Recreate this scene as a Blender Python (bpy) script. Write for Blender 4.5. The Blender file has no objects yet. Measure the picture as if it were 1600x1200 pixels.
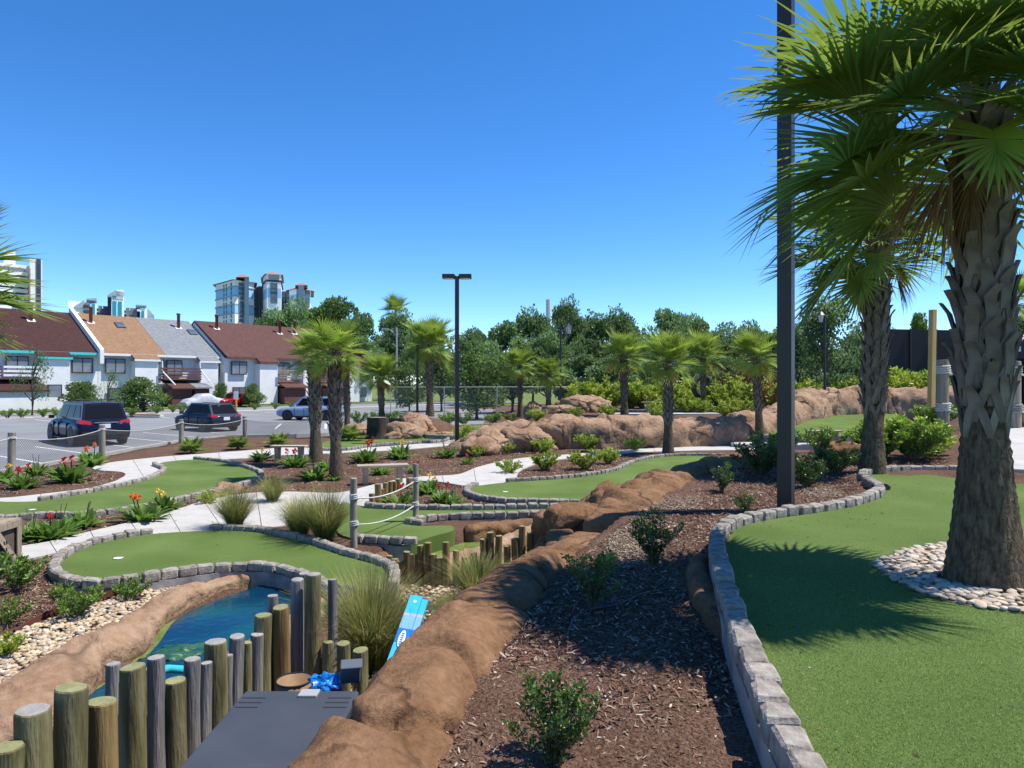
import bpy, bmesh, math, random
import numpy as np
from mathutils import Vector, Matrix, noise as mnoise
random.seed(7); RNG = np.random.default_rng(7)
R = math.radians
scene = bpy.context.scene
COL = scene.collection

# ---------------------------------------------------------------- camera, sky, sun, exposure
CZ, F = 2.5, 1110.0            # eye height above the car park, focal length in px of a 1600 px wide frame
cam_d = bpy.data.cameras.new('camera'); cam = bpy.data.objects.new('camera', cam_d); COL.objects.link(cam)
cam.location = (0, 0, CZ); cam.rotation_euler = (R(90), 0, 0)
cam_d.sensor_width = 36.0; cam_d.lens = 36.0 * F / 1600.0
cam_d.clip_start = 0.05; cam_d.clip_end = 6000
scene.camera = cam
SUN_EL, SUN_AZ = R(62), R(5)   # azimuth measured from +X towards +Y
sdir = Vector((math.cos(SUN_EL)*math.cos(SUN_AZ), math.cos(SUN_EL)*math.sin(SUN_AZ), math.sin(SUN_EL)))
world = bpy.data.worlds.new('World'); scene.world = world; world.use_nodes = True
wn = world.node_tree; bg = wn.nodes['Background']
sky = wn.nodes.new('ShaderNodeTexSky'); sky.sky_type = 'NISHITA'; sky.sun_disc = False
sky.sun_elevation = SUN_EL; sky.sun_rotation = R(90) - SUN_AZ
sky.altitude = 0; sky.air_density = 0.6; sky.dust_density = 0.0; sky.ozone_density = 2.5
hs = wn.nodes.new('ShaderNodeHueSaturation'); hs.inputs['Saturation'].default_value = 1.29; hs.inputs['Hue'].default_value = 0.503
wn.links.new(sky.outputs[0], hs.inputs['Color']); wn.links.new(hs.outputs[0], bg.inputs['Color'])
bg.inputs['Strength'].default_value = 0.15
sun_d = bpy.data.lights.new('sun', 'SUN'); sun = bpy.data.objects.new('sun', sun_d); COL.objects.link(sun)
sun_d.energy = 4.1; sun_d.angle = R(0.53); sun_d.color = (1.0, 0.95, 0.87)
sun.rotation_euler = sdir.to_track_quat('Z', 'Y').to_euler(); sun.location = (0, 0, 60)
scene.view_settings.view_transform = 'Standard'; scene.view_settings.look = 'None'
scene.view_settings.exposure = 0.80; scene.view_settings.gamma = 1.0
scene.render.engine = 'CYCLES'
scene.cycles.max_bounces = 6; scene.cycles.diffuse_bounces = 3; scene.cycles.glossy_bounces = 3
scene.cycles.transmission_bounces = 4; scene.cycles.transparent_max_bounces = 8
scene.cycles.use_denoising = True

# ---------------------------------------------------------------- helpers
def G(u, v, z=0.1):
    d = F * (CZ - z) / (v - 600.0)
    return ((u - 800.0) / F * d, d)
def W(u, v, d):
    return Vector(((u - 800.0) / F * d, d, CZ - (v - 600.0) / F * d))
def sm(a, b, x):
    t = min(1, max(0, (x - a) / (b - a))); return t * t * (3 - 2 * t)
def npsm(a, b, x):
    t = np.clip((x - a) / (b - a), 0, 1); return t * t * (3 - 2 * t)

def tag(o, label=None, cat=None, group=None, kind=None):
    if label: o['label'] = label
    if cat: o['category'] = cat
    if group: o['group'] = group
    if kind: o['kind'] = kind
    return o
def thing(name, label, cat, loc=(0, 0, 0), rz=0.0, group=None):
    o = bpy.data.objects.new(name, None); COL.objects.link(o)
    o.location = loc; o.rotation_euler = (0, 0, rz); o.empty_display_size = 0.2
    return tag(o, label, cat, group)
def link(name, me, parent=None, loc=(0, 0, 0), rot=(0, 0, 0), scale=(1, 1, 1)):
    """local placement under parent"""
    o = bpy.data.objects.new(name, me); COL.objects.link(o)
    o.location = loc; o.rotation_euler = rot; o.scale = scale
    if parent: o.parent = parent
    return o
def base_of(p):
    v = Vector((0, 0, 0))
    while p: v = v + p.location; p = p.parent
    return v
def linkw(name, me, parent=None, loc=(0, 0, 0), rot=(0, 0, 0), scale=(1, 1, 1)):
    """world placement under an unrotated parent"""
    return link(name, me, parent, Vector(loc) - base_of(parent), rot, scale)
def copy_tree(o, parent=None):
    c = o.copy(); COL.objects.link(c); c.parent = parent
    for ch in list(o.children): copy_tree(ch, c)
    return c

class MB:
    def __init__(s): s.v = []; s.f = []; s.mi = []; s.c = []
    def add(s, vs, fs, mi=0, col=None):
        o = len(s.v); s.v += [tuple(p) for p in vs]; s.f += [tuple(i + o for i in f) for f in fs]
        s.mi += [mi] * len(fs)
        if col is not None: s.c += [col] * len(vs)
        return s
    def box(s, c, size, rz=0, mi=0, rx=0, ry=0, taper=1.0):
        hx, hy, hz = size[0] / 2, size[1] / 2, size[2] / 2
        M = Matrix.Rotation(rz, 3, 'Z') @ Matrix.Rotation(ry, 3, 'Y') @ Matrix.Rotation(rx, 3, 'X')
        vs = []
        for z in (-hz, hz):
            k = taper if z > 0 else 1
            for x, y in ((-hx, -hy), (hx, -hy), (hx, hy), (-hx, hy)):
                vs.append(M @ Vector((x * k, y * k, z)) + Vector(c))
        return s.add(vs, [(0, 3, 2, 1), (4, 5, 6, 7), (0, 1, 5, 4), (1, 2, 6, 5), (2, 3, 7, 6), (3, 0, 4, 7)], mi)
    def tube(s, pts, rad, n=8, mi=0, cap=True):
        pts = [Vector(p) for p in pts]
        if not isinstance(rad, (list, tuple)): rad = [rad] * len(pts)
        rings = []
        up = Vector((0, 0, 1))
        for i, p in enumerate(pts):
            t = (pts[min(i + 1, len(pts) - 1)] - pts[max(i - 1, 0)]).normalized()
            a = t.cross(up)
            if a.length < 0.05: a = t.cross(Vector((1, 0, 0)))
            a.normalize(); b = t.cross(a)
            rings.append([p + (a * math.cos(2 * math.pi * k / n) + b * math.sin(2 * math.pi * k / n)) * rad[i] for k in range(n)])
        vs = [v for r in rings for v in r]; fs = []
        for i in range(len(pts) - 1):
            for k in range(n):
                fs.append((i * n + k, (i + 1) * n + k, (i + 1) * n + (k + 1) % n, i * n + (k + 1) % n))
        if cap:
            fs.append(tuple(range(n))); fs.append(tuple(reversed(range((len(pts) - 1) * n, len(pts) * n))))
        return s.add(vs, fs, mi)
    def lathe(s, prof, n=16, c=(0, 0, 0), mi=0):
        vs = []; fs = []
        for r, z in prof:
            for k in range(n):
                a = 2 * math.pi * k / n; vs.append((c[0] + r * math.cos(a), c[1] + r * math.sin(a), c[2] + z))
        for i in range(len(prof) - 1):
            for k in range(n): fs.append((i * n + k, i * n + (k + 1) % n, (i + 1) * n + (k + 1) % n, (i + 1) * n + k))
        fs.append(tuple(range((len(prof) - 1) * n, len(prof) * n))); fs.append(tuple(reversed(range(n))))
        return s.add(vs, fs, mi)
    def quad(s, a, b, c, d, mi=0): return s.add([a, b, c, d], [(0, 1, 2, 3)], mi)
    def mesh(s, name, mats, smooth=False):
        me = bpy.data.meshes.new(name); me.from_pydata(s.v, [], s.f)
        if not isinstance(mats, (list, tuple)): mats = [mats]
        for m in mats: me.materials.append(m)
        if len(mats) > 1: me.polygons.foreach_set('material_index', s.mi)
        if smooth: me.polygons.foreach_set('use_smooth', [True] * len(me.polygons))
        if s.c and len(s.c) == len(s.v):
            a = me.color_attributes.new('Col', 'FLOAT_COLOR', 'POINT')
            a.data.foreach_set('color', np.array([(c[0], c[1], c[2], 1) for c in s.c], np.float32).ravel())
        me.update(); return me
def npmesh(name, V, Fq, mat, col=None, smooth=False, mats=None, mi=None):
    """V (n,3), Fq (m,k) fixed-size faces"""
    me = bpy.data.meshes.new(name)
    V = np.asarray(V, np.float32); Fq = np.asarray(Fq, np.int32); m, k = Fq.shape
    me.vertices.add(len(V)); me.vertices.foreach_set('co', V.ravel())
    me.loops.add(m * k); me.loops.foreach_set('vertex_index', Fq.ravel())
    me.polygons.add(m); me.polygons.foreach_set('loop_start', np.arange(0, m * k, k, dtype=np.int32))
    try: me.polygons.foreach_set('loop_total', np.full(m, k, np.int32))
    except Exception: pass
    for x in (mats or [mat]): me.materials.append(x)
    if mi is not None: me.polygons.foreach_set('material_index', np.asarray(mi, np.int32))
    if smooth: me.polygons.foreach_set('use_smooth', np.ones(m, bool))
    if col is not None:
        a = me.color_attributes.new('Col', 'FLOAT_COLOR', 'POINT')
        c = np.ones((len(V), 4), np.float32); c[:, :3] = col; a.data.foreach_set('color', c.ravel())
    me.update(calc_edges=True); me.validate(); return me

def catmull(P, closed=True, step=0.08):
    P = [Vector((p[0], p[1])) for p in P]; n = len(P); out = []
    rng = n if closed else n - 1
    for i in range(rng):
        if closed: p0, p1, p2, p3 = P[(i - 1) % n], P[i], P[(i + 1) % n], P[(i + 2) % n]
        else: p0, p1, p2, p3 = P[max(i - 1, 0)], P[i], P[i + 1], P[min(i + 2, n - 1)]
        k = max(2, int((p2 - p1).length / step))
        # centripetal-ish tension to avoid overshoot
        for j in range(k):
            t = j / k
            a = (p2 - p0) * 0.42; b = (p3 - p1) * 0.42
            L = (p2 - p1).length
            if a.length > L * 1.2: a = a.normalized() * L * 1.2
            if b.length > L * 1.2: b = b.normalized() * L * 1.2
            h1 = 2 * t**3 - 3 * t**2 + 1; h2 = -2 * t**3 + 3 * t**2; h3 = t**3 - 2 * t**2 + t; h4 = t**3 - t**2
            out.append(p1 * h1 + p2 * h2 + a * h3 + b * h4)
    if not closed: out.append(P[-1])
    return out
def area(P): return 0.5 * sum(P[i][0] * P[(i + 1) % len(P)][1] - P[(i + 1) % len(P)][0] * P[i][1] for i in range(len(P)))
def ccw(P): return list(P) if area(P) > 0 else list(reversed(P))
def offset(P, d):
    """P ccw; d>0 grows"""
    n = len(P); out = []
    for i in range(n):
        t = (P[(i + 1) % n] - P[(i - 1) % n]).normalized()
        out.append(P[i] + Vector((t.y, -t.x)) * d)
    return out
def resample(P, step, closed=False):
    Q = list(P) + ([P[0]] if closed else []); out = []; acc = 0.0; want = 0.0; 
    for i in range(len(Q) - 1):
        a, b = Q[i], Q[i + 1]; L = (b - a).length
        while want <= acc + L and L > 1e-9:
            t = (want - acc) / L; out.append((a.lerp(b, t), (b - a).normalized())); want += step
        acc += L
    return out
def prism_mesh(name, P, zt, zb, mat, zf=None):
    P = ccw(P); n = len(P); zz = (lambda p: zf(p.x, p.y)) if zf else (lambda p: zt)
    vs = [(p.x, p.y, zz(p)) for p in P] + [(p.x, p.y, zb) for p in P]
    fs = [tuple(range(n))] + [(i, i + n, (i + 1) % n + n, (i + 1) % n) for i in range(n)]
    return MB().add(vs, fs).mesh(name, mat)
def inpoly(P, X, Y):
    X = np.asarray(X, float); Y = np.asarray(Y, float); c = np.zeros(X.shape, bool); n = len(P)
    for i in range(n):
        x1, y1 = P[i][0], P[i][1]; x2, y2 = P[i - 1][0], P[i - 1][1]
        if y1 == y2: continue
        k = ((y1 > Y) != (y2 > Y)) & (X < (x2 - x1) * (Y - y1) / (y2 - y1) + x1); c ^= k
    return c
def polydist(P, X, Y, closed=False):
    X = np.asarray(X, float); Y = np.asarray(Y, float); best = np.full(X.shape, 1e9); n = len(P)
    for i in range(n if closed else n - 1):
        ax, ay = P[i][0], P[i][1]; bx, by = P[(i + 1) % n][0], P[(i + 1) % n][1]
        dx, dy = bx - ax, by - ay; t = np.clip(((X - ax) * dx + (Y - ay) * dy) / (dx * dx + dy * dy + 1e-12), 0, 1)
        best = np.minimum(best, np.hypot(X - ax - t * dx, Y - ay - t * dy))
    return best

# ---------------------------------------------------------------- materials
def mat(name, cols, rough=0.8, scale=5.0, detail=4.0, bump=0.0, bscale=None, bdist=0.02, spec=0.3, metallic=0.0, coords='Object',
        ramp=(0.3, 0.7), attr=None, rand=0.0, transl=0.0, ior=None, scale2=None, mix2=0.35, alpha=None, emit=None, stretch=None, coat=0.0, bdetail=5.0):
    """cols: list of 1..n colours spread over a noise ramp; attr: multiply by vertex colour; rand: per-object value jitter"""
    m = bpy.data.materials.new(name); m.use_nodes = True; nt = m.node_tree; N = nt.nodes; Lk = nt.links
    b = N['Principled BSDF']; b.inputs['Roughness'].default_value = rough; b.inputs['Metallic'].default_value = metallic
    b.inputs['Specular IOR Level'].default_value = spec
    if ior: b.inputs['IOR'].default_value = ior
    if coat: b.inputs['Coat Weight'].default_value = coat; b.inputs['Coat Roughness'].default_value = 0.05
    tc = N.new('ShaderNodeTexCoord'); vec = tc.outputs[coords]
    if stretch:
        mp = N.new('ShaderNodeMapping'); mp.inputs['Scale'].default_value = stretch; Lk.new(vec, mp.inputs['Vector']); vec = mp.outputs[0]
    out = None
    def noise(sc, dt):
        t = N.new('ShaderNodeTexNoise'); t.inputs['Scale'].default_value = sc; t.inputs['Detail'].default_value = dt
        Lk.new(vec, t.inputs['Vector']); return t
    if len(cols) == 1:
        rgb = N.new('ShaderNodeRGB'); rgb.outputs[0].default_value = (*cols[0], 1); out = rgb.outputs[0]
    else:
        t = noise(scale, detail); fac = t.outputs[0]
        if scale2:
            t2 = noise(scale2, 3); mx = N.new('ShaderNodeMix'); mx.data_type = 'FLOAT'; mx.inputs[0].default_value = mix2
            Lk.new(fac, mx.inputs[2]); Lk.new(t2.outputs[0], mx.inputs[3]); fac = mx.outputs[0]
        r = N.new('ShaderNodeValToRGB'); el = r.color_ramp.elements
        n = len(cols)
        for i, c in enumerate(cols):
            p = ramp[0] + (ramp[1] - ramp[0]) * i / (n - 1)
            e = el[i] if i < 2 else el.new(p)
            e.position = p; e.color = (*c, 1)
        Lk.new(fac, r.inputs[0]); out = r.outputs[0]
    if attr:
        a = N.new('ShaderNodeVertexColor'); a.layer_name = attr
        mx = N.new('ShaderNodeMix'); mx.data_type = 'RGBA'; mx.blend_type = 'MULTIPLY'; mx.inputs[0].default_value = 1
        Lk.new(out, mx.inputs[6]); Lk.new(a.outputs[0], mx.inputs[7]); out = mx.outputs[2]
    if rand:
        oi = N.new('ShaderNodeObjectInfo'); mr = N.new('ShaderNodeMapRange')
        mr.inputs[3].default_value = 1 - rand; mr.inputs[4].default_value = 1 + rand
        Lk.new(oi.outputs['Random'], mr.inputs[0]); h = N.new('ShaderNodeHueSaturation')
        Lk.new(mr.outputs[0], h.inputs['Value']); Lk.new(out, h.inputs['Color']); out = h.outputs[0]
    Lk.new(out, b.inputs['Base Color'])
    if bump:
        t = noise(bscale or scale * 3, bdetail); bp = N.new('ShaderNodeBump'); bp.inputs['Strength'].default_value = bump
        bp.inputs['Distance'].default_value = bdist; Lk.new(t.outputs[0], bp.inputs['Height']); Lk.new(bp.outputs[0], b.inputs['Normal'])
    if transl:
        tr = N.new('ShaderNodeBsdfTranslucent'); Lk.new(out, tr.inputs['Color']); ms = N.new('ShaderNodeMixShader')
        ms.inputs[0].default_value = transl; Lk.new(b.outputs[0], ms.inputs[1]); Lk.new(tr.outputs[0], ms.inputs[2])
        Lk.new(ms.outputs[0], N['Material Output'].inputs[0])
    if emit:
        b.inputs['Emission Color'].default_value = (*emit, 1); b.inputs['Emission Strength'].default_value = 1
    return m

M = {}
M['mulch'] = mat('mulch', [(.045, .023, .014), (.12, .066, .042), (.20, .12, .082), (.30, .205, .15)], .95, 45, 8, 1.0, 60, .05, .1, ramp=(.28, .75), scale2=1.2, mix2=.3)
M['turf'] = mat('turf', [(.070, .110, .026), (.108, .160, .040), (.150, .205, .062)], .9, 230, 3, .7, 320, .012, .08, ramp=(.33, .67), scale2=.8, mix2=.45)
M['turf_side'] = M['turf']
M['concrete'] = mat('concrete', [(.36, .34, .31), (.43, .41, .375), (.49, .465, .43)], .9, 3, 8, .25, 90, .01, .2, scale2=60, mix2=.4)
M['curb'] = mat('curb_concrete', [(.17, .165, .155), (.26, .25, .24), (.36, .345, .33)], .92, 5, 8, .4, 60, .015, .2)
M['stone'] = mat('edging_stone', [(.17, .15, .125), (.27, .24, .205), (.37, .335, .29)], .95, 14, 8, .6, 45, .02, .15, rand=.22)
M['rock'] = mat('brown_rock', [(.10, .050, .026), (.155, .082, .044), (.205, .115, .064), (.25, .15, .09)], .92, 2.2, 10, .7, 16, .05, .15, ramp=(.25, .75), scale2=22, mix2=.3, bdetail=9)
M['rock_lt'] = mat('tan_rock', [(.14, .075, .045), (.23, .13, .08), (.31, .195, .125), (.37, .25, .175)], .92, 1.1, 10, .9, 9, .08, .15, ramp=(.25, .75), scale2=12, mix2=.3, bdetail=9)
M['asphalt'] = mat('asphalt', [(.17, .172, .178), (.205, .207, .212), (.245, .246, .25)], .9, .35, 6, .3, 80, .01, .25, scale2=90, mix2=.3)
M['road'] = mat('road_asphalt', [(.20, .20, .195), (.25, .245, .24)], .92, .3, 5, .2, 60, .01, .2)
M['lawn'] = mat('lawn', [(.09, .13, .03), (.15, .19, .05), (.20, .21, .075)], .95, .9, 8, .8, 12, .08, .1)
M['white_line'] = mat('white_paint', [(.52, .52, .50), (.72, .72, .70)], .8, 4, 8, .1, 50)
M['sand'] = mat('sandy_soil', [(.22, .16, .10), (.36, .28, .19), (.45, .37, .27)], .95, 8, 8, .6, 50, .02, .1)
M['pebble_bed'] = mat('pebble_base', [(.16, .11, .07), (.33, .25, .16), (.45, .36, .25)], .9, 30, 6, 1.0, 35, .04, .2)
M['pebble'] = mat('pebble', [(.80, .78, .76), (1, 1, 1)], .7, 30, 4, .15, 60, .005, .35, attr='Col')
M['pebble_o'] = mat('river_pebble', [(.30, .22, .14), (.42, .34, .25), (.50, .44, .36)], .65, 8, 4, .15, 40, .005, .35, rand=.28)
M['chip'] = mat('mulch_chip', [(1, 1, 1)], .9, attr='Col', spec=.15)
M['log_new'] = mat('treated_log', [(.10, .065, .022), (.19, .125, .045), (.27, .185, .075)], .85, 3, 8, .5, 14, .02, .2, stretch=(6, 6, .5), rand=.15)
M['log_green'] = mat('green_stained_log', [(.075, .065, .028), (.13, .115, .05), (.19, .17, .085), (.24, .20, .11)], .88, 3, 8, .6, 14, .02, .2, stretch=(5, 5, .6), rand=.15)
M['log_grey'] = mat('weathered_log', [(.10, .095, .09), (.20, .19, .18), (.29, .28, .265)], .9, 3, 8, .7, 14, .02, .2, stretch=(7, 7, .5), rand=.15)
M['end_pale'] = mat('log_end_pale', [(.20, .19, .175), (.33, .315, .29)], .9, 12, 6, .5, 40)
M['end_green'] = mat('log_end_green', [(.17, .17, .075), (.27, .26, .13)], .9, 12, 6, .5, 40)
M['post_wood'] = mat('post_wood', [(.17, .145, .11), (.27, .235, .185), (.34, .30, .24)], .9, 3, 8, .5, 14, .02, .2, stretch=(6, 6, .5), rand=.1)
M['rope'] = mat('rope', [(.42, .41, .37), (.58, .56, .52)], .9, 40, 3, .6, 90, .01)
M['net'] = mat('net_cord', [(.10, .10, .095)], .9)
M['bark'] = mat('palm_bark', [(.06, .045, .03), (.15, .115, .075), (.24, .19, .13)], .95, 4, 9, 1.0, 9, .06, .1, stretch=(9, 9, 2.2), ramp=(.3, .7))
M['boot'] = mat('palm_boot', [(.10, .078, .06), (.175, .145, .115), (.24, .205, .165)], .9, 5, 8, .4, 25, .02, .15, rand=.2)
M['boot_in'] = mat('palm_boot_fibre', [(.06, .035, .02), (.13, .075, .04)], .95, 12, 6, .8, 40, .03)
M['black_pole'] = mat('bronze_pole', [(.016, .013, .012), (.022, .018, .016)], .45, 3, spec=.5)
M['grey_metal'] = mat('grey_metal', [(.38, .38, .38)], .4, metallic=.6)
M['bench_wood'] = mat('bench_wood', [(.30, .24, .17), (.42, .35, .27)], .88, 3, 6, .3, 20, stretch=(1, 8, 8), rand=.1)
M['crate_wood'] = mat('crate_wood', [(.17, .125, .085), (.28, .22, .155), (.36, .30, .22)], .9, 3, 8, .5, 20, .01, stretch=(6, 6, 1), rand=.2)
M['black'] = mat('black_plastic', [(.012, .012, .013)], .6)
M['dark_in'] = mat('dark_inside', [(.02, .017, .015)], .95)
M['white'] = mat('white_plastic', [(.75, .75, .73)], .5)
M['stem'] = mat('stem', [(.10, .075, .045), (.16, .125, .08)], .9, 20)
def leafmat(name, cols, transl=.3, rough=.45, rand=.22, attr=None, spec=.35, scale=2.0):
    return mat(name, cols, rough, scale, 3, spec=spec, transl=transl, rand=rand, attr=attr)
M['frond'] = leafmat('palm_frond', [(.12, .19, .036), (.185, .265, .05)], .52, .52, .30, 'Col', .35)
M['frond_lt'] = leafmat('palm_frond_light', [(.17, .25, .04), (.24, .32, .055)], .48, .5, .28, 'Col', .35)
M['frond_yellow'] = leafmat('palm_frond_yellow', [(.42, .30, .07), (.52, .40, .12)], .4, .7, .25, 'Col', .1)
M['frond_dead'] = leafmat('palm_frond_dead', [(.20, .12, .055), (.28, .19, .09)], .25, .8, .25, 'Col', .1)
M['petiole'] = mat('petiole', [(.14, .17, .05), (.20, .21, .07)], .5, 5, rand=.2)
M['leaf_dark'] = leafmat('leaf_dark', [(.035, .075, .016), (.06, .115, .025), (.09, .16, .03)], .25, .35, .15, 'Col', .5, 8)
M['leaf_lime'] = leafmat('leaf_lime', [(.21, .31, .035), (.30, .40, .055), (.38, .43, .07)], .38, .42, .15, 'Col', .4, 4)
M['leaf_mid'] = leafmat('leaf_mid', [(.085, .16, .028), (.13, .23, .04), (.18, .29, .05)], .35, .42, .15, 'Col', .4, 4)
M['leaf_tree'] = leafmat('leaf_tree', [(.115, .19, .070), (.16, .25, .09), (.21, .315, .115)], .45, .5, .16, 'Col', .3, .6)
M['leaf_tree2'] = leafmat('leaf_tree_light', [(.09, .155, .04), (.13, .205, .05), (.17, .25, .07)], .45, .5, .16, 'Col', .3, .6)
M['grass_blade'] = leafmat('grass_blade', [(.17, .22, .06), (.27, .30, .10), (.36, .36, .16)], .4, .6, .15, 'Col', .2, 3)
M['canna_leaf'] = leafmat('canna_leaf', [(.10, .20, .035), (.16, .28, .05)], .42, .55, .2, 'Col', .4, 5)
M['fl_red'] = leafmat('flower_red', [(.62, .03, .03), (.75, .07, .05)], .3, .6, .1)
M['fl_orange'] = leafmat('flower_orange', [(.78, .17, .03), (.85, .26, .07)], .3, .6, .1)
M['fl_yellow'] = leafmat('flower_yellow', [(.80, .55, .08), (.85, .62, .2)], .3, .6, .1)
M['red_leaf'] = leafmat('red_leaf', [(.16, .02, .02), (.25, .035, .03)], .3, .5, .1, 'Col')
M['trunk'] = mat('tree_trunk', [(.07, .055, .04), (.14, .115, .09)], .95, 6, 6, .8, 20, .04)

def rockmat(name, cols, sc, crack=1.0, bs=14):
    m = mat(name, cols, .93, sc * 1.6, 10, 0, spec=.12, ramp=(.28, .72), scale2=sc * 14, mix2=.38); nt = m.node_tree; N = nt.nodes; Lk = nt.links; b = N['Principled BSDF']
    tc = N.new('ShaderNodeTexCoord'); nz = N.new('ShaderNodeTexNoise'); nz.inputs['Scale'].default_value = sc * 1.5; nz.inputs['Detail'].default_value = 6; Lk.new(tc.outputs['Object'], nz.inputs['Vector'])
    mx = N.new('ShaderNodeMix'); mx.data_type = 'VECTOR'; mx.inputs[0].default_value = .35; Lk.new(tc.outputs['Object'], mx.inputs[4]); Lk.new(nz.outputs['Color'], mx.inputs[5])
    vo = N.new('ShaderNodeTexVoronoi'); vo.feature = 'DISTANCE_TO_EDGE'; vo.inputs['Scale'].default_value = sc * .9; Lk.new(mx.outputs[1], vo.inputs['Vector'])
    # cracks fade in and out so that they stay broken lines
    n2 = N.new('ShaderNodeTexNoise'); n2.inputs['Scale'].default_value = sc * .7; n2.inputs['Detail'].default_value = 2; Lk.new(tc.outputs['Object'], n2.inputs['Vector'])
    r2 = N.new('ShaderNodeMapRange'); r2.inputs[1].default_value = .42; r2.inputs[2].default_value = .60; Lk.new(n2.outputs[0], r2.inputs[0])
    r1 = N.new('ShaderNodeMapRange'); r1.inputs[1].default_value = .0; r1.inputs[2].default_value = .035; r1.inputs[3].default_value = 1; r1.inputs[4].default_value = 0; Lk.new(vo.outputs[0], r1.inputs[0])
    mu = N.new('ShaderNodeMath'); mu.operation = 'MULTIPLY'; Lk.new(r1.outputs[0], mu.inputs[0]); Lk.new(r2.outputs[0], mu.inputs[1])
    src = b.inputs['Base Color'].links[0].from_socket; cm = N.new('ShaderNodeMix'); cm.data_type = 'RGBA'; Lk.new(src, cm.inputs[6]); cm.inputs[7].default_value = (*[x * .25 for x in cols[0]], 1)
    k = N.new('ShaderNodeMath'); k.operation = 'MULTIPLY'; k.inputs[1].default_value = .8 * crack; Lk.new(mu.outputs[0], k.inputs[0]); Lk.new(k.outputs[0], cm.inputs[0]); Lk.new(cm.outputs[2], b.inputs['Base Color'])
    hn = N.new('ShaderNodeTexNoise'); hn.inputs['Scale'].default_value = bs; hn.inputs['Detail'].default_value = 10; hn.inputs['Roughness'].default_value = .62; Lk.new(tc.outputs['Object'], hn.inputs['Vector'])
    sb = N.new('ShaderNodeMath'); sb.operation = 'SUBTRACT'; Lk.new(hn.outputs[0], sb.inputs[0]); Lk.new(k.outputs[0], sb.inputs[1])
    bp = N.new('ShaderNodeBump'); bp.inputs['Strength'].default_value = .9; bp.inputs['Distance'].default_value = .55 / bs; Lk.new(sb.outputs[0], bp.inputs['Height']); Lk.new(bp.outputs[0], b.inputs['Normal']); return m
M['rock'] = rockmat('brown_rock', [(.095, .048, .024), (.165, .088, .044), (.225, .125, .066), (.28, .17, .10)], 1.7, .8, 18)
M['rock_lt'] = rockmat('tan_rock', [(.155, .09, .055), (.265, .162, .100), (.34, .225, .145), (.40, .285, .195)], .9, 1.0, 8)
# ================================================================= LARGE STRUCTURE: terrain
BERM = [(-.86, .6), (-.80, 1.6), (-.68, 2.8), (-.50, 3.8), (-.26, 4.75), (.0, 5.7), (.42, 6.8), (.98, 8.0), (1.55, 9.2), (2.05, 10.3), (2.95, 11.8), (4.3, 13.2), (5.6, 14.2)]
RIDGE = [(-2.4, 26.4), (-.5, 27.0), (2.3, 27.3), (5.0, 27.6), (8.0, 28.6), (10.4, 30.2), (12.6, 33.2), (15.5, 36.6), (19.5, 38.0), (25, 37.0)]
POND = [G(40, 1195, -.1), G(85, 1140, -.1), G(150, 1078, -.1), G(215, 1037, -.1), G(248, 1005, -.1), G(275, 968, -.1), G(330, 940, -.1), G(400, 917, -.1),
        G(440, 903, -.1), G(475, 905, -.1), G(478, 940, -.1), G(452, 976, -.1), G(415, 995, -.1), G(330, 1052, -.1), G(230, 1120, -.1), G(165, 1200, -.1), (-2.9, 3.9)]
POND = [tuple(p) for p in POND]
STREAM = [(-2.2, 10.3), (-1.4, 11.2), (-.85, 11.9), (-.7, 12.25), (.8, 12.3), (1.2, 11.4), (.7, 9.9), (.2, 9.3), (-.7, 9.4), (-1.7, 9.2)]
PIT = [(-2.3, 2.0), (-2.5, 5.0), (-2.2, 6.2), (-2.0, 8.0), (-1.8, 9.0), (-.5, 9.3), (.5, 9.5), (.3, 8), (-.2, 6.4), (-.9, 4), (-1.2, 2)]
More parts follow.
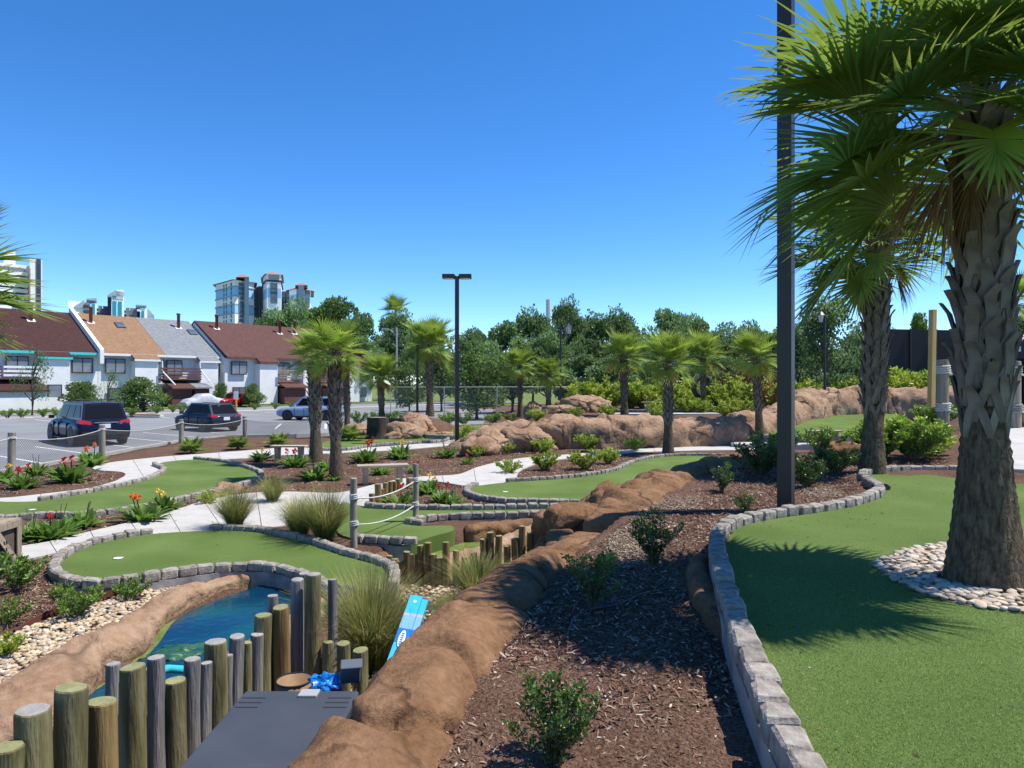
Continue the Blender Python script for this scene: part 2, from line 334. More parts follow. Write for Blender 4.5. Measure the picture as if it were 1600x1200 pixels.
def HT(X, Y):
    X = np.asarray(X, float); Y = np.asarray(Y, float)
    h = np.full(X.shape, .05)
    # left bank by the pond
    d = polydist(POND, X, Y, True); ins = inpoly(POND, X, Y); sd = np.where(ins, -d, d)
    h = h - .13 * npsm(1.8, .3, sd) * (Y < 9.4)
    h = np.where(sd < .25, h - .5 * npsm(.25, -.25, sd), h)
    ds = polydist(STREAM, X, Y, True); ss = np.where(inpoly(STREAM, X, Y), -ds, ds)
    h = h - .45 * npsm(.1, -.15, ss)
    dp = polydist(PIT, X, Y, True); sp = np.where(inpoly(PIT, X, Y), -dp, dp)
    h = np.minimum(h, np.where(sp < .2, -.08 + .13 * npsm(0, .2, sp), 9))
    # hill right of the berm
    bx = np.interp(Y, [p[1] for p in BERM], [p[0] for p in BERM]); side = X - bx
    bx2 = np.where(Y > 14.2, 5.6 + (Y - 14.2) * 1.3, bx); side = X - bx2
    hz = np.interp(Y, [0, 4.5, 6.5, 8.5, 12, 15, 18, 24], [.84, .86, .90, .98, 1.06, 1.2, 1.1, .3])
    hz2 = np.interp(Y, [0, 8.5, 12, 16, 22, 40], [.98, .98, 1.18, 1.62, 1.75, 1.6]); w = npsm(6.5, 9.5, X - np.maximum(0, (Y - 14)) * .45)
    hz = hz * (1 - w) + hz2 * w
    wh = npsm(-.05, .2, side)
    h = h * (1 - wh) + hz * wh
    # plateau behind the ridge and rising lawn to the back right
    ry = np.interp(X, [p[0] for p in RIDGE], [p[1] for p in RIDGE])
    wp = npsm(-.4, .5, Y - ry) * npsm(-.6, 1.6, X) * npsm(70, 50, Y)
    h = h * (1 - wp) + np.maximum(h, 1.08) * wp
    # back-left planter mound
    h = h + .75 * np.exp(-(((X + 4.9) / 2.4)**2 + ((Y - 35.4) / 1.9)**2)**2)
    # car park side sits lower
    lot = npsm(-13.9, -14.5, X) * (Y > 3) + npsm(33.2, 34.2, Y + (X + 13.9) * .16) * npsm(-1.5, -2.5, X) * (1 - np.exp(-(((X + 4.9) / 3.2)**2 + ((Y - 35.4) / 2.6)**2)**2))
    lot = np.clip(lot, 0, 1)
    h = h * (1 - lot) + (-.12) * lot
    # tiny unevenness
    return h
def H(x, y): return float(HT(np.array([x]), np.array([y]))[0])

xs = np.concatenate([np.arange(-70, -16, 2.0), np.arange(-16, -6.5, .3), np.arange(-6.5, 6.5, .09), np.arange(6.5, 30, .4), np.arange(30, 70.1, 2.5)])
ys = np.concatenate([np.arange(.2, 13.6, .09), np.arange(13.6, 40, .25), np.arange(40, 80.1, 2.0)])
XX, YY = np.meshgrid(xs, ys); ZZ = HT(XX, YY)
jit = np.zeros_like(ZZ)
for sc_, am in ((.9, .03), (3.5, .014), (9.0, .008)):
    ph = RNG.uniform(0, 6, 4)
    jit += am * (np.sin(XX * sc_ * 1.3 + ph[0] + 1.7 * np.sin(YY * sc_ * .7 + ph[2])) * np.cos(YY * sc_ * 1.1 + ph[1] + 1.3 * np.sin(XX * sc_ * .8 + ph[3])))
ZZ = ZZ + jit * .7 * (ZZ > -.08)
nx, ny = len(xs), len(ys)
V = np.stack([XX.ravel(), YY.ravel(), ZZ.ravel()], 1)
ii = np.arange(nx * ny).reshape(ny, nx)
Fq = np.stack([ii[:-1, :-1].ravel(), ii[:-1, 1:].ravel(), ii[1:, 1:].ravel(), ii[1:, :-1].ravel()], 1)
tag(link('mulch_ground', npmesh('mulch_ground', V, Fq, M['mulch'], smooth=True)), 'reddish brown bark mulch ground of the golf course', None, kind='structure')
# far land to the horizon
link('ground', MB().add([(-3000, -60, -.16), (3000, -60, -.16), (3000, 5000, -.16), (-3000, 5000, -.16)], [(0, 1, 2, 3)]).mesh('ground', M['lawn']))['kind'] = 'structure'

# street frame along the town houses
A0 = Vector((-40.7, 70.0)); E = Vector((.628, .778)).normalized(); Nn = Vector((E.y, -E.x))
def S(s, t, z=0.0): p = A0 + E * s + Nn * t; return Vector((p.x, p.y, z))
# car park
lot_poly = [Vector((-14.4, 3)), Vector((-14.4, 30.5)), Vector((-13.6, 33.4)), Vector((-10.5, 34.4)), Vector((-8.6, 36.5)), Vector((-7.5, 38.2)), Vector((-3, 38.6)), Vector((2, 39.5)), Vector((2, 62)), Vector((-8, 74))]
q0 = S(40, 17.9); q1 = S(-60, 17.9)
lot_poly += [Vector((q0.x, q0.y)), Vector((q1.x, q1.y)), Vector((-75, 3))]
lot = link('parking_lot', prism_mesh('parking_lot', lot_poly, 0.0, -.1, M['asphalt'])); lot['kind'] = 'structure'
def strip(name, p, q, w, z, m, parent=None):
    p = Vector((p[0], p[1])); q = Vector((q[0], q[1])); t = (q - p).normalized(); n = Vector((-t.y, t.x)) * w / 2
    return linkw(name, MB().add([(*(p - n), z), (*(q - n), z), (*(q + n), z), (*(p + n), z)], [(0, 1, 2, 3)]).mesh(name, m), parent)
# bay lines: bays run out from the fence edge, plus the far row
for k in range(9):
    y0 = 14.2 + k * 2.75
    strip('bay_line', (-14.9, y0), (-19.0, y0 + 3.1), .12, .005, M['white_line'], lot)
for k in range(7):
    x0 = -13.2 + k * 2.8
    strip('bay_line', (x0, 39.6 + k * .05), (x0 - 1.3, 44.6), .12, .005, M['white_line'], lot)
for k in range(12):
    a = S(-22 + k * 3.6, 18.4); b = S(-22 + k * 3.6, 23.2); strip('bay_line', a, b, .12, .005, M['white_line'], lot)
def band(name, s0, s1, t0, t1, zt, zb, m, kind='structure'):
    o = link(name, prism_mesh(name, [Vector(S(s0, t0)[:2]), Vector(S(s1, t0)[:2]), Vector(S(s1, t1)[:2]), Vector(S(s0, t1)[:2])], zt, zb, m)); o['kind'] = kind; return o
band('kerb', -60, 40, 17.6, 17.9, .13, -.1, M['concrete'])
band('verge', -60, 40, 15.6, 17.6, .10, -.1, M['concrete'])
band('road', -60, 48, 5.2, 15.6, .02, -.1, M['road'])
band('lawn', -60, 48, -22, 5.2, .12, -.1, M['lawn'])
# planted island jutting into the car park
isl = catmull([S(-5, 17.7)[:2], S(-5.3, 20.5)[:2], S(-4.4, 22.5)[:2], S(-3.3, 20.5)[:2], S(-3.0, 17.7)[:2]], True, .2)
o = link('kerb_island', prism_mesh('kerb_island', isl, .13, -.1, M['concrete'])); o['kind'] = 'structure'
linkw('island_mulch', prism_mesh('island_mulch', offset(ccw(isl), -.22), .15, .0, M['mulch']), o)
# kerb along the course side of the car park
kp = [Vector(p) for p in [(-14.25, 3), (-14.25, 30.6), (-13.4, 33.3), (-10.4, 34.2), (-8.3, 36.4), (-7.3, 38.0), (-3, 38.4), (2, 39.3)]]
mb = MB()
for a, b in zip(kp[:-1], kp[1:]):
    c = (a + b) / 2; t = b - a; mb.box((c.x, c.y, .0), (t.length + .1, .18, .2), math.atan2(t.y, t.x))
tag(link('kerb', mb.mesh('kerb', M['concrete'])), kind='structure')
# far road seen through the trees at the back
o = link('far_road', MB().add([(-6, 52, .03), (60, 58, .03), (60, 74, .03), (-14, 70, .03)], [(0, 1, 2, 3)]).mesh('far_road', M['road'])); o['kind'] = 'structure'

# ---------------------------------------------------------------- pond and stream water
def watermat(name, c1, c2, c3):
    m = bpy.data.materials.new(name); m.use_nodes = True; nt = m.node_tree; N = nt.nodes; Lk = nt.links; b = N['Principled BSDF']
    tc = N.new('ShaderNodeTexCoord'); t = N.new('ShaderNodeTexNoise'); t.inputs['Scale'].default_value = .9; t.inputs['Detail'].default_value = 5
    Lk.new(tc.outputs['Object'], t.inputs['Vector'])
    r = N.new('ShaderNodeValToRGB'); el = r.color_ramp.elements; el[0].position = .40; el[0].color = (*c1, 1); el[1].position = .62; el[1].color = (*c3, 1)
    e = el.new(.52); e.color = (*c2, 1); Lk.new(t.outputs[0], r.inputs[0]); Lk.new(r.outputs[0], b.inputs['Base Color'])
    b.inputs['Roughness'].default_value = .06; b.inputs['Specular IOR Level'].default_value = .5; b.inputs['IOR'].default_value = 1.25
    w = N.new('ShaderNodeTexNoise'); w.inputs['Scale'].default_value = 9; w.inputs['Detail'].default_value = 4; Lk.new(tc.outputs['Object'], w.inputs['Vector'])
    bp = N.new('ShaderNodeBump'); bp.inputs['Strength'].default_value = .22; bp.inputs['Distance'].default_value = .03
    Lk.new(w.outputs[0], bp.inputs['Height']); Lk.new(bp.outputs[0], b.inputs['Normal']); return m
M['water'] = watermat('dyed_water', (.001, .026, .060), (.002, .038, .072), (.003, .058, .062))
M['algae'] = mat('algae', [(.008, .06, .05), (.02, .085, .04), (.05, .11, .045)], .35, 7, 7, .5, 30, .03, .4)
wp = [Vector(p) for p in POND]
pw = link('pond_water', prism_mesh('pond_water', catmull(wp, True, .15), -.10, -.13, M['water'])); pw['kind'] = 'structure'
sw = link('stream_water', prism_mesh('stream_water', [Vector(p) for p in STREAM], -.26, -.29, M['water'])); sw['kind'] = 'structure'
# ================================================================= ROCKWORK
def fbm(p, oct=4, H_=.9): return mnoise.fractal(p, H_, 2.1, oct)
def rock_tube(name, path, w, ht, hb, m, step=.06, n=40, amp=.08, freq=1.6, grooves=(), gd=.10, gw=.07, crack=0.0, cfreq=.9, seed=0, parent=None, blocky=0.0):
    """path: (x, y, z) axis; w/ht/hb: half width, height above and below axis at the path points"""
    P = [Vector(p) for p in path]
    c2 = catmull([(p.x, p.y) for p in P], False, .05); L = [0.0]
    for i in range(1, len(c2)): L.append(L[-1] + (c2[i] - c2[i - 1]).length)
    kn = [0.0]
    # knots: nearest arc length of each control point
    kn = [L[min(range(len(c2)), key=lambda i: (c2[i] - Vector((p.x, p.y))).length)] for p in P]
    kn[0] = 0; kn[-1] = L[-1]
    pts = resample(c2, step); vs = []; fs = []; off = Vector((seed * 13.7, seed * 5.1, seed * 2.3))
    total = L[-1]; ns = len(pts)
    gr = sorted(grooves)
    for i, (p, t) in enumerate(pts):
        s = i * step
        z = np.interp(s, kn, [q.z for q in P]); ww = np.interp(s, kn, w); hh = np.interp(s, kn, ht); hl = np.interp(s, kn, hb)
        e = min(1.0, min(s, total - s) / max(.01, ww * .9)); e = math.sqrt(max(0.0, 1 - (1 - e)**2)) * .98 + .02
        nrm = Vector((t.y, -t.x))
        for k in range(n):
            a = 2 * math.pi * k / n; ca, sa = math.cos(a), math.sin(a)
            q = 2 / 2.5
            cx = math.copysign(abs(ca)**q, ca) * ww * e; cz = math.copysign(abs(sa)**q, sa) * (hh if sa > 0 else hl) * (e if sa > 0 else 1)
            base = Vector((p.x + nrm.x * cx, p.y + nrm.y * cx, z + cz))
            out = Vector((nrm.x * ca, nrm.y * ca, sa)).normalized()
            q_ = base * freq + off
            dsp = amp * (fbm(q_, 4) + .45 * fbm(q_ * 3.1, 3))
            for g in gr:
                gs = s - g - .12 * math.sin(a * 2 + g * 3) - .05 * mnoise.noise(base * 4)
                dsp -= gd * math.exp(-(gs / gw)**2)
            if crack:
                dd, _ = mnoise.voronoi(base * cfreq + off + Vector((0, 0, 1)) * mnoise.noise(base * .8) * .6)
                f = dd[1] - dd[0]
                dsp -= crack * math.exp(-(f / .07)**2)
                if blocky: dsp += blocky * (mnoise.cell(_[0] * 7.3) - .5)
            base = base + out * dsp * (.4 + .6 * e)
            vs.append(base)
    for i in range(ns - 1):
        for k in range(n): fs.append((i * n + k, i * n + (k + 1) % n, (i + 1) * n + (k + 1) % n, (i + 1) * n + k))
    fs.append(tuple(reversed(range(n)))); fs.append(tuple(range((ns - 1) * n, ns * n)))
    me = MB().add(vs, fs).mesh(name, m, True)
    return linkw(name, me, parent)
def boulder(name, c, size, m, seed=0, rz=0, flat=.35, sub=4, amp=.22, parent=None, crack=0.03, boxy=0):
    bm = bmesh.new(); bmesh.ops.create_icosphere(bm, subdivisions=sub, radius=1)
    Mz = Matrix.Rotation(rz, 3, 'Z')
    for v in bm.verts:
        p = v.co.copy(); q = p * 1.1 + Vector((seed * 7.7, seed * 3.1, 0))
        r = 1 + amp * fbm(q, 4) * 1.6
        dd, _ = mnoise.voronoi(q * 1.3); r += -crack * 3 * math.exp(-((dd[1] - dd[0]) / .08)**2) + .10 * (mnoise.cell(_[0] * 5) - .5)
        if boxy: p = Vector([math.copysign(abs(k)**boxy, k) for k in p]) * .85
        p = p * r; p.z = max(p.z, -flat)
        v.co = Mz @ Vector((p.x * size[0], p.y * size[1], p.z * size[2])) 
    me = bpy.data.meshes.new(name); bm.to_mesh(me); bm.free(); me.materials.append(m)
    me.polygons.foreach_set('use_smooth', [True] * len(me.polygons))
    return linkw(name, me, parent, (c[0], c[1], c[2]))

bz = [.74, .75, .76, .77, .78, .76, .72, .70, .90, .92, .98, 1.06, 1.05]
bp3 = [(x, y, z) for (x, y), z in zip(BERM, bz)]
tag(rock_tube('rock_berm', bp3[:8], [.30, .31, .33, .33, .33, .32, .30, .28], [.22, .23, .25, .26, .25, .22, .2, .17], [1.1] * 8, M['rock'], .03, 64, .048, 1.5, (.95, 1.75, 2.75, 3.5, 4.5, 5.5, 6.5), .075, .06, seed=1),
    'long lumpy brown rock edge rolling down beside the near mulch bed', 'rock edge')
tag(rock_tube('rock_berm', [(1.12, 8.2, .80), (1.55, 9.2, .88), (2.0, 10.2, .94), (2.6, 11.2, .96)], [.36, .42, .45, .42], [.16, .19, .20, .2], [1.0] * 4, M['rock'], .05, 44, .09, 1.3, (.9, 1.9, 2.9), .07, .06, seed=2),
    'rounded brown rock hump between the round green and the pole bed', 'rock edge')
tag(rock_tube('rock_berm', [(2.75, 11.4, .98), (3.5, 12.3, 1.0), (4.5, 13.2, 1.02), (5.4, 13.9, 1.0)], [.38, .42, .40, .35], [.18, .2, .2, .15], [1.0] * 4, M['rock'], .06, 40, .10, 1.3, (1.0, 2.0), .07, .06, seed=3),
    'shaded brown rock roll behind the small upright shrubs', 'rock edge')
# big slab rock with a dark overhanging face
tag(boulder('boulder', (.86, 9.15, .46), (.70, .50, .66), M['rock'], 4, .25, 1.4, 5, .10, boxy=.62), 'large dark sided boulder with a flat tan top above the stream', 'boulder')
tag(boulder('boulder', (.62, 8.2, .40), (.48, .34, .42), M['rock'], 9, .2, 1.4, 5, .10, boxy=.65), 'low rounded brown boulder in front of the big dark sided boulder', 'boulder')
tag(boulder('boulder', (1.45, 10.6, .45), (.62, .5, .55), M['rock'], 6, .9, .9, 5, .14), 'brown boulder against the stone wedge of the round green', 'boulder')
# middle ridge
rw = [.9, 1.0, 1.0, 1.0, .95, .9, .95, 1.1, 1.2, 1.2]; rh = [.45, .95, 1.20, 1.08, 1.12, 1.2, 1.4, 1.6, 1.7, 1.6]
rz_ = [.0, .05, .15, .12, .12, .15, .35, .65, .75, .8]
tag(rock_tube('rock_ridge', [(x, y, z) for (x, y), z in zip(RIDGE, rz_)], rw, rh, [.6] * 10, M['rock_lt'], .10, 52, .15, 1.1, (3.4, 9.3, 15.2, 18.4, 22.6), .08, .07, .13, .48, seed=5, blocky=.12),
    'long cracked tan rock retaining ridge running across the middle of the course', 'rock wall')
for (u, v, d, sx, sy, sz, sd, lab) in [
    (768, 694, 25.4, 1.7, .7, .62, 11, 'sloping tan boulder at the near end of the long rock ridge'),
    (826, 692, 26.0, 1.3, .6, .75, 12, 'tan boulder leaning on the long rock ridge behind a lime shrub'),
    (352, 752, 15.9, .50, .34, .20, 13, 'small brown boulder on the turf edge beside the tall grass'),
    (628, 668, 31.5, 1.15, .7, .60, 14, 'wide orange tan boulder beside the dark tree stump'),
    (655, 655, 33.6, 1.5, .8, .75, 15, 'tan boulder behind the stump under the tall palm'),
    (560, 660, 32.5, .9, .7, .60, 16, 'shaded grey brown boulder between the twin palms and the stump'),
    (690, 661, 32.8, .85, .5, .32, 17, 'flat tan rock by the yellow grass tuft'),
    (835, 648, 35.5, .8, .6, .55, 18, 'pale brown rock just in front of the twin distant palms'),
    (905, 643, 36.0, 1.3, .7, .70, 19, 'brown rock beside the little dark turf tunnel'),
    (935, 640, 36.5, 1.2, .7, .65, 20, 'brown rock at the end of the row behind the ridge'),
    (872, 655, 34.2, 1.2, .5, .35, 21, 'low flat rock below the little dark turf tunnel'),
    (1310, 715, 13.0, .42, .35, .28, 22, 'brown boulder half hidden by shrubs near the bench'),
    (1350, 716, 12.6, .36, .34, .3, 23, 'dark shaded boulder at the foot of the second palm'),
    (1428, 622, 24.0, 1.0, .8, .62, 24, 'rounded brown boulder by the yellow timber post'),
    (1598, 660, 15.5, .35, .35, .35, 25, 'brown boulder cut by the right edge beside the piling'),
    (572, 868, 10.0, .34, .3, .2, 26, 'small pinkish rock under the timber ramp')]:
    p = W(u, v, d); z = H(p.x, p.y)
    tag(boulder('boulder', (p.x, p.y, z + sz * .25), (sx, sy, sz), M['rock_lt'] if d > 14 else M['rock'], sd, random.uniform(0, 3), .5, 4, .2), lab, 'boulder')
# pond coping
cop = [G(-20, 1175, -.03), G(60, 1105, -.03), G(130, 1040, -.03), G(195, 1000, -.03), G(235, 967, -.03), G(290, 935, -.03), G(360, 912, -.03), G(425, 898, -.03)]
tag(rock_tube('pond_coping', [(x - .10, y + .08, -.06) for x, y in cop], [.27, .29, .29, .27, .20, .17, .16, .15], [.15, .20, .21, .18, .12, .10, .10, .1], [.35] * 8, M['rock_lt'], .04, 36, .06, 1.8, (1.55, 2.5), .05, .05, seed=8),
    'smooth tan rock coping curving along the far bank of the blue pond', 'pond edge')
cop2 = [(-2.15, 8.9), (-2.2, 8.0), (-2.38, 7.3), (-2.55, 6.6), (-2.62, 5.9)]
tag(rock_tube('pond_coping', [(x, y, -.08) for x, y in cop2], [.15, .16, .16, .15, .13], [.12] * 5, [.35] * 5, M['rock_lt'], .05, 24, .04, 2.2, (), seed=9),
    'narrow pinkish rock bank of the pond behind the tall grey logs', 'pond edge')
# stream rocks
tag(rock_tube('stream_rock', [(-1.3, 9.75, -.10), (-.5, 10.5, -.02), (.15, 11.4, .03), (.55, 12.2, .05)], [.14, .16, .17, .15], [.10, .12, .12, .1], [.4] * 4, M['rock_lt'], .05, 28, .04, 2.2, (1.2, 2.2), .05, .05, seed=10, crack=.03, cfreq=2.5),
    'flat tan rock bank crossing the stream behind the short log fence', 'rock edge')
tag(rock_tube('cave_face', [(-.80, 12.0, -.05), (-.2, 12.35, -.05), (.5, 12.4, -.05), (1.0, 12.35, -.05)], [.16, .22, .22, .2], [.15, .17, .17, .15], [.45] * 4, M['rock'], .05, 28, .05, 2.0, (), seed=11, crack=.04, cfreq=2.0),
    'shadowed brown rock face below the narrow turf strip', 'rock edge')

# ================================================================= GREENS, EDGING AND PATHS
def stone_mesh(i):
    r = random.Random(50 + i); bm = bmesh.new(); bmesh.ops.create_cube(bm, size=1)
    bmesh.ops.scale(bm, vec=(.205, .135, .12), verts=bm.verts)
    for v in bm.verts:
        v.co += Vector((r.uniform(-.014, .014), r.uniform(-.010, .010), r.uniform(-.012, .008)))
    bmesh.ops.bevel(bm, geom=bm.edges[:] + bm.verts[:], offset=.017, segments=1, profile=.6, affect='EDGES')
    for v in bm.verts: v.co += Vector((r.uniform(-.004, .004), r.uniform(-.004, .004), r.uniform(-.004, .004)))
    me = bpy.data.meshes.new('edging_stone'); bm.to_mesh(me); bm.free(); me.materials.append(M['stone']); return me
STONES = [stone_mesh(i) for i in range(8)]
def nearest_idx(P, q): q = Vector(q); return min(range(len(P)), key=lambda i: (P[i] - q).length_squared)
def green(name, label, px, z, stones, zf=None, pond=None, base_drop=.35, cups=(), stone_z=.040, curbw=.145, world=False, uvz=None):
    ctrl = [Vector(p) for p in px] if world else [Vector(G(u, v, z)) for u, v in px]
    P = catmull(ctrl, True, .12); P = ccw(P)
    c = sum(P, Vector((0, 0))) / len(P)
    t = thing(name, label, 'putting green', (c.x, c.y, z))
    linkw('turf', prism_mesh('turf', P, z, z - base_drop, M['turf'], zf), t)
    for i0, i1 in stones:
        # run along the control indices i0 -> i1 (wrapping) in the order the outline was written
        n = len(ctrl); idx = [i0]; 
        while idx[-1] != i1: idx.append((idx[-1] + 1) % n)
        a = nearest_idx(P, ctrl[i0]); b = nearest_idx(P, ctrl[i1]); mid = nearest_idx(P, ctrl[idx[len(idx) // 2]])
        def run(a, b, st):
            o = [a]
            while o[-1] != b: o.append((o[-1] + st) % len(P))
            return o
        r1 = run(a, b, 1); r2 = run(a, b, -1)
        rr = r1 if (mid in r1 and (mid not in r2 or len(r1) < len(r2))) else r2
        line = [P[k] for k in rr]
        st = 1 if rr is r1 else -1
        offl = []
        for j, k in enumerate(rr):
            tn = (P[(k + 1) % len(P)] - P[(k - 1) % len(P)]).normalized(); offl.append(P[k] + Vector((tn.y, -tn.x)) * (curbw * .5))
        # concrete base below the stones
        mb = MB(); vv = []
        for j, k in enumerate(rr):
            tn = (P[(k + 1) % len(P)] - P[(k - 1) % len(P)]).normalized(); nn = Vector((tn.y, -tn.x))
            zz = (zf(P[k].x, P[k].y) if zf else z)
            for o_, dz in ((-.02, -.028), (curbw * .93, -.028), (curbw * .93, -base_drop), (-.02, -base_drop)): q = P[k] + nn * o_; vv.append((q.x, q.y, zz + dz))
        ff = []
        for j in range(len(rr) - 1):
            for k in range(4): ff.append((j * 4 + k, j * 4 + (k + 1) % 4, j * 4 + 4 + (k + 1) % 4, j * 4 + 4 + k))
        ff += [(0, 1, 2, 3), tuple(len(vv) - 4 + k for k in (3, 2, 1, 0))]
        bm = bmesh.new(); bv = [bm.verts.new(q) for q in vv]
        for f in ff: bm.faces.new([bv[i] for i in f])
        bmesh.ops.recalc_face_normals(bm, faces=bm.faces); me = bpy.data.meshes.new('base_curb'); bm.to_mesh(me); bm.free(); me.materials.append(M['curb'])
        linkw('base_curb', me, t)
        for p, tg in resample(offl, .212):
            zz = (zf(p.x, p.y) if zf else z)
            linkw('edging_stone', random.choice(STONES), t, (p.x + random.uniform(-.006, .006), p.y + random.uniform(-.006, .006), zz + stone_z - .012 + random.uniform(-.008, .008)),
                  (random.uniform(-.04, .04), random.uniform(-.04, .04), math.atan2(tg.y, tg.x) + random.uniform(-.05, .05) + random.choice((0, math.pi))),
                  (random.uniform(.93, .985), random.uniform(.92, 1.05), random.uniform(.92, 1.05)))
    for u, v in cups:
        x, y = G(u, v, z); mb = MB(); ring = []
        nn = 20
        for rr_, zz in ((.054, .004), (.062, .008), (.054, .008), (.052, -.10)):
            for k in range(nn): ring.append((x + rr_ * math.cos(k * 2 * math.pi / nn), y + rr_ * math.sin(k * 2 * math.pi / nn), z + zz + .004))
        fs = [(i * nn + k, i * nn + (k + 1) % nn, (i + 1) * nn + (k + 1) % nn, (i + 1) * nn + k) for i in range(3) for k in range(nn)]
        mb.add(ring, fs); linkw('hole_cup', mb.mesh('hole_cup', M['white']), t)
        linkw('hole_cup', MB().lathe([(.053, 0), (.053, .003)], 20, (x, y, z + .004)).mesh('hole_disc', M['white']), t)  # plain white disc filling the cup opening
    return t, P
gz = .10
G1, G1P = green('putting_green', 'kidney shaped putting green beside the blue pond', [(94, 888), (112, 866), (165, 847), (240, 834), (335, 829), (400, 832), (470, 846), (530, 866), (585, 881), (606, 893), (600, 925), (548, 928), (500, 908), (455, 892), (410, 886), (345, 888), (270, 897), (200, 908), (145, 912), (108, 904)],
      gz, [(11, 3), (4, 10)], cups=((185, 873),))
G2, G2P = green('putting_green', 'long curved putting green in front of the roped parking fence', [(-40, 784), (20, 784), (70, 782), (130, 772), (200, 758), (243, 746), (261, 734), (246, 726), (262, 721), (305, 718), (355, 724), (398, 737), (402, 747), (375, 758), (320, 771), (262, 785), (195, 797), (125, 806), (75, 805), (30, 809), (-40, 812)],
      gz, [(2, 7), (9, 20)], cups=((51, 797),))
G3, G3P = green('putting_green', 'round ended putting green curving behind the brown rocks', [(734, 768), (748, 759), (800, 753), (870, 749), (925, 743), (965, 735), (995, 722), (1035, 714), (1085, 712), (1140, 714), (1145, 724), (1080, 740), (1015, 762), (985, 782), (930, 786), (860, 785), (790, 783), (748, 777)],
      gz, [(14, 1), (2, 9)], cups=((790, 769),))
G4, G4P = green('putting_green', 'narrow turf strip with a ramp dropping to the dark stream', [(538, 785), (575, 794), (650, 797), (760, 797), (885, 795), (885, 804), (800, 806), (720, 808), (668, 812), (634, 818), (660, 822), (704, 821), (708, 829), (676, 838), (640, 848), (600, 845), (556, 842), (528, 832), (520, 800)],
      gz, [(1, 4), (5, 10), (14, 16)], stone_z=.05)
G5, G5P = green('putting_green', 'two lobed putting green around the dark tree stump', [(500, 702), (508, 690), (545, 684), (600, 680), (625, 674), (690, 668), (760, 664), (812, 664), (815, 670), (770, 673), (715, 677), (702, 683), (690, 690), (640, 693), (580, 697), (540, 703)],
      gz, [(3, 0)], stone_z=.05)
# right foreground green, raised
rz0 = 1.05
pxl = [(1420, 1420), (1330, 1290), (1268, 1185), (1225, 1100), (1190, 1025), (1163, 958), (1145, 905), (1134, 865), (1138, 840), (1160, 822), (1215, 810), (1285, 800), (1340, 790), (1376, 778), (1384, 768), (1368, 756), (1356, 746), (1376, 739), (1440, 736), (1530, 738), (1640, 742)]
ctrl6 = [G(u, v, rz0) for u, v in pxl] + [(11.0, 9.0), (8.5, 5.0), (6.5, 1.2), (3.0, .5)]
G6, G6P = green('putting_green', 'large raised putting green around the big palm', ctrl6, rz0, [(0, 20)], world=True, stone_z=.045, curbw=.15, base_drop=.42)
rk = [(1.47, 4.05), (1.42, 4.5), (1.42, 5.0), (1.46, 5.5), (1.56, 6.0), (1.72, 6.5)]
tag(rock_tube('rock_footing', [(x, y, .86) for x, y in rk], [.07, .10, .11, .11, .10, .07], [.10, .12, .13, .14, .13, .1], [.3] * 6, M['rock'], .04, 24, .03, 2.5, (.8, 1.5), .03, .04, seed=31), 'dark brown rock footing below the stone border of the raised green', 'rock edge')
# far right green, climbing to the rocks
zf7 = lambda x, y: .42 + (y - 28.5) * .066
g7 = [(9.7, 29.0), (11.0, 28.0), (13.5, 28.3), (16, 29.5), (18.3, 32), (19.5, 36.6), (16.5, 37.4), (14.4, 34.6), (12.2, 31.6)]
G7, G7P = green('putting_green', 'distant sloping putting green below the brown rock wall', g7, .5, [(0, 3)], zf=zf7, world=True, base_drop=.9)
# small greens on the plateau
green('putting_green', 'small strip of turf behind the first distant palms', [(-3.4, 31.2), (.2, 30.6), (1.2, 31.4), (-2, 32.6), (-3.8, 32.4)], .20, [(4, 2)], world=True)
green('putting_green', 'far turf strip beside the distant bench', [(5.2, 35.5), (9.5, 35.2), (11.5, 36), (9, 37.2), (5.5, 36.8)], 1.15, [(4, 2)], world=True)
green('putting_green', 'little dark turf tunnel mat between the back rocks', [(1.6, 34.9), (2.9, 34.8), (3.0, 36.0), (1.7, 36.1)], 1.22, [], world=True)

def path(name, label, P2, zt, joints, zb=-.15, m=None, zf=None):
    """concrete path cut into slabs at joint lines ((x,y) point, (x,y) normal)"""
    P2 = ccw(P2)
    root = bpy.data.objects.new(name, None); COL.objects.link(root); tag(root, label, None, kind='structure')
    bm0 = bmesh.new(); vs = [bm0.verts.new((p.x, p.y, zf(p.x, p.y) if zf else zt)) for p in P2]; bm0.faces.new(vs)
    pieces = [bm0]
    for (px_, nx_) in joints:
        new = []
        for bm in pieces:
            for inner in (True, False):
                b = bm.copy(); pt = Vector((px_[0], px_[1], 0)) + Vector((nx_[0], nx_[1], 0)).normalized() * (.006 if inner else -.006)
                bmesh.ops.bisect_plane(b, geom=b.verts[:] + b.edges[:] + b.faces[:], plane_co=pt, plane_no=(nx_[0], nx_[1], 0), clear_inner=inner, clear_outer=not inner)
                if b.faces: new.append(b)
                else: b.free()
            bm.free()
        pieces = new
    for b in pieces:
        r = bmesh.ops.extrude_face_region(b, geom=b.faces[:])
        for g in r['geom']:
            if isinstance(g, bmesh.types.BMVert): g.co.z = zb
        bmesh.ops.recalc_face_normals(b, faces=b.faces)
        me = bpy.data.meshes.new('slab'); b.to_mesh(me); b.free(); me.materials.append(m or M['concrete']); link('slab', me, root)
    return root
def pxpath(px, z): return catmull([G(u, v, z) for u, v in px], True, .15)
def jn(px, z):
    """joint from two pixels"""
    a = Vector(G(*px[0], z)); b = Vector(G(*px[1], z)); t = (b - a).normalized(); return (tuple(a), (-t.y, t.x))
pz = .085
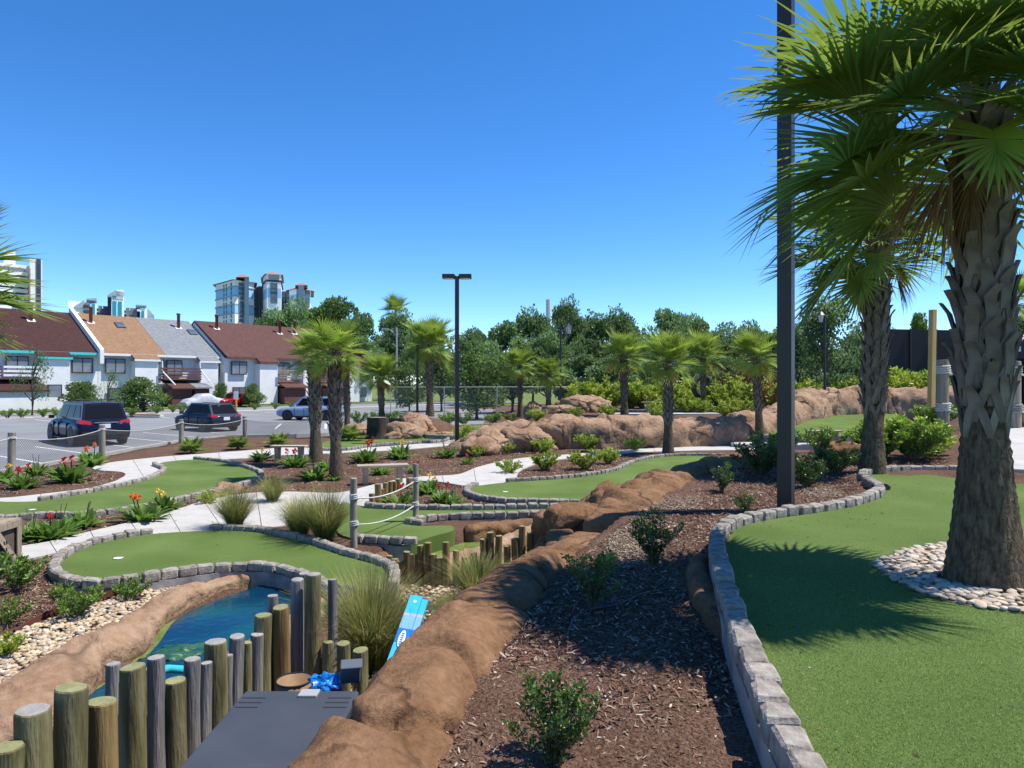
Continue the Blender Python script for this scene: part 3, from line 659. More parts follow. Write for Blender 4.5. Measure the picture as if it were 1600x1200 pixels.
path('path', 'pale concrete path winding from the crates to the middle of the course',
     pxpath([(20, 856), (75, 846), (140, 830), (205, 815), (265, 799), (315, 783), (350, 775), (405, 769), (455, 768), (520, 770), (548, 766), (600, 753), (650, 745), (715, 741), (745, 730), (785, 720), (830, 714), (900, 709), (1000, 701), (1100, 697), (1185, 696),
             (1190, 702), (1080, 704), (985, 707), (930, 712), (880, 717), (842, 723), (812, 736), (800, 752), (735, 759), (690, 753), (648, 752), (604, 770), (578, 790), (535, 787), (490, 792), (452, 818), (420, 824), (385, 822), (335, 830), (235, 838), (165, 849), (100, 861), (20, 876)], pz), pz,
     [jn([(205, 817), (224, 842)], pz), jn([(78, 846), (92, 868)], pz), jn([(318, 782), (350, 829)], pz), jn([(740, 730), (745, 760)], pz), jn([(640, 745), (650, 756)], pz), jn([(925, 705), (935, 715)], pz), jn([(140, 828), (155, 855)], pz), jn([(262, 798), (285, 836)], pz), jn([(400, 768), (410, 830)], pz), jn([(545, 764), (556, 795)], pz), jn([(595, 752), (606, 772)], pz), jn([(690, 741), (694, 756)], pz), jn([(790, 716), (830, 740)], pz), jn([(1020, 696), (1024, 708)], pz)])
path('path', 'pale concrete path sweeping behind the long curved green',
     pxpath([(-40, 780), (15, 777), (62, 772), (135, 763), (178, 752), (196, 742), (188, 737), (160, 735), (145, 732), (155, 726), (190, 720), (260, 713), (340, 707), (420, 701), (450, 697), (500, 701), (560, 700), (620, 696), (690, 690), (725, 684), (745, 683), (725, 691), (690, 697), (620, 703), (560, 706), (500, 709), (420, 712), (380, 716), (330, 718), (300, 719), (262, 722), (248, 727), (262, 735), (244, 748), (195, 761), (110, 777), (62, 784), (-40, 787)], pz), pz,
     [jn([(62, 770), (70, 786)], pz), jn([(165, 752), (190, 764)], pz), jn([(340, 704), (345, 720)], pz), jn([(205, 714), (215, 730)], pz), jn([(560, 698), (562, 708)], pz), jn([(110, 764), (120, 780)], pz), jn([(270, 710), (278, 724)], pz), jn([(420, 699), (424, 714)], pz), jn([(480, 698), (484, 711)], pz), jn([(630, 694), (634, 704)], pz)])
path('path', 'short strip of concrete path behind the first distant palms', [Vector(p) for p in [(-3.6, 29.6), (.0, 29.0), (.1, 29.9), (-3.6, 30.6)]], .10, [])
path('path', 'far concrete path leading to the distant bench', catmull([(4.2, 32.6), (7.5, 32.4), (11, 33.2), (12.0, 34.0), (11.2, 34.6), (8.5, 33.7), (4.4, 33.6)], True, .3), 1.14, [((7.6, 33), (1, 0))], .8)
path('path', 'bright concrete path at the right edge beyond the big palm', catmull([(7.9, 11.6), (9.4, 11.0), (13, 12.5), (16, 17), (13.5, 20), (11.0, 17.2), (9.4, 14.4)], True, .3), 0, [((10, 13.2), (.6, 1)), ((11, 15.2), (.6, 1)), ((9, 12), (.6, 1))], .8, zf=lambda x, y: float(HT(np.array([x]), np.array([y]))[0]) + .05)
path('path', 'concrete strip in front of the distant sloping green', catmull([(8.6, 27.0), (11, 26.6), (14, 27.2), (14, 27.9), (11, 27.5), (8.8, 28)], True, .3), .22, [], -.1)

# short synthetic blades on the near part of the raised green
rng = np.random.default_rng(91); nb = 190000; bx = rng.uniform(1.2, 4.6, nb * 2); by = 2.3 + 4.6 * rng.random(nb * 2)**1.25
k = inpoly(G6P, bx, by) & (bx / by < .78 + .25 * rng.random(len(bx))) & (rng.random(len(bx)) > npsm(3.6, 6.9, by)); bx, by = bx[k][:nb], by[k][:nb]; m = len(bx); a = rng.uniform(0, 6.28, m); hgt = rng.uniform(.004, .010, m); w = .0016
lx, ly = rng.normal(0, .006, m), rng.normal(0, .006, m); ca, sa = np.cos(a) * w, np.sin(a) * w; z = np.full(m, rz0 - .001)
V_ = np.stack([np.stack([bx - ca, by - sa, z], 1), np.stack([bx + ca, by + sa, z], 1), np.stack([bx + lx, by + ly, z + hgt], 1)], 1).reshape(-1, 3)
cc = 1.75 * np.array([(.08, .125, .030), (.115, .17, .044), (.155, .215, .064), (.20, .24, .09)])[rng.choice(4, m, p=[.3, .35, .25, .1])] * rng.uniform(.85, 1.15, (m, 1))
o = linkw('turf_blades', npmesh('turf_blades', V_, np.arange(3 * m).reshape(-1, 3), mat('turf_blade', [(1, 1, 1)], .7, attr='Col', spec=.2, transl=.25), np.repeat(cc, 3, 0)), G6); o['kind'] = 'stuff'
# ================================================================= LOG FENCES, POSTS, ROPES
def log_mesh(r, h, ms, me_, n=16, bend=.012, seed=0):
    rr = random.Random(seed); vs = []; fs = []; mi = []; sm_ = []
    zs = [0, h * .3, h * .6, h - .03, h - .008, h]; ax, ay = rr.uniform(-1, 1) * bend, rr.uniform(-1, 1) * bend
    tilt = rr.uniform(-.12, .12); td = rr.uniform(0, 6)
    wob = [1 + rr.uniform(-.05, .05) for _ in range(n)]
    for i, z in enumerate(zs):
        t = z / h; rad = r * (1.03 - .05 * t + rr.uniform(-.015, .015)) * (.93 if i == 5 else .985 if i == 4 else 1)
        for k in range(n):
            a = 2 * math.pi * k / n; x = rad * wob[k] * math.cos(a); y = rad * wob[k] * math.sin(a)
            zz = z + (tilt * (x * math.cos(td) + y * math.sin(td)) if i > 2 else 0)
            vs.append((x + ax * math.sin(t * 3), y + ay * math.sin(t * 3), zz))
    for i in range(len(zs) - 1):
        for k in range(n): fs.append((i * n + k, i * n + (k + 1) % n, (i + 1) * n + (k + 1) % n, (i + 1) * n + k)); mi.append(0); sm_.append(i < 3)
    fs.append(tuple(range((len(zs) - 1) * n, len(zs) * n))); mi.append(1); sm_.append(False)
    me = bpy.data.meshes.new('log'); me.from_pydata(vs, [], fs); me.materials.append(ms); me.materials.append(me_)
    me.polygons.foreach_set('material_index', mi); me.polygons.foreach_set('use_smooth', sm_); me.update(); return me
KND = {'n': ('log_new', 'end_green'), 'g': ('log_green', 'end_green'), 'y': ('log_grey', 'end_pale'), 'p': ('log_green', 'end_pale')}
def palisade(name, label, rows, zb):
    """rows: (u, v_top, d, diameter_px, kind)"""
    pts = [W(u, v, d) for u, v, d, w, k in rows]; c = sum(pts, Vector()) / len(pts)
    t = thing(name, label, 'log fence', (c.x, c.y, zb))
    for i, ((u, v, d, w, k), p) in enumerate(zip(rows, pts)):
        r = w / 2 / F * d; a, b = KND[k]
        linkw('log', log_mesh(r, p.z - zb, M[a], M[b], seed=int(u * 7 + v)), t, (p.x, p.y, zb), (random.uniform(-.02, .02), random.uniform(-.02, .02), random.uniform(0, 6)))
    return t
palisade('log_palisade', 'tall uneven log fence between the pond and the storage bin', [
    (8, 1168, 3.45, 46, 'g'), (50, 1108, 3.6, 50, 'p'), (78, 1150, 3.75, 24, 'y'), (105, 1076, 3.75, 48, 'g'), (140, 1108, 4.0, 20, 'y'), (163, 1093, 3.95, 44, 'n'), (172, 1038, 4.6, 22, 'y'), (194, 1066, 4.35, 21, 'y'),
    (209, 1042, 4.35, 38, 'g'), (228, 1046, 4.6, 14, 'g'), (246, 1027, 4.5, 26, 'y'), (276, 1061, 4.6, 33, 'g'), (301, 1030, 4.8, 25, 'y'), (321, 1036, 4.9, 18, 'y'), (338, 1002, 5.05, 34, 'p'), (359, 1024, 5.15, 13, 'y'), (368, 994, 5.25, 24, 'y'),
    (387, 1004, 5.3, 15, 'g'), (400, 991, 5.4, 20, 'y'), (410, 960, 5.5, 26, 'g'), (422, 930, 5.65, 17, 'y'), (442, 947, 5.6, 25, 'n'), (464, 905, 5.8, 20, 'y'), (478, 894, 5.95, 18, 'y'), (489, 896, 5.75, 23, 'p'), (516, 906, 5.9, 15, 'y')], -.12)
palisade('log_palisade', 'short green stained log stubs behind the grey work lamp', [(513, 1002, 5.75, 17, 'g'), (537, 1004, 5.6, 21, 'g'), (565, 1015, 5.4, 25, 'g')], -.12)
palisade('log_palisade', 'brown stepped log fence in front of the dark stream', [
    (609, 868, 9.6, 10, 'n'), (617, 873, 9.4, 11, 'n'), (625, 877, 9.3, 12, 'n'), (635, 862, 9.3, 11, 'n'), (646, 866, 9.2, 12, 'n'), (657, 852, 9.2, 11, 'n'), (668, 848, 9.2, 12, 'n'), (678, 866, 9.15, 11, 'n'), (687, 872, 9.15, 12, 'n'), (698, 847, 9.1, 12, 'n'),
    (712, 860, 9.15, 10, 'n'), (727, 870, 9.1, 11, 'n'), (740, 864, 9.1, 11, 'n'), (754, 842, 9.1, 12, 'n'), (768, 832, 9.1, 12, 'n'), (779, 837, 9.05, 11, 'n'), (791, 853, 8.95, 11, 'n'), (806, 841, 8.95, 13, 'n'), (816, 822, 8.95, 11, 'n'), (827, 832, 9.0, 11, 'n')], -.16)
palisade('log_border', 'low stepped border of short logs where the path meets the flower bed', [
    (581, 771, 14.0, 9, 'n'), (590, 756, 14.6, 11, 'n'), (597, 764, 14.9, 9, 'n'), (603, 754, 15.3, 9, 'n'), (610, 752, 15.7, 8, 'n'), (616, 752, 16.0, 7, 'n'), (622, 748, 16.3, 9, 'n'), (639, 747, 16.8, 10, 'n'), (605, 772, 14.6, 7, 'n'), (600, 776, 14.4, 6, 'n')], .0)

def rope_pts(a, b, sag, n=16):
    return [Vector(a).lerp(Vector(b), i / n) - Vector((0, 0, sag * 4 * (i / n) * (1 - i / n))) for i in range(n + 1)]
def coil(mb, c, r, turns=3, rr=.014, pitch=.028):
    pts = [(c[0] + r * math.cos(i * .5), c[1] + r * math.sin(i * .5), c[2] + pitch * (i * .5) / (2 * math.pi)) for i in range(int(turns * 12.6) + 1)]
    mb.tube(pts, rr, 5)
# near rope rail: two posts
t = thing('rope_fence', 'two round posts with double white ropes beside the turf ramp', 'rope fence', (*G(553, 853, .08), .05))
pa = Vector((*G(553, 853, .08), .05)); pb = Vector((*G(649, 816, .08), .05))
ha, hb_ = (853 - 744) / F * pa.y, (816 - 722) / F * pb.y
linkw('post', log_mesh(.052, ha, M['post_wood'], M['end_pale'], seed=1), t, pa); linkw('post', log_mesh(.05, hb_, M['post_wood'], M['end_pale'], seed=2), t, pb)
for fa, fb in ((.72, .72), (.34, .32)):
    mb = MB(); a = pa + Vector((0, 0, ha * fa)); b = pb + Vector((0, 0, hb_ * fb)); mb.tube(rope_pts(a, b, .10), .012, 6); coil(mb, a - Vector((0, 0, .03)), .058); coil(mb, b - Vector((0, 0, .03)), .056)
    linkw('rope', mb.mesh('rope', M['rope']), t)
# rope and net fence beside the car park
fp = [(-13.75, 13.5), (-13.8, 19.6), (-13.5, 23.4), (-13.7, 29.4), (-12.3, 32.7), (-8.95, 32.3)]
t = thing('rope_net_fence', 'post and rope fence hung with netting along the parking lot', 'rope fence', (-13.8, 19.7, 0))
fz = [.02] * 6; hh_ = [1.15, 1.15, 1.14, 1.02, 1.0, 1.06]
for i, (x, y) in enumerate(fp):
    linkw('post', log_mesh(.095, hh_[i], M['post_wood'], M['end_pale'], seed=20 + i), t, (x, y, fz[i]))
for i in range(5):
    a = Vector((*fp[i], hh_[i] * .88)); b = Vector((*fp[i + 1], hh_[i + 1] * .88)); rp = rope_pts(a, b, .16, 20)
    mb = MB(); mb.tube(rp, .012, 6); coil(mb, a - Vector((0, 0, .03)), .10, 2, .016)
    linkw('rope', mb.mesh('rope', M['rope']), t)
    # netting: diamond mesh of thin cords hung from the rope
    L = (b - a).length; ncol = int(L / .085); nrow = 11; vs = []; fs = []
    dirv = (b - a); dirv.z = 0; dirv.normalize()
    def npnt(c, r):
        tt = c / ncol; top = a.lerp(b, tt).z - .16 * 4 * tt * (1 - tt); p = a.lerp(b, tt); return Vector((p.x, p.y, .04 + (top - .04) * (1 - r / nrow)))
    wd = .0055
    for r_ in range(nrow):
        for c_ in range(ncol):
            for (c0, r0, c1, r1) in (((c_, r_, c_ + .5, r_ + .5), (c_ + .5, r_ + .5, c_ + 1, r_), (c_, r_ + 1, c_ + .5, r_ + .5), (c_ + .5, r_ + .5, c_ + 1, r_ + 1))):
                p, q = npnt(c0, r0), npnt(c1, r1); n_ = dirv.cross((q - p).normalized()); w_ = Vector((0, 0, wd)); o = len(vs)
                vs += [p - w_, q - w_, q + w_, p + w_]; fs.append((o, o + 1, o + 2, o + 3))
    linkw('netting', MB().add(vs, fs).mesh('netting', M['net']), t)
# pilings with rope by the right-hand path
t = thing('piling_rope_rail', 'thick rope wrapped pilings beside the bright path behind the big palm', 'rope fence', (9.66, 16, 1.55))
pp = []
for u, vt, vb, d in ((1473, 562, 660, 15.2), (1585, 564, 662, 15.2), (1700, 566, 660, 15.5)):
    p = W(u, vb, d); hgt = (vb - vt) / F * d + .15; z = p.z - .15; pp.append((p, z + hgt))
    linkw('piling', log_mesh(.125, hgt, M['post_wood'], M['end_pale'], seed=int(u)), t, (p.x, p.y, z))
for i in range(2):
    for dz in (-.25, -1.05):
        a = Vector((pp[i][0].x, pp[i][0].y, pp[i][1] + dz)); b = Vector((pp[i + 1][0].x, pp[i + 1][0].y, pp[i + 1][1] + dz)); mb = MB(); mb.tube(rope_pts(a, b, .12), .02, 6)
        coil(mb, a - Vector((0, 0, .06)), .135, 4, .02, .045); coil(mb, b - Vector((0, 0, .06)), .135, 4, .02, .045); linkw('rope', mb.mesh('rope', M['rope']), t)
# yellow timber post
p = W(1455, 636, 14.0); h = (636 - 484) / F * 14.0
tag(link('timber_post', MB().box((0, 0, h / 2), (.10, .10, h)).mesh('timber_post', mat('new_timber', [(.42, .27, .09), (.55, .38, .15)], .8, 4, 6, .3, 15, stretch=(6, 6, .6))), None, (p.x, p.y, p.z), (0, R(1.2), .3)), 'square yellow timber post standing between the two right palms', 'post')

# ================================================================= BENCHES
def bench(u, v, d, length, rz, label, z=None):
    p = W(u, v, d); z = p.z if z is None else z
    t = thing('bench', label, 'bench', (p.x, p.y, z), rz, 'plain wooden benches')
    bm = bmesh.new(); bmesh.ops.create_cube(bm, size=1); bmesh.ops.scale(bm, vec=(length, .34, .055), verts=bm.verts)
    bmesh.ops.bevel(bm, geom=bm.edges[:], offset=.01, segments=1, affect='EDGES'); me = bpy.data.meshes.new('seat'); bm.to_mesh(me); bm.free(); me.materials.append(M['bench_wood']); link('seat', me, t, (0, 0, .445))
    for s in (-1, 1):
        mb = MB(); x = s * length * .33
        mb.add([(x - .06, -.10, 0), (x + .06, -.10, 0), (x + .06, .10, 0), (x - .06, .10, 0), (x - .06, -.15, .42), (x + .06, -.15, .42), (x + .06, .15, .42), (x - .06, .15, .42)],
               [(0, 3, 2, 1), (4, 5, 6, 7), (0, 1, 5, 4), (1, 2, 6, 5), (2, 3, 7, 6), (3, 0, 4, 7)])
        link('leg', mb.mesh('leg', M['bench_wood']), t)
    return t
bench(598, 753, 17.4, 1.25, .28, 'plain wooden bench on the mulch beside the log border', .06)
bench(452, 713, 22.8, 1.15, -.05, 'small wooden bench in front of the net fence beside the twin palms', .06)
bench(1288, 692, 26.8, 1.25, .05, 'wooden bench in front of the distant sloping green')
bench(1022, 636, 37, 1.3, .0, 'tiny distant bench beyond the rock ridge', 1.1)

# ================================================================= STORAGE CORNER
M['bin'] = mat('grey_resin', [(.042, .047, .058), (.055, .06, .07)], .55, 3, 6, .12, 200, .004, .4)
M['bin_lt'] = mat('grey_latch', [(.32, .33, .34)], .45)
t = thing('storage_bin', 'dark grey resin storage bin with a pale latch below the logs', 'storage bin', (-1.36, 3.75, -.08))
def bev_box(c, size, bev, m, name, parent, seg=2, rot=(0, 0, 0)):
    bm = bmesh.new(); bmesh.ops.create_cube(bm, size=1); bmesh.ops.scale(bm, vec=size, verts=bm.verts)
    bmesh.ops.bevel(bm, geom=bm.edges[:], offset=bev, segments=seg, affect='EDGES', profile=.6)
    me = bpy.data.meshes.new(name); bm.to_mesh(me); bm.free(); me.materials.append(m); return linkw(name, me, parent, c, rot)
bev_box((-1.36, 3.75, .18), (.66, 1.62, .52), .02, M['bin'], 'bin_body', t)
bev_box((-1.36, 3.76, .47), (.74, 1.70, .085), .022, M['bin'], 'lid', t, 3)
for sx in (-1, 1):
    for k in range(3): bev_box((-1.36 + sx * .27, 4.50 - k * .065, .5135), (.15, .018, .012), .004, M['bin'], 'lid_rib', t, 1)
bev_box((-1.36, 3.75, .513), (.40, 1.3, .006), .002, M['bin'], 'lid_panel', t, 1)
bev_box((-1.30, 4.55, .517), (.12, .10, .02), .006, M['bin_lt'], 'latch', t)
# round basket
p = W(460, 1062, 4.95); t = thing('basket', 'round brown bin with a dark rim behind the storage bin', 'basket', (p.x, p.y, -.08))
mb = MB(); nn = 28; prof = [(.09, 0), (.125, p.z + .08), (.118, p.z + .08), (.085, .03)]
for r_, z_ in prof: mb.v += [(r_ * math.cos(k * 2 * math.pi / nn), r_ * math.sin(k * 2 * math.pi / nn), z_) for k in range(nn)]
mb.f += [(i * nn + k, i * nn + (k + 1) % nn, (i + 1) * nn + (k + 1) % nn, (i + 1) * nn + k) for i in range(3) for k in range(nn)]; mb.f.append(tuple(range(3 * nn, 4 * nn))); mb.mi = [0] * len(mb.f)
link('bucket_wall', mb.mesh('bucket_wall', mat('brown_bin', [(.20, .12, .06), (.27, .17, .09)], .7, 8), True), t)
mb = MB(); mb.tube([(.123 * math.cos(k * .2244), .123 * math.sin(k * .2244), p.z + .08) for k in range(29)], .006, 6); link('rim', mb.mesh('rim', M['black']), t)
# blue plastic bags
M['blue_bag'] = mat('blue_plastic', [(.005, .16, .55), (.02, .28, .75)], .3, 9, 4, .5, 20, .02, .5, transl=.15)
def bag(u, v, d, size, label, seed):
    p = W(u, v, d); bm = bmesh.new(); bmesh.ops.create_icosphere(bm, subdivisions=4, radius=1)
    for q in bm.verts:
        c = q.co.copy(); n_ = 1 - abs(mnoise.noise(c * 1.4 + Vector((seed, 0, 0)))) * .7 + .16 * mnoise.noise(c * 3.2 + Vector((0, seed, 0))) ; c = c * n_
        q.co = Vector((c.x * size[0], c.y * size[1], max(c.z, -.6) * size[2]))
    me = bpy.data.meshes.new('plastic_bag'); bm.to_mesh(me); bm.free(); me.materials.append(M['blue_bag'])
    return tag(link('plastic_bag', me, None, p), label, 'bag')
bag(508, 1070, 4.85, (.13, .09, .09), 'crumpled bright blue plastic bag behind the storage bin lid', 3)
bag(810, 889, 8.4, (.07, .06, .06), 'small blue plastic bag tucked behind the rock edge by the logs', 8)
# work lamp
p = W(548, 1052, 4.85); t = thing('work_lamp', 'grey work lamp on a thin stand beside the blue bag', 'lamp', (p.x, p.y, -.08))
M['lamp_grey'] = mat('lamp_grey', [(.10, .115, .14)], .5); hh = p.z + .08
bev_box((p.x, p.y, p.z), (.125, .075, .11), .012, M['lamp_grey'], 'housing', t, 2, (.25, 0, .2))
bev_box((p.x + .005, p.y, p.z + .062), (.145, .10, .016), .005, M['lamp_grey'], 'hood', t, 1, (.25, 0, .2))
linkw('stand', MB().tube([(p.x + .04, p.y + .01, -.08), (p.x + .03, p.y, p.z - .04)], .007, 8).mesh('stand', M['grey_metal']), t)
linkw('bracket', MB().tube([(p.x - .06, p.y - .03, p.z - .05), (p.x - .065, p.y - .035, p.z + .02)], .006, 6).mesh('bracket', M['grey_metal']), t)
# blue folded platform leaning in the gap
M['blue1'] = mat('sky_blue_paint', [(.03, .40, .80)], .4); M['blue2'] = mat('deep_blue_paint', [(.01, .15, .62)], .4); M['blue3'] = mat('pale_blue_paint', [(.16, .36, .66)], .45); M['tanp'] = mat('tan_mark', [(.38, .34, .33)], .7)
M['orange'] = mat('orange_plastic', [(.65, .34, .04)], .5)
top = W(655, 934, 6.1); bot = W(600, 1095, 5.15); ax = (top - bot); Lh = ax.length; axn = ax.normalized(); sidev = Vector((.95, .1, -.05)); sidev = (sidev - axn * sidev.dot(axn)).normalized(); nv = axn.cross(sidev).normalized()
if nv.y > 0: nv = -nv
t = thing('folded_platform', 'bright blue folded work platform leaning up behind the brown rock edge', 'work platform', tuple(bot))
def plank(o0, o1, a0, a1, lift, th, m, name, par):
    vs = []
    for k in (lift, lift - th):
        for (s_, a_) in ((o0, a0), (o1, a0), (o1, a1), (o0, a1)): vs.append(bot + sidev * s_ + axn * a_ + nv * k)
    return linkw(name, MB().add(vs, [(0, 1, 2, 3), (7, 6, 5, 4), (0, 4, 5, 1), (1, 5, 6, 2), (2, 6, 7, 3), (3, 7, 4, 0)]).mesh(name, m), par)
rail1 = plank(-.075, .03, 0, Lh, .02, .035, M['blue1'], 'board', t); rail2 = plank(.034, .085, -.02, Lh - .03, .02, .035, M['blue1'], 'board', t)
f_ = lambda v: Lh * (1 - (v - 933) / (1120 - 933)) 
for r_, o0, o1 in ((rail1, -.075, .03), (rail2, .034, .085)):
    a_ = Lh * .80; plank(o0, o1, Lh * .775, Lh * .80, .0225, .002, M['tanp'], 'mark', r_); plank(o0, o1, Lh * .64, Lh * .775, .0225, .002, M['blue3'], 'mark', r_); plank(o0, o1, Lh * .50, Lh * .64, .0225, .002, M['blue2'], 'mark', r_)
def disc(cs, ca, rs, ra, lift, m, name, par, n=24):
    linkw(name, MB().add([bot + sidev * (cs + rs * math.cos(k * 2 * math.pi / n)) + axn * (ca + ra * math.sin(k * 2 * math.pi / n)) + nv * lift for k in range(n)], [tuple(range(n))]).mesh(name, m), par)
disc(-.022, Lh * .535, .032, .10, .0245, M['blue2'], 'logo', rail1); disc(-.022, Lh * .535, .026, .088, .0262, M['white'], 'logo', rail1)
for k in range(6): plank(-.034, -.010, Lh * .535 - .065 + k * .022, Lh * .535 - .065 + k * .022 + .014, .0278, .001, M['blue2'], 'logo_letter', rail1)
disc(-.02, Lh * .93, .014, .016, .0245, M['white'], 'rivet', rail1)
for s_ in (.10, .13):
    linkw('leg', MB().tube([bot + sidev * s_ + axn * (Lh * .82) - nv * .05, bot + sidev * (s_ + .02) + axn * (Lh * .2) - nv * .14], .012, 8).mesh('leg', M['orange'] if s_ > .11 else M['black']), t)
linkw('foot', MB().box(bot + sidev * .13 + axn * (Lh * .52) - nv * .08, (.07, .05, .14)).mesh('foot', M['orange']), t)
# turquoise trough rim
tag(linkw('trough_rim', MB().tube([W(150, 1180, 4.9), W(200, 1085, 5.2), W(228, 1055, 5.6), W(262, 1045, 6.0), W(295, 1047, 6.1)], .035, 10).mesh('trough_rim', mat('turquoise', [(.03, .36, .50), (.05, .45, .58)], .35, 6), True)), 'turquoise plastic trough rim glimpsed between the logs', 'trough')
# algae mound in the pond
tag(boulder('algae_mound', (*G(285, 1022, -.12), -.17), (.36, .28, .12), M['algae'], 33, .4, .3, 5, .25), 'green algae covered rock in the shallow end of the pond', 'rock')
# red-brown steel edging strip between mulch and pebbles
est = catmull([G(20, 996, .0), G(60, 972, .0), (G(130, 944, 0)), G(200, 926, .0), G(270, 909, .0), G(345, 899, .0)], False, .1); mb = MB()
vs = [(p.x, p.y, z) for p in est for z in (-.15, .075)] + [(p.x + .012, p.y + .012, z) for p in est for z in (-.15, .075)]; n = len(est)
fs = [(2 * i, 2 * i + 2, 2 * i + 3, 2 * i + 1) for i in range(n - 1)] + [(2 * n + 2 * i + 1, 2 * n + 2 * i + 3, 2 * n + 2 * i + 2, 2 * n + 2 * i) for i in range(n - 1)] + [(2 * i + 1, 2 * i + 3, 2 * n + 2 * i + 3, 2 * n + 2 * i + 1) for i in range(n - 1)]
tag(linkw('edging_strip', mb.add(vs, fs).mesh('edging_strip', mat('rust_steel', [(.09, .03, .022), (.14, .045, .03)], .7, 6))), 'rust red edging strip between the mulch and the tan pebbles', 'edging')
# black irrigation hose and a pipe in the mulch bed
tag(linkw('irrigation_hose', MB().tube([(x, y, H(x, y) + .012) for x, y in [(.35, 4.55), (.42, 4.9), (.55, 5.1), (.78, 5.2), (1.0, 5.45), (1.25, 5.6)]], .007, 6).mesh('hose', mat('hose', [(.10, .09, .09)], .6)), None), 'thin dark irrigation hose curling across the near mulch', 'hose')
# ground spot lamp by the stone border
p = Vector((*G(1378, 770, 1.0), 1.0)); t = thing('ground_spotlight', 'black wedge spotlight against the stone border beyond the pole', 'lamp', (p.x, p.y, .98))
bev_box((p.x - .02, p.y, 1.05), (.10, .22, .15), .02, M['black'], 'housing', t, 2, (0, .5, .5)); linkw('spike', MB().tube([(p.x, p.y, .93), (p.x, p.y, 1.03)], .012, 6).mesh('spike', M['black']), t)
for k in range(2): linkw('screw', MB().lathe([(.010, 0), (.010, .008)], 8, (p.x - .05 + k * .01, p.y - .08 + k * .1, 1.115)).mesh('screw', M['grey_metal']), t)

# ================================================================= CRATES (left edge)
def crate(c, size, rz, label):
    t = thing('wooden_crate', label, 'crate', c, rz); L_, D_, Hh = size; bd = .09
    m = M['crate_wood']
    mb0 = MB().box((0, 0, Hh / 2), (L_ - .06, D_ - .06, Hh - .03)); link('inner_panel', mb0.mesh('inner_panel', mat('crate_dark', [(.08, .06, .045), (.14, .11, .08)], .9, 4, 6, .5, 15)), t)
    def brd(cc, sz, ry=0, rx=0): link('board', MB().box((0, 0, 0), sz).mesh('board', m), t, cc, (rx, ry, 0))
    for s in (-1, 1):
        y = s * D_ / 2
        brd((0, y, Hh - bd / 2), (L_, .022, bd)); brd((0, y, bd / 2), (L_, .022, bd))
        for x in (-1, 1): brd((x * (L_ / 2 - bd / 2), y + s * .002, Hh / 2), (bd, .022, Hh - 2 * bd))
        x = s * L_ / 2
        brd((x, 0, Hh - bd / 2), (.022, D_ + .03, bd)); brd((x, 0, bd / 2), (.022, D_ + .03, bd))
        for y2 in (-1, 1): brd((x + s * .002, y2 * (D_ / 2 - bd / 2), Hh / 2), (.022, bd, Hh - 2 * bd))
        brd((x + s * .001, 0, Hh / 2), (.02, bd, math.hypot(D_, Hh) * .8), 0, math.atan2(D_ * .7, Hh * .8) * 1)
    n_ = 6
    for k in range(n_): brd(((k + .5) * L_ / n_ - L_ / 2, 0, Hh + .008), (L_ / n_ - .012, D_ + .03, .018))
    # stencilled letters on the end board
    for k in range(4): link('stencil', MB().box((0, 0, 0), (.002, .02, .05)).mesh('stencil', M['black']), t, (L_ / 2 + .0135, -.05 + (k % 2) * .045, Hh * .45 + (k // 2) * .09), (.4, 0, 0))
    return t
pc = G(20, 898, .06)
crate((-7.12, 9.3, .05), (.95, .62, .62), .06, 'weathered wooden crate with diagonal brace nearer the path')
crate((-9.15, 11.6, .05), (.9, .6, .62), .02, 'weathered wooden crate behind the nearer crate at the left edge')
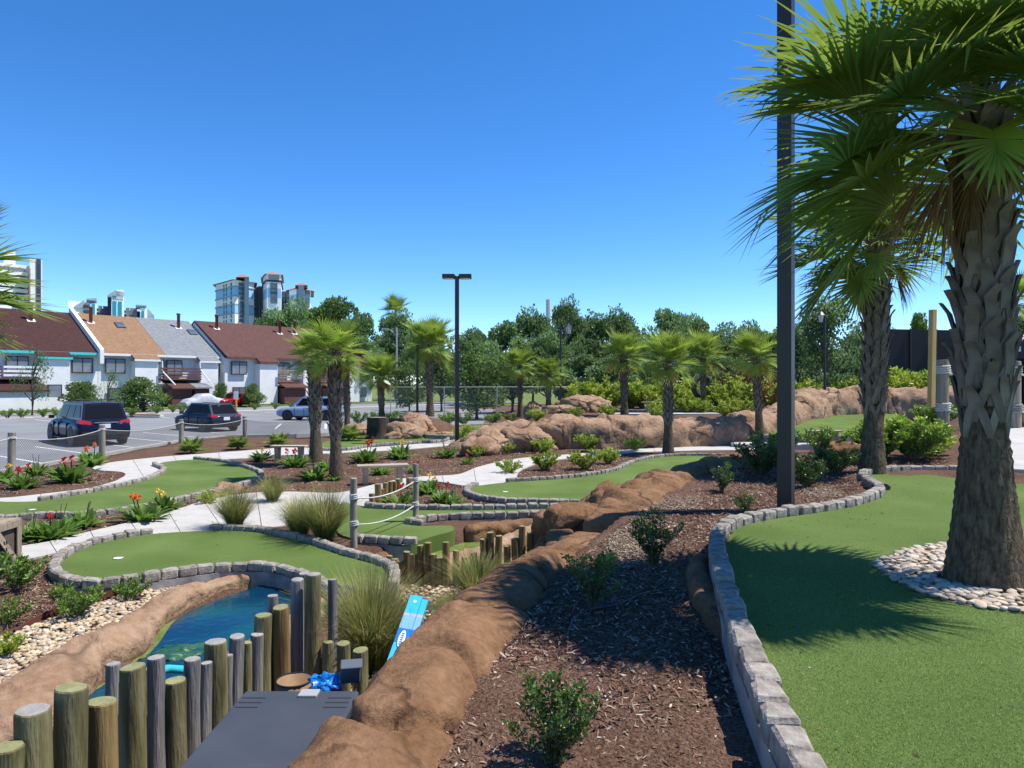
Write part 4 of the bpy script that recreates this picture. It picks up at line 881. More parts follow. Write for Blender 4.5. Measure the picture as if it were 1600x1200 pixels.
# ================================================================= PALMS
def frond_mesh(seed, elev, Lp=.58, Lb=1.0, nseg=40, dead=False, droop=1.0, spread=125, fm='frond', dm='frond_dead'):
    """costapalmate fan leaf growing along +X from the origin, elev in degrees at the base"""
    r = random.Random(seed); vs = []; fs = []; cols = []; mi = []
    n = 9; a = R(elev); p = Vector((0, 0, 0)); pts = [p.copy()]; ang = [a]; tot = Lp + Lb * .42; st = tot / n
    bend = R(30 if not dead else 25) * droop
    for i in range(n):
        a2 = a - bend * ((i + 1) / n)**1.6; p = p + Vector((math.cos(a2), 0, math.sin(a2))) * st; pts.append(p.copy()); ang.append(a2)
    # petiole
    m = 0
    npet = int(round(n * Lp / tot))
    tw = r.uniform(-.2, .2)
    for i in range(npet + 1):
        w = .020 * (1 - .45 * i / npet); th = w * .55; t_ = ang[i]; up = Vector((-math.sin(t_), 0, math.cos(t_)))
        for sy, su in ((-1, 0), (0, 1), (1, 0), (0, -1)): vs.append(pts[i] + Vector((0, w * sy, 0)) + up * th * su); cols.append((1, 1, 1) if not dead else (.9, .8, .6))
    for i in range(npet):
        for k in range(4): fs.append((i * 4 + k, i * 4 + (k + 1) % 4, (i + 1) * 4 + (k + 1) % 4, (i + 1) * 4 + k)); mi.append(0)
    hub_i = npet
    for s in range(nseg):
        q = (s + .5) / nseg * 2 - 1; phi = R(spread) * q
        f = (1 - abs(q))**.8
        ci = hub_i + f * (n - hub_i) * .85; i0 = int(ci); i1 = min(i0 + 1, n); o = pts[i0].lerp(pts[i1], ci - i0); t_ = ang[min(i0, n)]
        fw = Vector((math.cos(t_), 0, math.sin(t_))); up = Vector((-math.sin(t_), 0, math.cos(t_))); sd = Vector((0, 1, 0))
        # the blade folds into a shallow V along the costa
        dirv = (fw * math.cos(phi) + sd * math.sin(phi) + up * (.30 * abs(math.sin(phi)) + r.uniform(-.05, .05))).normalized()
        L = Lb * (1.0 - .28 * abs(q)**2) * r.uniform(.92, 1.06) * (1 - .28 * f)
        wseg = 2 * R(spread) / nseg * L * .36
        wseg = min(wseg, .030)
        pl = dirv.cross(up).normalized()
        if pl.length < .1: pl = sd
        K = 5; dd = r.uniform(.03, .14) * droop * (1.0 if not dead else 1.5)
        brk = r.random() < (.10 if not dead else .6); bk = r.uniform(.55, .8)
        ty = r.random(); base = len(vs)
        for k in range(K + 1):
            t = k / K
            c = o + dirv * (L * t) + Vector((0, 0, -dd * L * t**2.2))
            if brk and t > bk: c = c + Vector((0, 0, -(t - bk) * L * .6)) - dirv * ((t - bk) * L * .35)
            w = wseg * (min(1, .3 + t * 2.2) if t < .35 else 1 - ((t - .35) / .65)**.9 * .97)
            fold = up * (w * .55)
            vs += [c - pl * w - fold * .0, c + fold, c + pl * w]
            if not dead:
                tip = max(0, (t - .6) / .4)**1.5 * (.2 + .8 * ty) ; g = (1 + tip * 1.1, 1 + tip * .45, 1 - tip * .3)
                b0 = 1.0 + .35 * (1 - t) ; g = (g[0] * b0, g[1] * b0, g[2] * (1 + .2 * (1 - t)))
            else: g = (r.uniform(.75, 1.1),) * 3
            cols += [g, tuple(x * 1.12 for x in g), g]
        for k in range(K):
            b = base + k * 3; fs += [(b, b + 1, b + 4, b + 3), (b + 1, b + 2, b + 5, b + 4)]; mi += [1, 1]
    me = bpy.data.meshes.new('frond'); me.from_pydata(vs, [], fs); me.materials.append(M['petiole'] if not dead else M[dm]); me.materials.append(M[dm] if dead else M[fm])
    me.polygons.foreach_set('material_index', mi); ca = me.color_attributes.new('Col', 'FLOAT_COLOR', 'POINT')
    ca.data.foreach_set('color', np.array([(*c, 1) for c in cols], np.float32).ravel()); me.update(); return me
EL = [82, 66, 50, 34, 18, 0, -18, -38]
FR = {e: [frond_mesh(100 + i * 10 + j, e, droop=.8 + .3 * j) for j in range(3)] for i, e in enumerate(EL)}
FRD = [frond_mesh(900 + j, -42 - 12 * j, Lp=.45, Lb=.80, dead=True, nseg=16, spread=26, droop=1.3) for j in range(3)]
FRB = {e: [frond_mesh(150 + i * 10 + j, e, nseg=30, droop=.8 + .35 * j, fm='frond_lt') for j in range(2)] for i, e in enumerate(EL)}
FRY = [frond_mesh(930 + j, -20 - 16 * j, Lp=.45, Lb=.85, dead=True, nseg=18, spread=55, droop=1.2, dm='frond_yellow') for j in range(3)]

def boot_mesh(seed, r0=.16):
    """old leaf base: an inverted V hugging the trunk that runs up into a cut stub; +X is outward"""
    r = random.Random(seed); mb = MB()
    def ribbon(pts, ws, th):
        vs = []; n = len(pts)
        for (a, z, o), w in zip(pts, ws):
            for dw, do in ((-1, 0), (1, 0), (1, th), (-1, th)):
                aa = a + dw * w / r0; rad = r0 + o + do; vs.append((rad * math.cos(aa), rad * math.sin(aa), z))
        fs = [(i * 4 + k, (i + 1) * 4 + k, (i + 1) * 4 + (k + 1) % 4, i * 4 + (k + 1) % 4) for i in range(n - 1) for k in range(4)] + [(0, 1, 2, 3), tuple(4 * n - 4 + k for k in (3, 2, 1, 0))]
        mb.add(vs, fs)
    sp = r.uniform(.55, .7); L = r.uniform(.10, .21); lean = r.uniform(.2, .6)
    for s in (-1, 1):
        ribbon([(s * sp, -.05, -.01), (s * sp * .72, .05, .004), (s * sp * .42, .14, .014), (s * sp * .13, .22, .028)], [.022, .028, .029, .022], .020)
    ribbon([(0, .16, .018), (0, .24, .036), (r.uniform(-.15, .15), .24 + L * .6, .036 + L * .4 * lean), (r.uniform(-.2, .2), .24 + L, .036 + L * lean)], [.034, .036, .028, .020], .024)
    bm = bmesh.new(); me = mb.mesh('leaf_base', M['boot'])
    bm.from_mesh(me); bmesh.ops.recalc_face_normals(bm, faces=bm.faces); bm.to_mesh(me); bm.free(); return me
BOOTS = [boot_mesh(i) for i in range(6)]
def palm_trunk_mesh(h, rb, rt, boot_z, n=36, lean=(0, 0), fine=True):
    vs = []; fs = []; st = .035 if fine else .12; K = max(6, int(h / st))
    for i in range(K + 1):
        z = h * i / K; t = z / h
        rad = rt + (rb - rt) * max(0, 1 - z / (boot_z + .2))**1.3 + .03 * rb * math.exp(-z / .12)
        ring = .010 * math.sin(z * 2 * math.pi / .07 + 1.2 * math.sin(z * 7)) if fine else 0
        for k in range(n):
            a = 2 * math.pi * k / n
            rr = rad + ring * .6 + (.010 * mnoise.noise(Vector((math.cos(a) * 3, math.sin(a) * 3, z * 6))) + .008 * mnoise.noise(Vector((math.cos(a) * 9, math.sin(a) * 9, z * 2.5))) if fine else 0)
            vs.append((rr * math.cos(a) + lean[0] * t, rr * math.sin(a) + lean[1] * t, z))
    for i in range(K):
        for k in range(n): fs.append((i * n + k, i * n + (k + 1) % n, (i + 1) * n + (k + 1) % n, (i + 1) * n + k))
    fs.append(tuple(range(K * n, (K + 1) * n)))
    return MB().add(vs, fs).mesh('trunk', M['bark'], True)
def joined_boots(h0, h1, r, seed, lean=(0, 0), H_=1, scale=1.0):
    """many small leaf bases of a distant palm as one mesh"""
    rr = random.Random(seed); V_ = []; F_ = []; z = h0; i = 0
    while z < h1:
        for k in range(5):
            me = BOOTS[rr.randrange(6)]; a = 2 * math.pi * (k / 5 + i * .1) + rr.uniform(-.1, .1); s = scale * rr.uniform(.85, 1.1); o = len(V_); t = z / H_
            ca, sa = math.cos(a), math.sin(a); kr = r / .16
            for v in me.vertices:
                x, y, zz = v.co.x * kr, v.co.y * kr, v.co.z * s; V_.append((ca * x - sa * y + lean[0] * t, sa * x + ca * y + lean[1] * t, z + zz))
            for p in me.polygons: F_.append(tuple(o + q for q in p.vertices))
        z += .17 * scale; i += 1
    return MB().add(V_, F_).mesh('leaf_bases', M['boot'])
def palm(loc, h, rb, rt, boot_z, crown, label, seed, lean=(0, 0), near=False, nfr=30, ndead=4, face=None, lowest=112):
    rr = random.Random(seed); t = thing('palm_tree', label, 'palm', loc, 0, 'cabbage palms')
    link('trunk', palm_trunk_mesh(h, rb, rt, boot_z, 40 if near else 16, lean, near), t)
    r = rt * .98
    if near:
        z = boot_z; i = 0
        while z < h - .05:
            for k in range(5):
                a = 2 * math.pi * (k / 5 + i * .1) + rr.uniform(-.12, .12); q = z / h; s = rr.uniform(.9, 1.15); ks = r / .16 * (1.02 + .10 * rr.random())
                link('leaf_base', BOOTS[rr.randrange(6)], t, (lean[0] * q, lean[1] * q, z), (0, rr.uniform(-.03, .03), a), (ks, ks, s))
            z += .118; i += 1
    else: link('leaf_bases', joined_boots(boot_z, h - .05, r, seed, lean, h, .9 if rt > .15 else .8), t)
    top = Vector((lean[0], lean[1], h))
    cr = link('crown', MB().lathe([(.02, -.25), (rt * .9, -.15), (rt * .8, .1), (rt * .45, .25), (.02, .38)], 10).mesh('crown_heart', M['boot_in'], True), t, top)
    for i in range(nfr):
        f = (i + .5) / nfr; e = 86 - lowest * f**(.95 if near else 1.35) + rr.uniform(-7, 7); ee = min(EL, key=lambda q: abs(q - e)); a = i * 2.39996 + rr.uniform(-.25, .25)
        s = crown * rr.uniform(.88, 1.1) * (1.0 if f > .12 else .85) * (1 if near or f > .45 else 1.22)
        if near: s *= 1 - .34 * max(0, -math.sin(a)) + .10 * max(0, -math.cos(a)); e += 16 * math.cos(a); ee = min(EL, key=lambda q: abs(q - e))
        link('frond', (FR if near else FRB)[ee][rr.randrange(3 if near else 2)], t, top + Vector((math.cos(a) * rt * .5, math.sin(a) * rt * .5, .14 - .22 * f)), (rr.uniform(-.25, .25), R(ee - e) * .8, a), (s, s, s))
    for i in range(ndead):
        a = rr.uniform(0, 6.28) if not face else face[i % len(face)] + rr.uniform(-.3, .3)
        s = crown * rr.uniform(.62, .85) * (1 if near else 1.15); link('dead_frond', (FRD if near else FRY)[i % 3], t, top + Vector((math.cos(a) * rt * .7, math.sin(a) * rt * .7, -.08)), (rr.uniform(-.3, .3), 0, a), (s, s, s))
    return t
# big right palm
px_ = W(1541, 912, 5.18)
palm((px_.x, px_.y, 1.03), 3.42, .275, .134, 1.13, 1.04, 'big palm with crisscrossed leaf bases rising from the pebble bed at right', 3, (-.04, .0), True, 46, 7, face=(3.3, 3.7, 3.0, 4.2), lowest=106)
p2 = W(1362, 712, 11.6)
palm((p2.x, p2.y, 1.0), 3.70, .215, .135, 1.0, 1.02, 'second palm behind the yellow green shrub, partly under the big palm', 11, (.12, .0), True, 34, 5, face=(3.1, .2), lowest=104)
pl = G(-42, 985, .05)
palm((pl[0], pl[1], .0), 3.45, .30, .18, 1.3, .74, 'palm cut by the left edge, only fronds and trunk side showing', 21, (-.66, 0), True, 34, 2)
for (u, v, d, ut, vt, rb, cr, lab, sd, nd) in [
    (494, 719, 21.5, 490, 562, .25, .56, 'left palm of the twin palms beside the small bench', 31, 5),
    (526, 748, 18.0, 521, 556, .22, .56, 'right and nearer palm of the twin palms on the mulch', 32, 6),
    (543, 668, 33.0, 541, 582, .20, .5, 'thin palm trunk half hidden behind the twin palms', 33, 3),
    (597, 660, 35.0, 594, 588, .22, .74, 'palm with yellow orange fronds directly behind the stump', 34, 9),
    (672, 648, 34.5, 671, 542, .24, .9, 'tall palm left of the slim two headed lamp pole', 35, 5),
    (813, 640, 37.0, 812, 575, .20, .64, 'left palm of the distant pair beside the lantern post', 36, 5),
    (857, 641, 36.0, 857, 588, .21, .6, 'right palm of the distant pair, with yellow hanging fronds', 37, 8),
    (976, 655, 31.5, 974, 560, .24, .76, 'palm standing on the ridge just right of the lime hedge', 38, 6),
    (1044, 706, 24.8, 1044, 570, .235, .73, 'palm in front of the rock ridge at the middle of the course', 39, 5),
    (1099, 641, 35.5, 1098, 560, .20, .8, 'palm standing in front of the old tire', 40, 5),
    (1188, 668, 28.5, 1180, 562, .23, .70, 'palm just left of the tall dark pole', 41, 7)]:
    b = W(u, v, d); tp = W(ut, vt, d); zz = H(b.x, b.y); zb = min(b.z, zz + .3)
    palm((b.x, b.y, zb - .05), tp.z - zb + .05, rb * .92, rb * .56, (tp.z - zb) * .33, cr * .98, lab, sd, (tp.x - b.x, 0), False, 30, nd, lowest=114)

# ================================================================= SHRUBS, GRASSES, FLOWERS
def leaf_cloud(P, D, size, rng, cols, width=.5, curl=.25, jit=.5):
    """diamond leaves (two folded triangles each) at points P growing along D"""
    n = len(P); D = D + rng.normal(0, jit, (n, 3)); D /= np.linalg.norm(D, axis=1)[:, None] + 1e-9
    A = rng.normal(0, 1, (n, 3)); S_ = np.cross(D, A); S_ /= np.linalg.norm(S_, axis=1)[:, None] + 1e-9; U = np.cross(S_, D)
    L = size * rng.uniform(.7, 1.25, n)[:, None]; w = L * width * .5
    a = P; b = P + D * L * .5 + S_ * w + U * L * curl * .35; c = P + D * L - U * L * curl * .2; d = P + D * L * .5 - S_ * w + U * L * curl * .35
    V_ = np.stack([a, b, c, d], 1).reshape(-1, 3); i = np.arange(n) * 4
    Ft = np.concatenate([np.stack([i, i + 1, i + 2], 1), np.stack([i, i + 2, i + 3], 1)]); C = np.repeat(cols, 4, axis=0); return V_, Ft, C
def shrub_meshes(seed, h, rad, nst, nl, size, mt, upright=.7, width=.5, tipcol=None, base=.15):
    rng = np.random.default_rng(seed); st = MB(); P = []; D = []; T = []
    for s in range(nst):
        a = rng.uniform(0, 6.28); q = rng.uniform(.2, 1)**.7; lx, ly = math.cos(a) * rad * q, math.sin(a) * rad * q; hh = h * rng.uniform(.6, 1.0) * (1.05 - .35 * q)
        pts = [Vector((lx * .08, ly * .08, -.03)), Vector((lx * .45 * (1 - upright * .5), ly * .45 * (1 - upright * .5), hh * .4)), Vector((lx * .8, ly * .8, hh * .75)), Vector((lx, ly, hh))]
        st.tube(pts, [.012 * h, .009 * h, .006 * h, .003 * h], 4, cap=False)
        m = nl // nst; t = base + (1 - base) * rng.uniform(0, 1, m)**.75
        pa = np.array([tuple(p) for p in pts]); f = t * 3; i0 = np.clip(f.astype(int), 0, 2); fr = (f - i0)[:, None]; pp = pa[i0] * (1 - fr) + pa[i0 + 1] * fr
        ang = rng.uniform(0, 6.28, m); o = np.stack([np.cos(ang), np.sin(ang), rng.uniform(-.1, .9, m)], 1); pp = pp + o * rng.uniform(0, .10, m)[:, None] * h * .55
        P.append(pp); D.append(o + np.array([0, 0, .5])); T.append(t)
    P = np.concatenate(P); D = np.concatenate(D); T = np.concatenate(T)
    c = np.ones((len(P), 3)) * (.72 + .45 * rng.uniform(0, 1, len(P)))[:, None]
    tip = np.clip((T - .7) / .3, 0, 1)[:, None]; c = c * (1 + tip * (np.array(tipcol or (.5, .35, 0)))); V_, Ft, C = leaf_cloud(P, D, size, rng, c, width)
    return st.mesh('stems', M['stem']), npmesh('leaves', V_, Ft, mt, C)
SH = {
 'box': [shrub_meshes(300 + i, .55, .26, 16, 1500, .028, M['leaf_dark'], .85, .62, (.9, .8, .2)) for i in range(3)],
 'big': [shrub_meshes(310, .62, .30, 22, 2600, .030, M['leaf_dark'], .8, .62, (1.1, .9, .2))],
 'lime': [shrub_meshes(320 + i, .6, .45, 20, 900, .085, M['leaf_lime'], .4, .5, (.3, .15, .1)) for i in range(3)],
 'mid': [shrub_meshes(330 + i, .6, .42, 20, 1100, .06, M['leaf_mid'], .4, .5, (.6, .5, .1)) for i in range(3)],
 'pit': [shrub_meshes(340 + i, 1.0, .7, 40, 3600, .085, M['leaf_mid'], .4, .5, (1.4, .9, .0)) for i in range(2)],
 'hedge': [shrub_meshes(350 + i, 1.2, .8, 26, 2200, .11, M['leaf_lime'], .5, .5, (.3, .2, 0)) for i in range(3)],
 'dark': [shrub_meshes(360 + i, .6, .40, 24, 2000, .045, M['leaf_dark'], .5, .55, (.6, .5, .2)) for i in range(2)],
}
def shrub(kind, loc, s, label, group=None, rz=None, cat='shrub', sz=None):
    k = random.randrange(len(SH[kind])); st, lv = SH[kind][k]
    t = thing('shrub', label, cat, loc, random.uniform(0, 6) if rz is None else rz, group); t.scale = (s, s, sz or s)
    link('stems', st, t); link('leaves', lv, t); return t
def shp(kind, u, v, s, label, z=None, group=None, d=None, sz=None):
    if d: p = W(u, v, d); x, y = p.x, p.y
    else:
        x, y = G(u, v, z if z is not None else .06)
    return shrub(kind, (x, y, H(x, y) - .01), s, label, group, sz=sz)
shp('big', 866, 1222, .74, 'bushy upright green shrub at the bottom edge in the near mulch', .80)
shp('box', 925, 957, 1.0, 'dark upright shrub beside the rock edge, second from the bottom', .84)
shp('box', 1020, 888, 1.05, 'dark upright shrub on pale soil between the rocks and the stone wall', .89)
shp('box', 1127, 771, .90, 'small dark shrub left of the pole, farther from the stone border', 1.0)
shp('box', 1163, 802, .62, 'smallest dark shrub left of the pole, touching the stone border', 1.0)
shp('dark', 1188, 745, 1.25, 'dense dark shrub close behind the left side of the tall pole', 1.03)
shp('dark', 1262, 764, .95, 'rounded dark shrub just right of the tall pole foot', 1.0)
shp('dark', 1306, 744, .95, 'dark shrub between the pole shrub and the second palm', 1.03)
shp('mid', 1215, 728, 1.2, 'leafy green shrub directly behind the tall pole', 1.05)
shp('mid', 1285, 722, 1.2, 'leafy green shrub below the distant bench', 1.05)
shp('pit', 1425, 722, .92, 'large yellow green shrub left of the big palm trunk', 1.08)
shp('pit', 1375, 722, .80, 'yellow green shrub at the foot of the second palm', 1.08)
shp('pit', 1462, 700, .72, 'yellow green shrub touching the rope wrapped piling', 1.1)
shp('lime', 1455, 655, 1.0, 'clipped yellow topped shrub under the yellow timber post', d=13.0)
shp('mid', 1612, 700, .9, 'small green sprig at the right edge beside the big palm', 1.1)
# left foreground shrubs
shp('mid', 26, 930, .88, 'tall leafy shrub in front of the wooden crates', .0)
shp('mid', 8, 985, .55, 'leafy shrub at the left edge beside the palm trunk', .0)
shp('mid', 120, 962, .75, 'spreading light green shrub over the rust edging strip', .0)
shp('mid', 205, 932, .52, 'small light green shrub against the kidney shaped green', .0)
shp('lime', 2, 1030, .42, 'light green sprawling shrub on the pebbles at the left edge', -.02)
shp('lime', 325, 788, .55, 'bright green tuft shrub beside the tall grass on the turf edge', .06)
# middle beds
for u, v, s, lab in [(795, 740, .6, 'yellow green shrub at the near end of the bed above the round green'), (850, 735, .75, 'yellow green shrub second along the bed above the round green'), (915, 733, .85, 'yellow green shrub third along the bed above the round green'), (950, 725, .7, 'yellow green shrub at the far end of the bed above the round green'),
                     (848, 708, .75, 'lime shrub against the cracked ridge nearest the path bend'), (920, 706, .95, 'larger lime shrub against the cracked ridge beside the path'), (745, 714, .55, 'lime shrub in front of the sloping tan boulder'), (790, 708, .6, 'lime shrub between the sloping boulder and the path'), (992, 705, .8, 'dark lime shrub left of the middle palm'), (1075, 697, .6, 'lime shrub right of the middle palm trunk'),
                     (1110, 695, .8, 'lime shrub below the cracked ridge near the white blossoms'), (1135, 690, .9, 'taller lime shrub below the ridge left of the pole'), (1025, 690, .6, 'small lime shrub left behind the middle palm')]:
    shp('lime' if 'dark' not in lab else 'mid', u, v, s * 1.35, lab)
for u, v, d, s, lab in [(728, 668, 30, 1.0, 'lime shrub at the foot of the slim two headed pole'), (760, 668, 30, .95, 'lime shrub second right of the slim two headed pole'), (797, 668, 30, .95, 'lime shrub third right of the slim two headed pole'), (840, 662, 29.5, .8, 'lime shrub left behind the top of the ridge'), (900, 660, 30, .7, 'lime shrub on the ridge top below the dark tunnel'), (950, 660, 30, .8, 'lime shrub on the ridge top left of the ridge palm'), (1028, 655, 33, 1.0, 'lime shrub right of the ridge palm'),
                     (735, 682, 26.5, .8, 'round flowering shrub beside the two lobed green')]:
    shp('lime' if 'flower' not in lab else 'mid', u, v, s * 1.3, lab, d=d)
# lime hedge masses at the back
hedge = [(915, 40), (935, 40), (958, 40.5), (985, 41), (1005, 41), (1030, 41), (1062, 41), (1080, 38), (1120, 37), (1140, 36), (1160, 36.5), (1175, 40), (1205, 40), (1225, 41), (1250, 41), (1270, 41.5), (1292, 41.5), (1315, 42), (1335, 42), (1352, 42), (1385, 41), (1405, 41), (1425, 40.5), (1448, 41), (1470, 41), (1495, 41.5), (1395, 42), (1435, 42)]
for i, (u, d) in enumerate(hedge):
    x = (u - 800) / F * d; z = H(x, d)
    shrub('hedge', (x, d, max(z, 1.0) - .1), (1.5 + .3 * math.sin(i * 2.3)) * (1.35 if u > 1370 else 1), 'lime green hedge shrub behind the rock ridge', 'lime hedge shrubs behind the ridge')
for i, (u, v, d) in enumerate([(1098, 652, 34), (1140, 650, 33.5), (1160, 652, 33), (1075, 655, 34)]):
    x = (u - 800) / F * d; shrub('hedge', (x, d, 1.0), .8, 'lower lime shrub around the palm with the tire', 'lime shrubs near the tire')
red = SH['dark'][0]
t = thing('shrub', 'dark red leaved shrub behind the palm left of the tall pole', 'shrub', (12.6, 37.5, 1.2)); rng = np.random.default_rng(77)
P = rng.normal(0, 1, (900, 3)) * np.array([.9, .6, .55]) + np.array([0, 0, 1.3]); V_, Ft, C = leaf_cloud(P, rng.normal(0, 1, (900, 3)) + np.array([0, 0, 1]), .16, rng, np.ones((900, 3)) * rng.uniform(.7, 1.3, (900, 1)), .4)
link('leaves', npmesh('leaves', V_, Ft, M['red_leaf'], C), t); link('stems', MB().tube([(0, 0, -.2), (.05, 0, .6), (0, 0, 1.2)], .05, 6).mesh('stems', M['stem']), t)

def grass_mesh(seed, n, h, spread, w=.006, droop=.5, seedheads=0):
    rng = np.random.default_rng(seed); K = 5
    a = rng.uniform(0, 6.28, n); lean = rng.uniform(.05, 1, n)**.8 * spread; L = h * rng.uniform(.55, 1.05, n); r0 = np.sqrt(rng.uniform(0, 1, n)) * .10 * h
    dx, dy = np.cos(a), np.sin(a); bx, by = r0 * np.cos(a + rng.normal(0, .8, n)), r0 * np.sin(a + rng.normal(0, .8, n)); V_ = []; C = []
    sx, sy = -dy, dx; base = rng.uniform(.7, 1.25, n); dry = rng.random(n) < .12
    for k in range(K + 1):
        t = k / K; out = L * lean * (t * .55 + .6 * t**2); z = L * (t - droop * lean * t**2.4); ww = w * (1 - .85 * t)
        for s in (-1, 1): V_.append(np.stack([bx + dx * out + sx * ww * s, by + dy * out + sy * ww * s, np.maximum(z, .005 * (1 + k))], 1))
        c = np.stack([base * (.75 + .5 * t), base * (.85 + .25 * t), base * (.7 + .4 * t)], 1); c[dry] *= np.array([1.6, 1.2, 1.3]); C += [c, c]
    V_ = np.stack(V_, 1).reshape(-1, 3); C = np.stack(C, 1).reshape(-1, 3); m = 2 * (K + 1); i = np.arange(n)[:, None] * m
    Fq = np.concatenate([i + np.array([2 * k, 2 * k + 1, 2 * k + 3, 2 * k + 2]) for k in range(K)]); return npmesh('blades', V_, Fq, M['grass_blade'], C)
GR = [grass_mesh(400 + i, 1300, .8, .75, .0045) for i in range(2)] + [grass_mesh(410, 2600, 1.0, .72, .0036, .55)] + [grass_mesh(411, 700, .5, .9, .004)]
def gclump(u, v, s, k, label, z=.06, col=None):
    x, y = G(u, v, z); t = thing('ornamental_grass', label, 'grass clump', (x, y, z - .03), random.uniform(0, 6)); t.scale = (s, s, s); link('blades', GR[k], t)
    link('root_crown', MB().lathe([(.02, -.02), (.10, .0), (.07, .05), (.02, .07)], 8).mesh('root_crown', M['stem']), t); return t
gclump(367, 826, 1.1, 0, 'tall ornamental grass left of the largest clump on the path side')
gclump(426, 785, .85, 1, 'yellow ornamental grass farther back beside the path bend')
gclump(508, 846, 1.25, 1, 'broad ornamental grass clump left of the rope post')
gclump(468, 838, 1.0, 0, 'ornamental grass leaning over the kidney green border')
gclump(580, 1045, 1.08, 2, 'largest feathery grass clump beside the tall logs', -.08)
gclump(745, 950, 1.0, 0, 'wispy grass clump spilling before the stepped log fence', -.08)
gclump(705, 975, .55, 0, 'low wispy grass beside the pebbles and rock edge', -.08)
gclump(345, 778, .5, 3, 'low green grass tuft on the turf edge near the boulder')
gclump(683, 668, .9, 3, 'yellow green grass tuft beside the flat tan rock', .3)

def canna_meshes(seed, n=64, h=.42):
    r = random.Random(seed); mb = MB()
    for i in range(n):
        a = r.uniform(0, 6.28); L = h * r.uniform(.5, 1.1); w = L * .105; el = r.uniform(.5, 1.35); b = Vector((math.cos(a), math.sin(a), 0)) * r.uniform(0, .13)
        d = Vector((math.cos(a) * math.cos(el), math.sin(a) * math.cos(el), math.sin(el))); s = Vector((-math.sin(a), math.cos(a), 0)); c0 = r.uniform(.75, 1.3); vs = []
        for k, ww in enumerate((.25, .8, 1, .75, .05)):
            t = k / 4; c = b + d * L * t - Vector((0, 0, 1)) * L * .35 * t * t; vs += [c - s * w * ww, c - Vector((0, 0, w * ww * .35)), c + s * w * ww]
        mb.add(vs, [f for k in range(4) for f in ((3 * k, 3 * k + 1, 3 * k + 4, 3 * k + 3), (3 * k + 1, 3 * k + 2, 3 * k + 5, 3 * k + 4))], 0, (c0 * 1.05, c0, c0 * .9))
    return mb.mesh('leaves', M['canna_leaf'], True)
CN = [canna_meshes(500 + i) for i in range(4)]
def flower_mesh(seed, m):
    r = random.Random(seed); mb = MB()
    for i in range(18):
        a = r.uniform(0, 6.28); el = r.uniform(-.2, 1.3); d = Vector((math.cos(a) * math.cos(el), math.sin(a) * math.cos(el), math.sin(el))); s = d.cross(Vector((r.uniform(-1, 1), r.uniform(-1, 1), .3))).normalized(); L = r.uniform(.035, .06)
        o = Vector((r.uniform(-.02, .02), r.uniform(-.02, .02), r.uniform(-.03, .05))); u_ = s.cross(d)
        mb.add([o, o + d * L * .6 + s * L * .38 + u_ * .01, o + d * L, o + d * L * .6 - s * L * .38 + u_ * .01], [(0, 1, 2), (0, 2, 3)])
    return mb.mesh('flower', m)
FLW = {k: [flower_mesh(520 + i, M['fl_' + k]) for i in range(2)] for k in ('red', 'orange', 'yellow')}
def canna(u, v, s, fl, label, z=.06, nf=2):
    x, y = G(u, v, z); zz = H(x, y); t = thing('canna_plant', label, 'flower plant', (x, y, zz), random.uniform(0, 6)); s *= 1.12; t.scale = (s, s, s)
    link('leaves', random.choice(CN), t)
    if fl:
        for i in range(nf):
            a = random.uniform(0, 6.28); r_ = random.uniform(.02, .16); q = (r_ * math.cos(a), r_ * math.sin(a), random.uniform(.27, .36))
            st = link('flower_stem', MB().tube([(0, 0, 0), (q[0] * .7, q[1] * .7, q[2] * .6), q], .007, 4).mesh('flower_stem', M['canna_leaf']), t); link('flower', random.choice(FLW[fl]), st, q)
    else:
        for i in range(3):
            a = random.uniform(0, 6.28); q = (.1 * math.cos(a), .1 * math.sin(a), random.uniform(.36, .48)); link('seed_stem', MB().tube([(0, 0, 0), q], .006, 4).mesh('seed_stem', M['stem']), t)
for a in [(2, 752, 1.05, 'yellow', 'canna with yellow bloom at the left edge by the net fence'), (33, 763, 1.25, 'red', 'canna with red blooms beside the first fence post'), (58, 742, 1.1, None, 'green canna without blooms behind the red canna'), (112, 753, 1.7, 'red', 'broad canna clump with pink red blooms in the mulch bed'), (145, 727, 1.5, 'orange', 'tall canna with orange blooms at the second fence post'),
          (50, 840, .9, None, 'canna beside the wooden crate'), (78, 842, .95, 'red', 'canna with red bloom nearest the wooden crate'), (92, 836, 1.0, None, 'broad leaved canna right of the red bloomed canna'), (131, 822, .95, None, 'canna with dark seed stems below the long curved green'), (225, 815, 1.25, 'orange', 'canna with orange bloom in the bed below the long curved green'), (256, 796, .95, 'yellow', 'canna with yellow bloom in the bed below the long curved green'),
          (408, 720, 1.15, 'yellow', 'canna with pale blooms left of the small bench'), (460, 730, 1.4, 'red', 'canna with red blooms in front of the small bench'), (492, 750, 1.3, None, 'low green canna left of the nearer twin palm'), (511, 735, 1.0, None, 'green canna touching the nearer twin palm'), (523, 751, .7, 'red', 'small red flower at the foot of the nearer twin palm'), (572, 722, 1.55, 'red', 'canna with red blooms behind the plain bench'),
          (594, 742, .9, None, 'canna under the plain bench'), (626, 716, 1.5, 'yellow', 'canna with yellow blooms behind the plain bench'), (697, 714, 1.25, None, 'green canna alone on the mulch beside the tan boulder'), (730, 724, .7, 'red', 'small pink flower near the path bend'), (647, 738, .7, 'red', 'red canna right behind the plain bench'),
          (625, 790, .95, 'red', 'red canna between the log border and the rope post'), (670, 770, 1.0, 'yellow', 'yellow canna in the bed left of the round green'), (693, 785, .9, 'red', 'red canna nearest the stone border of the round green'), (710, 789, .7, None, 'low green canna at the stone border')]:
    canna(*a)
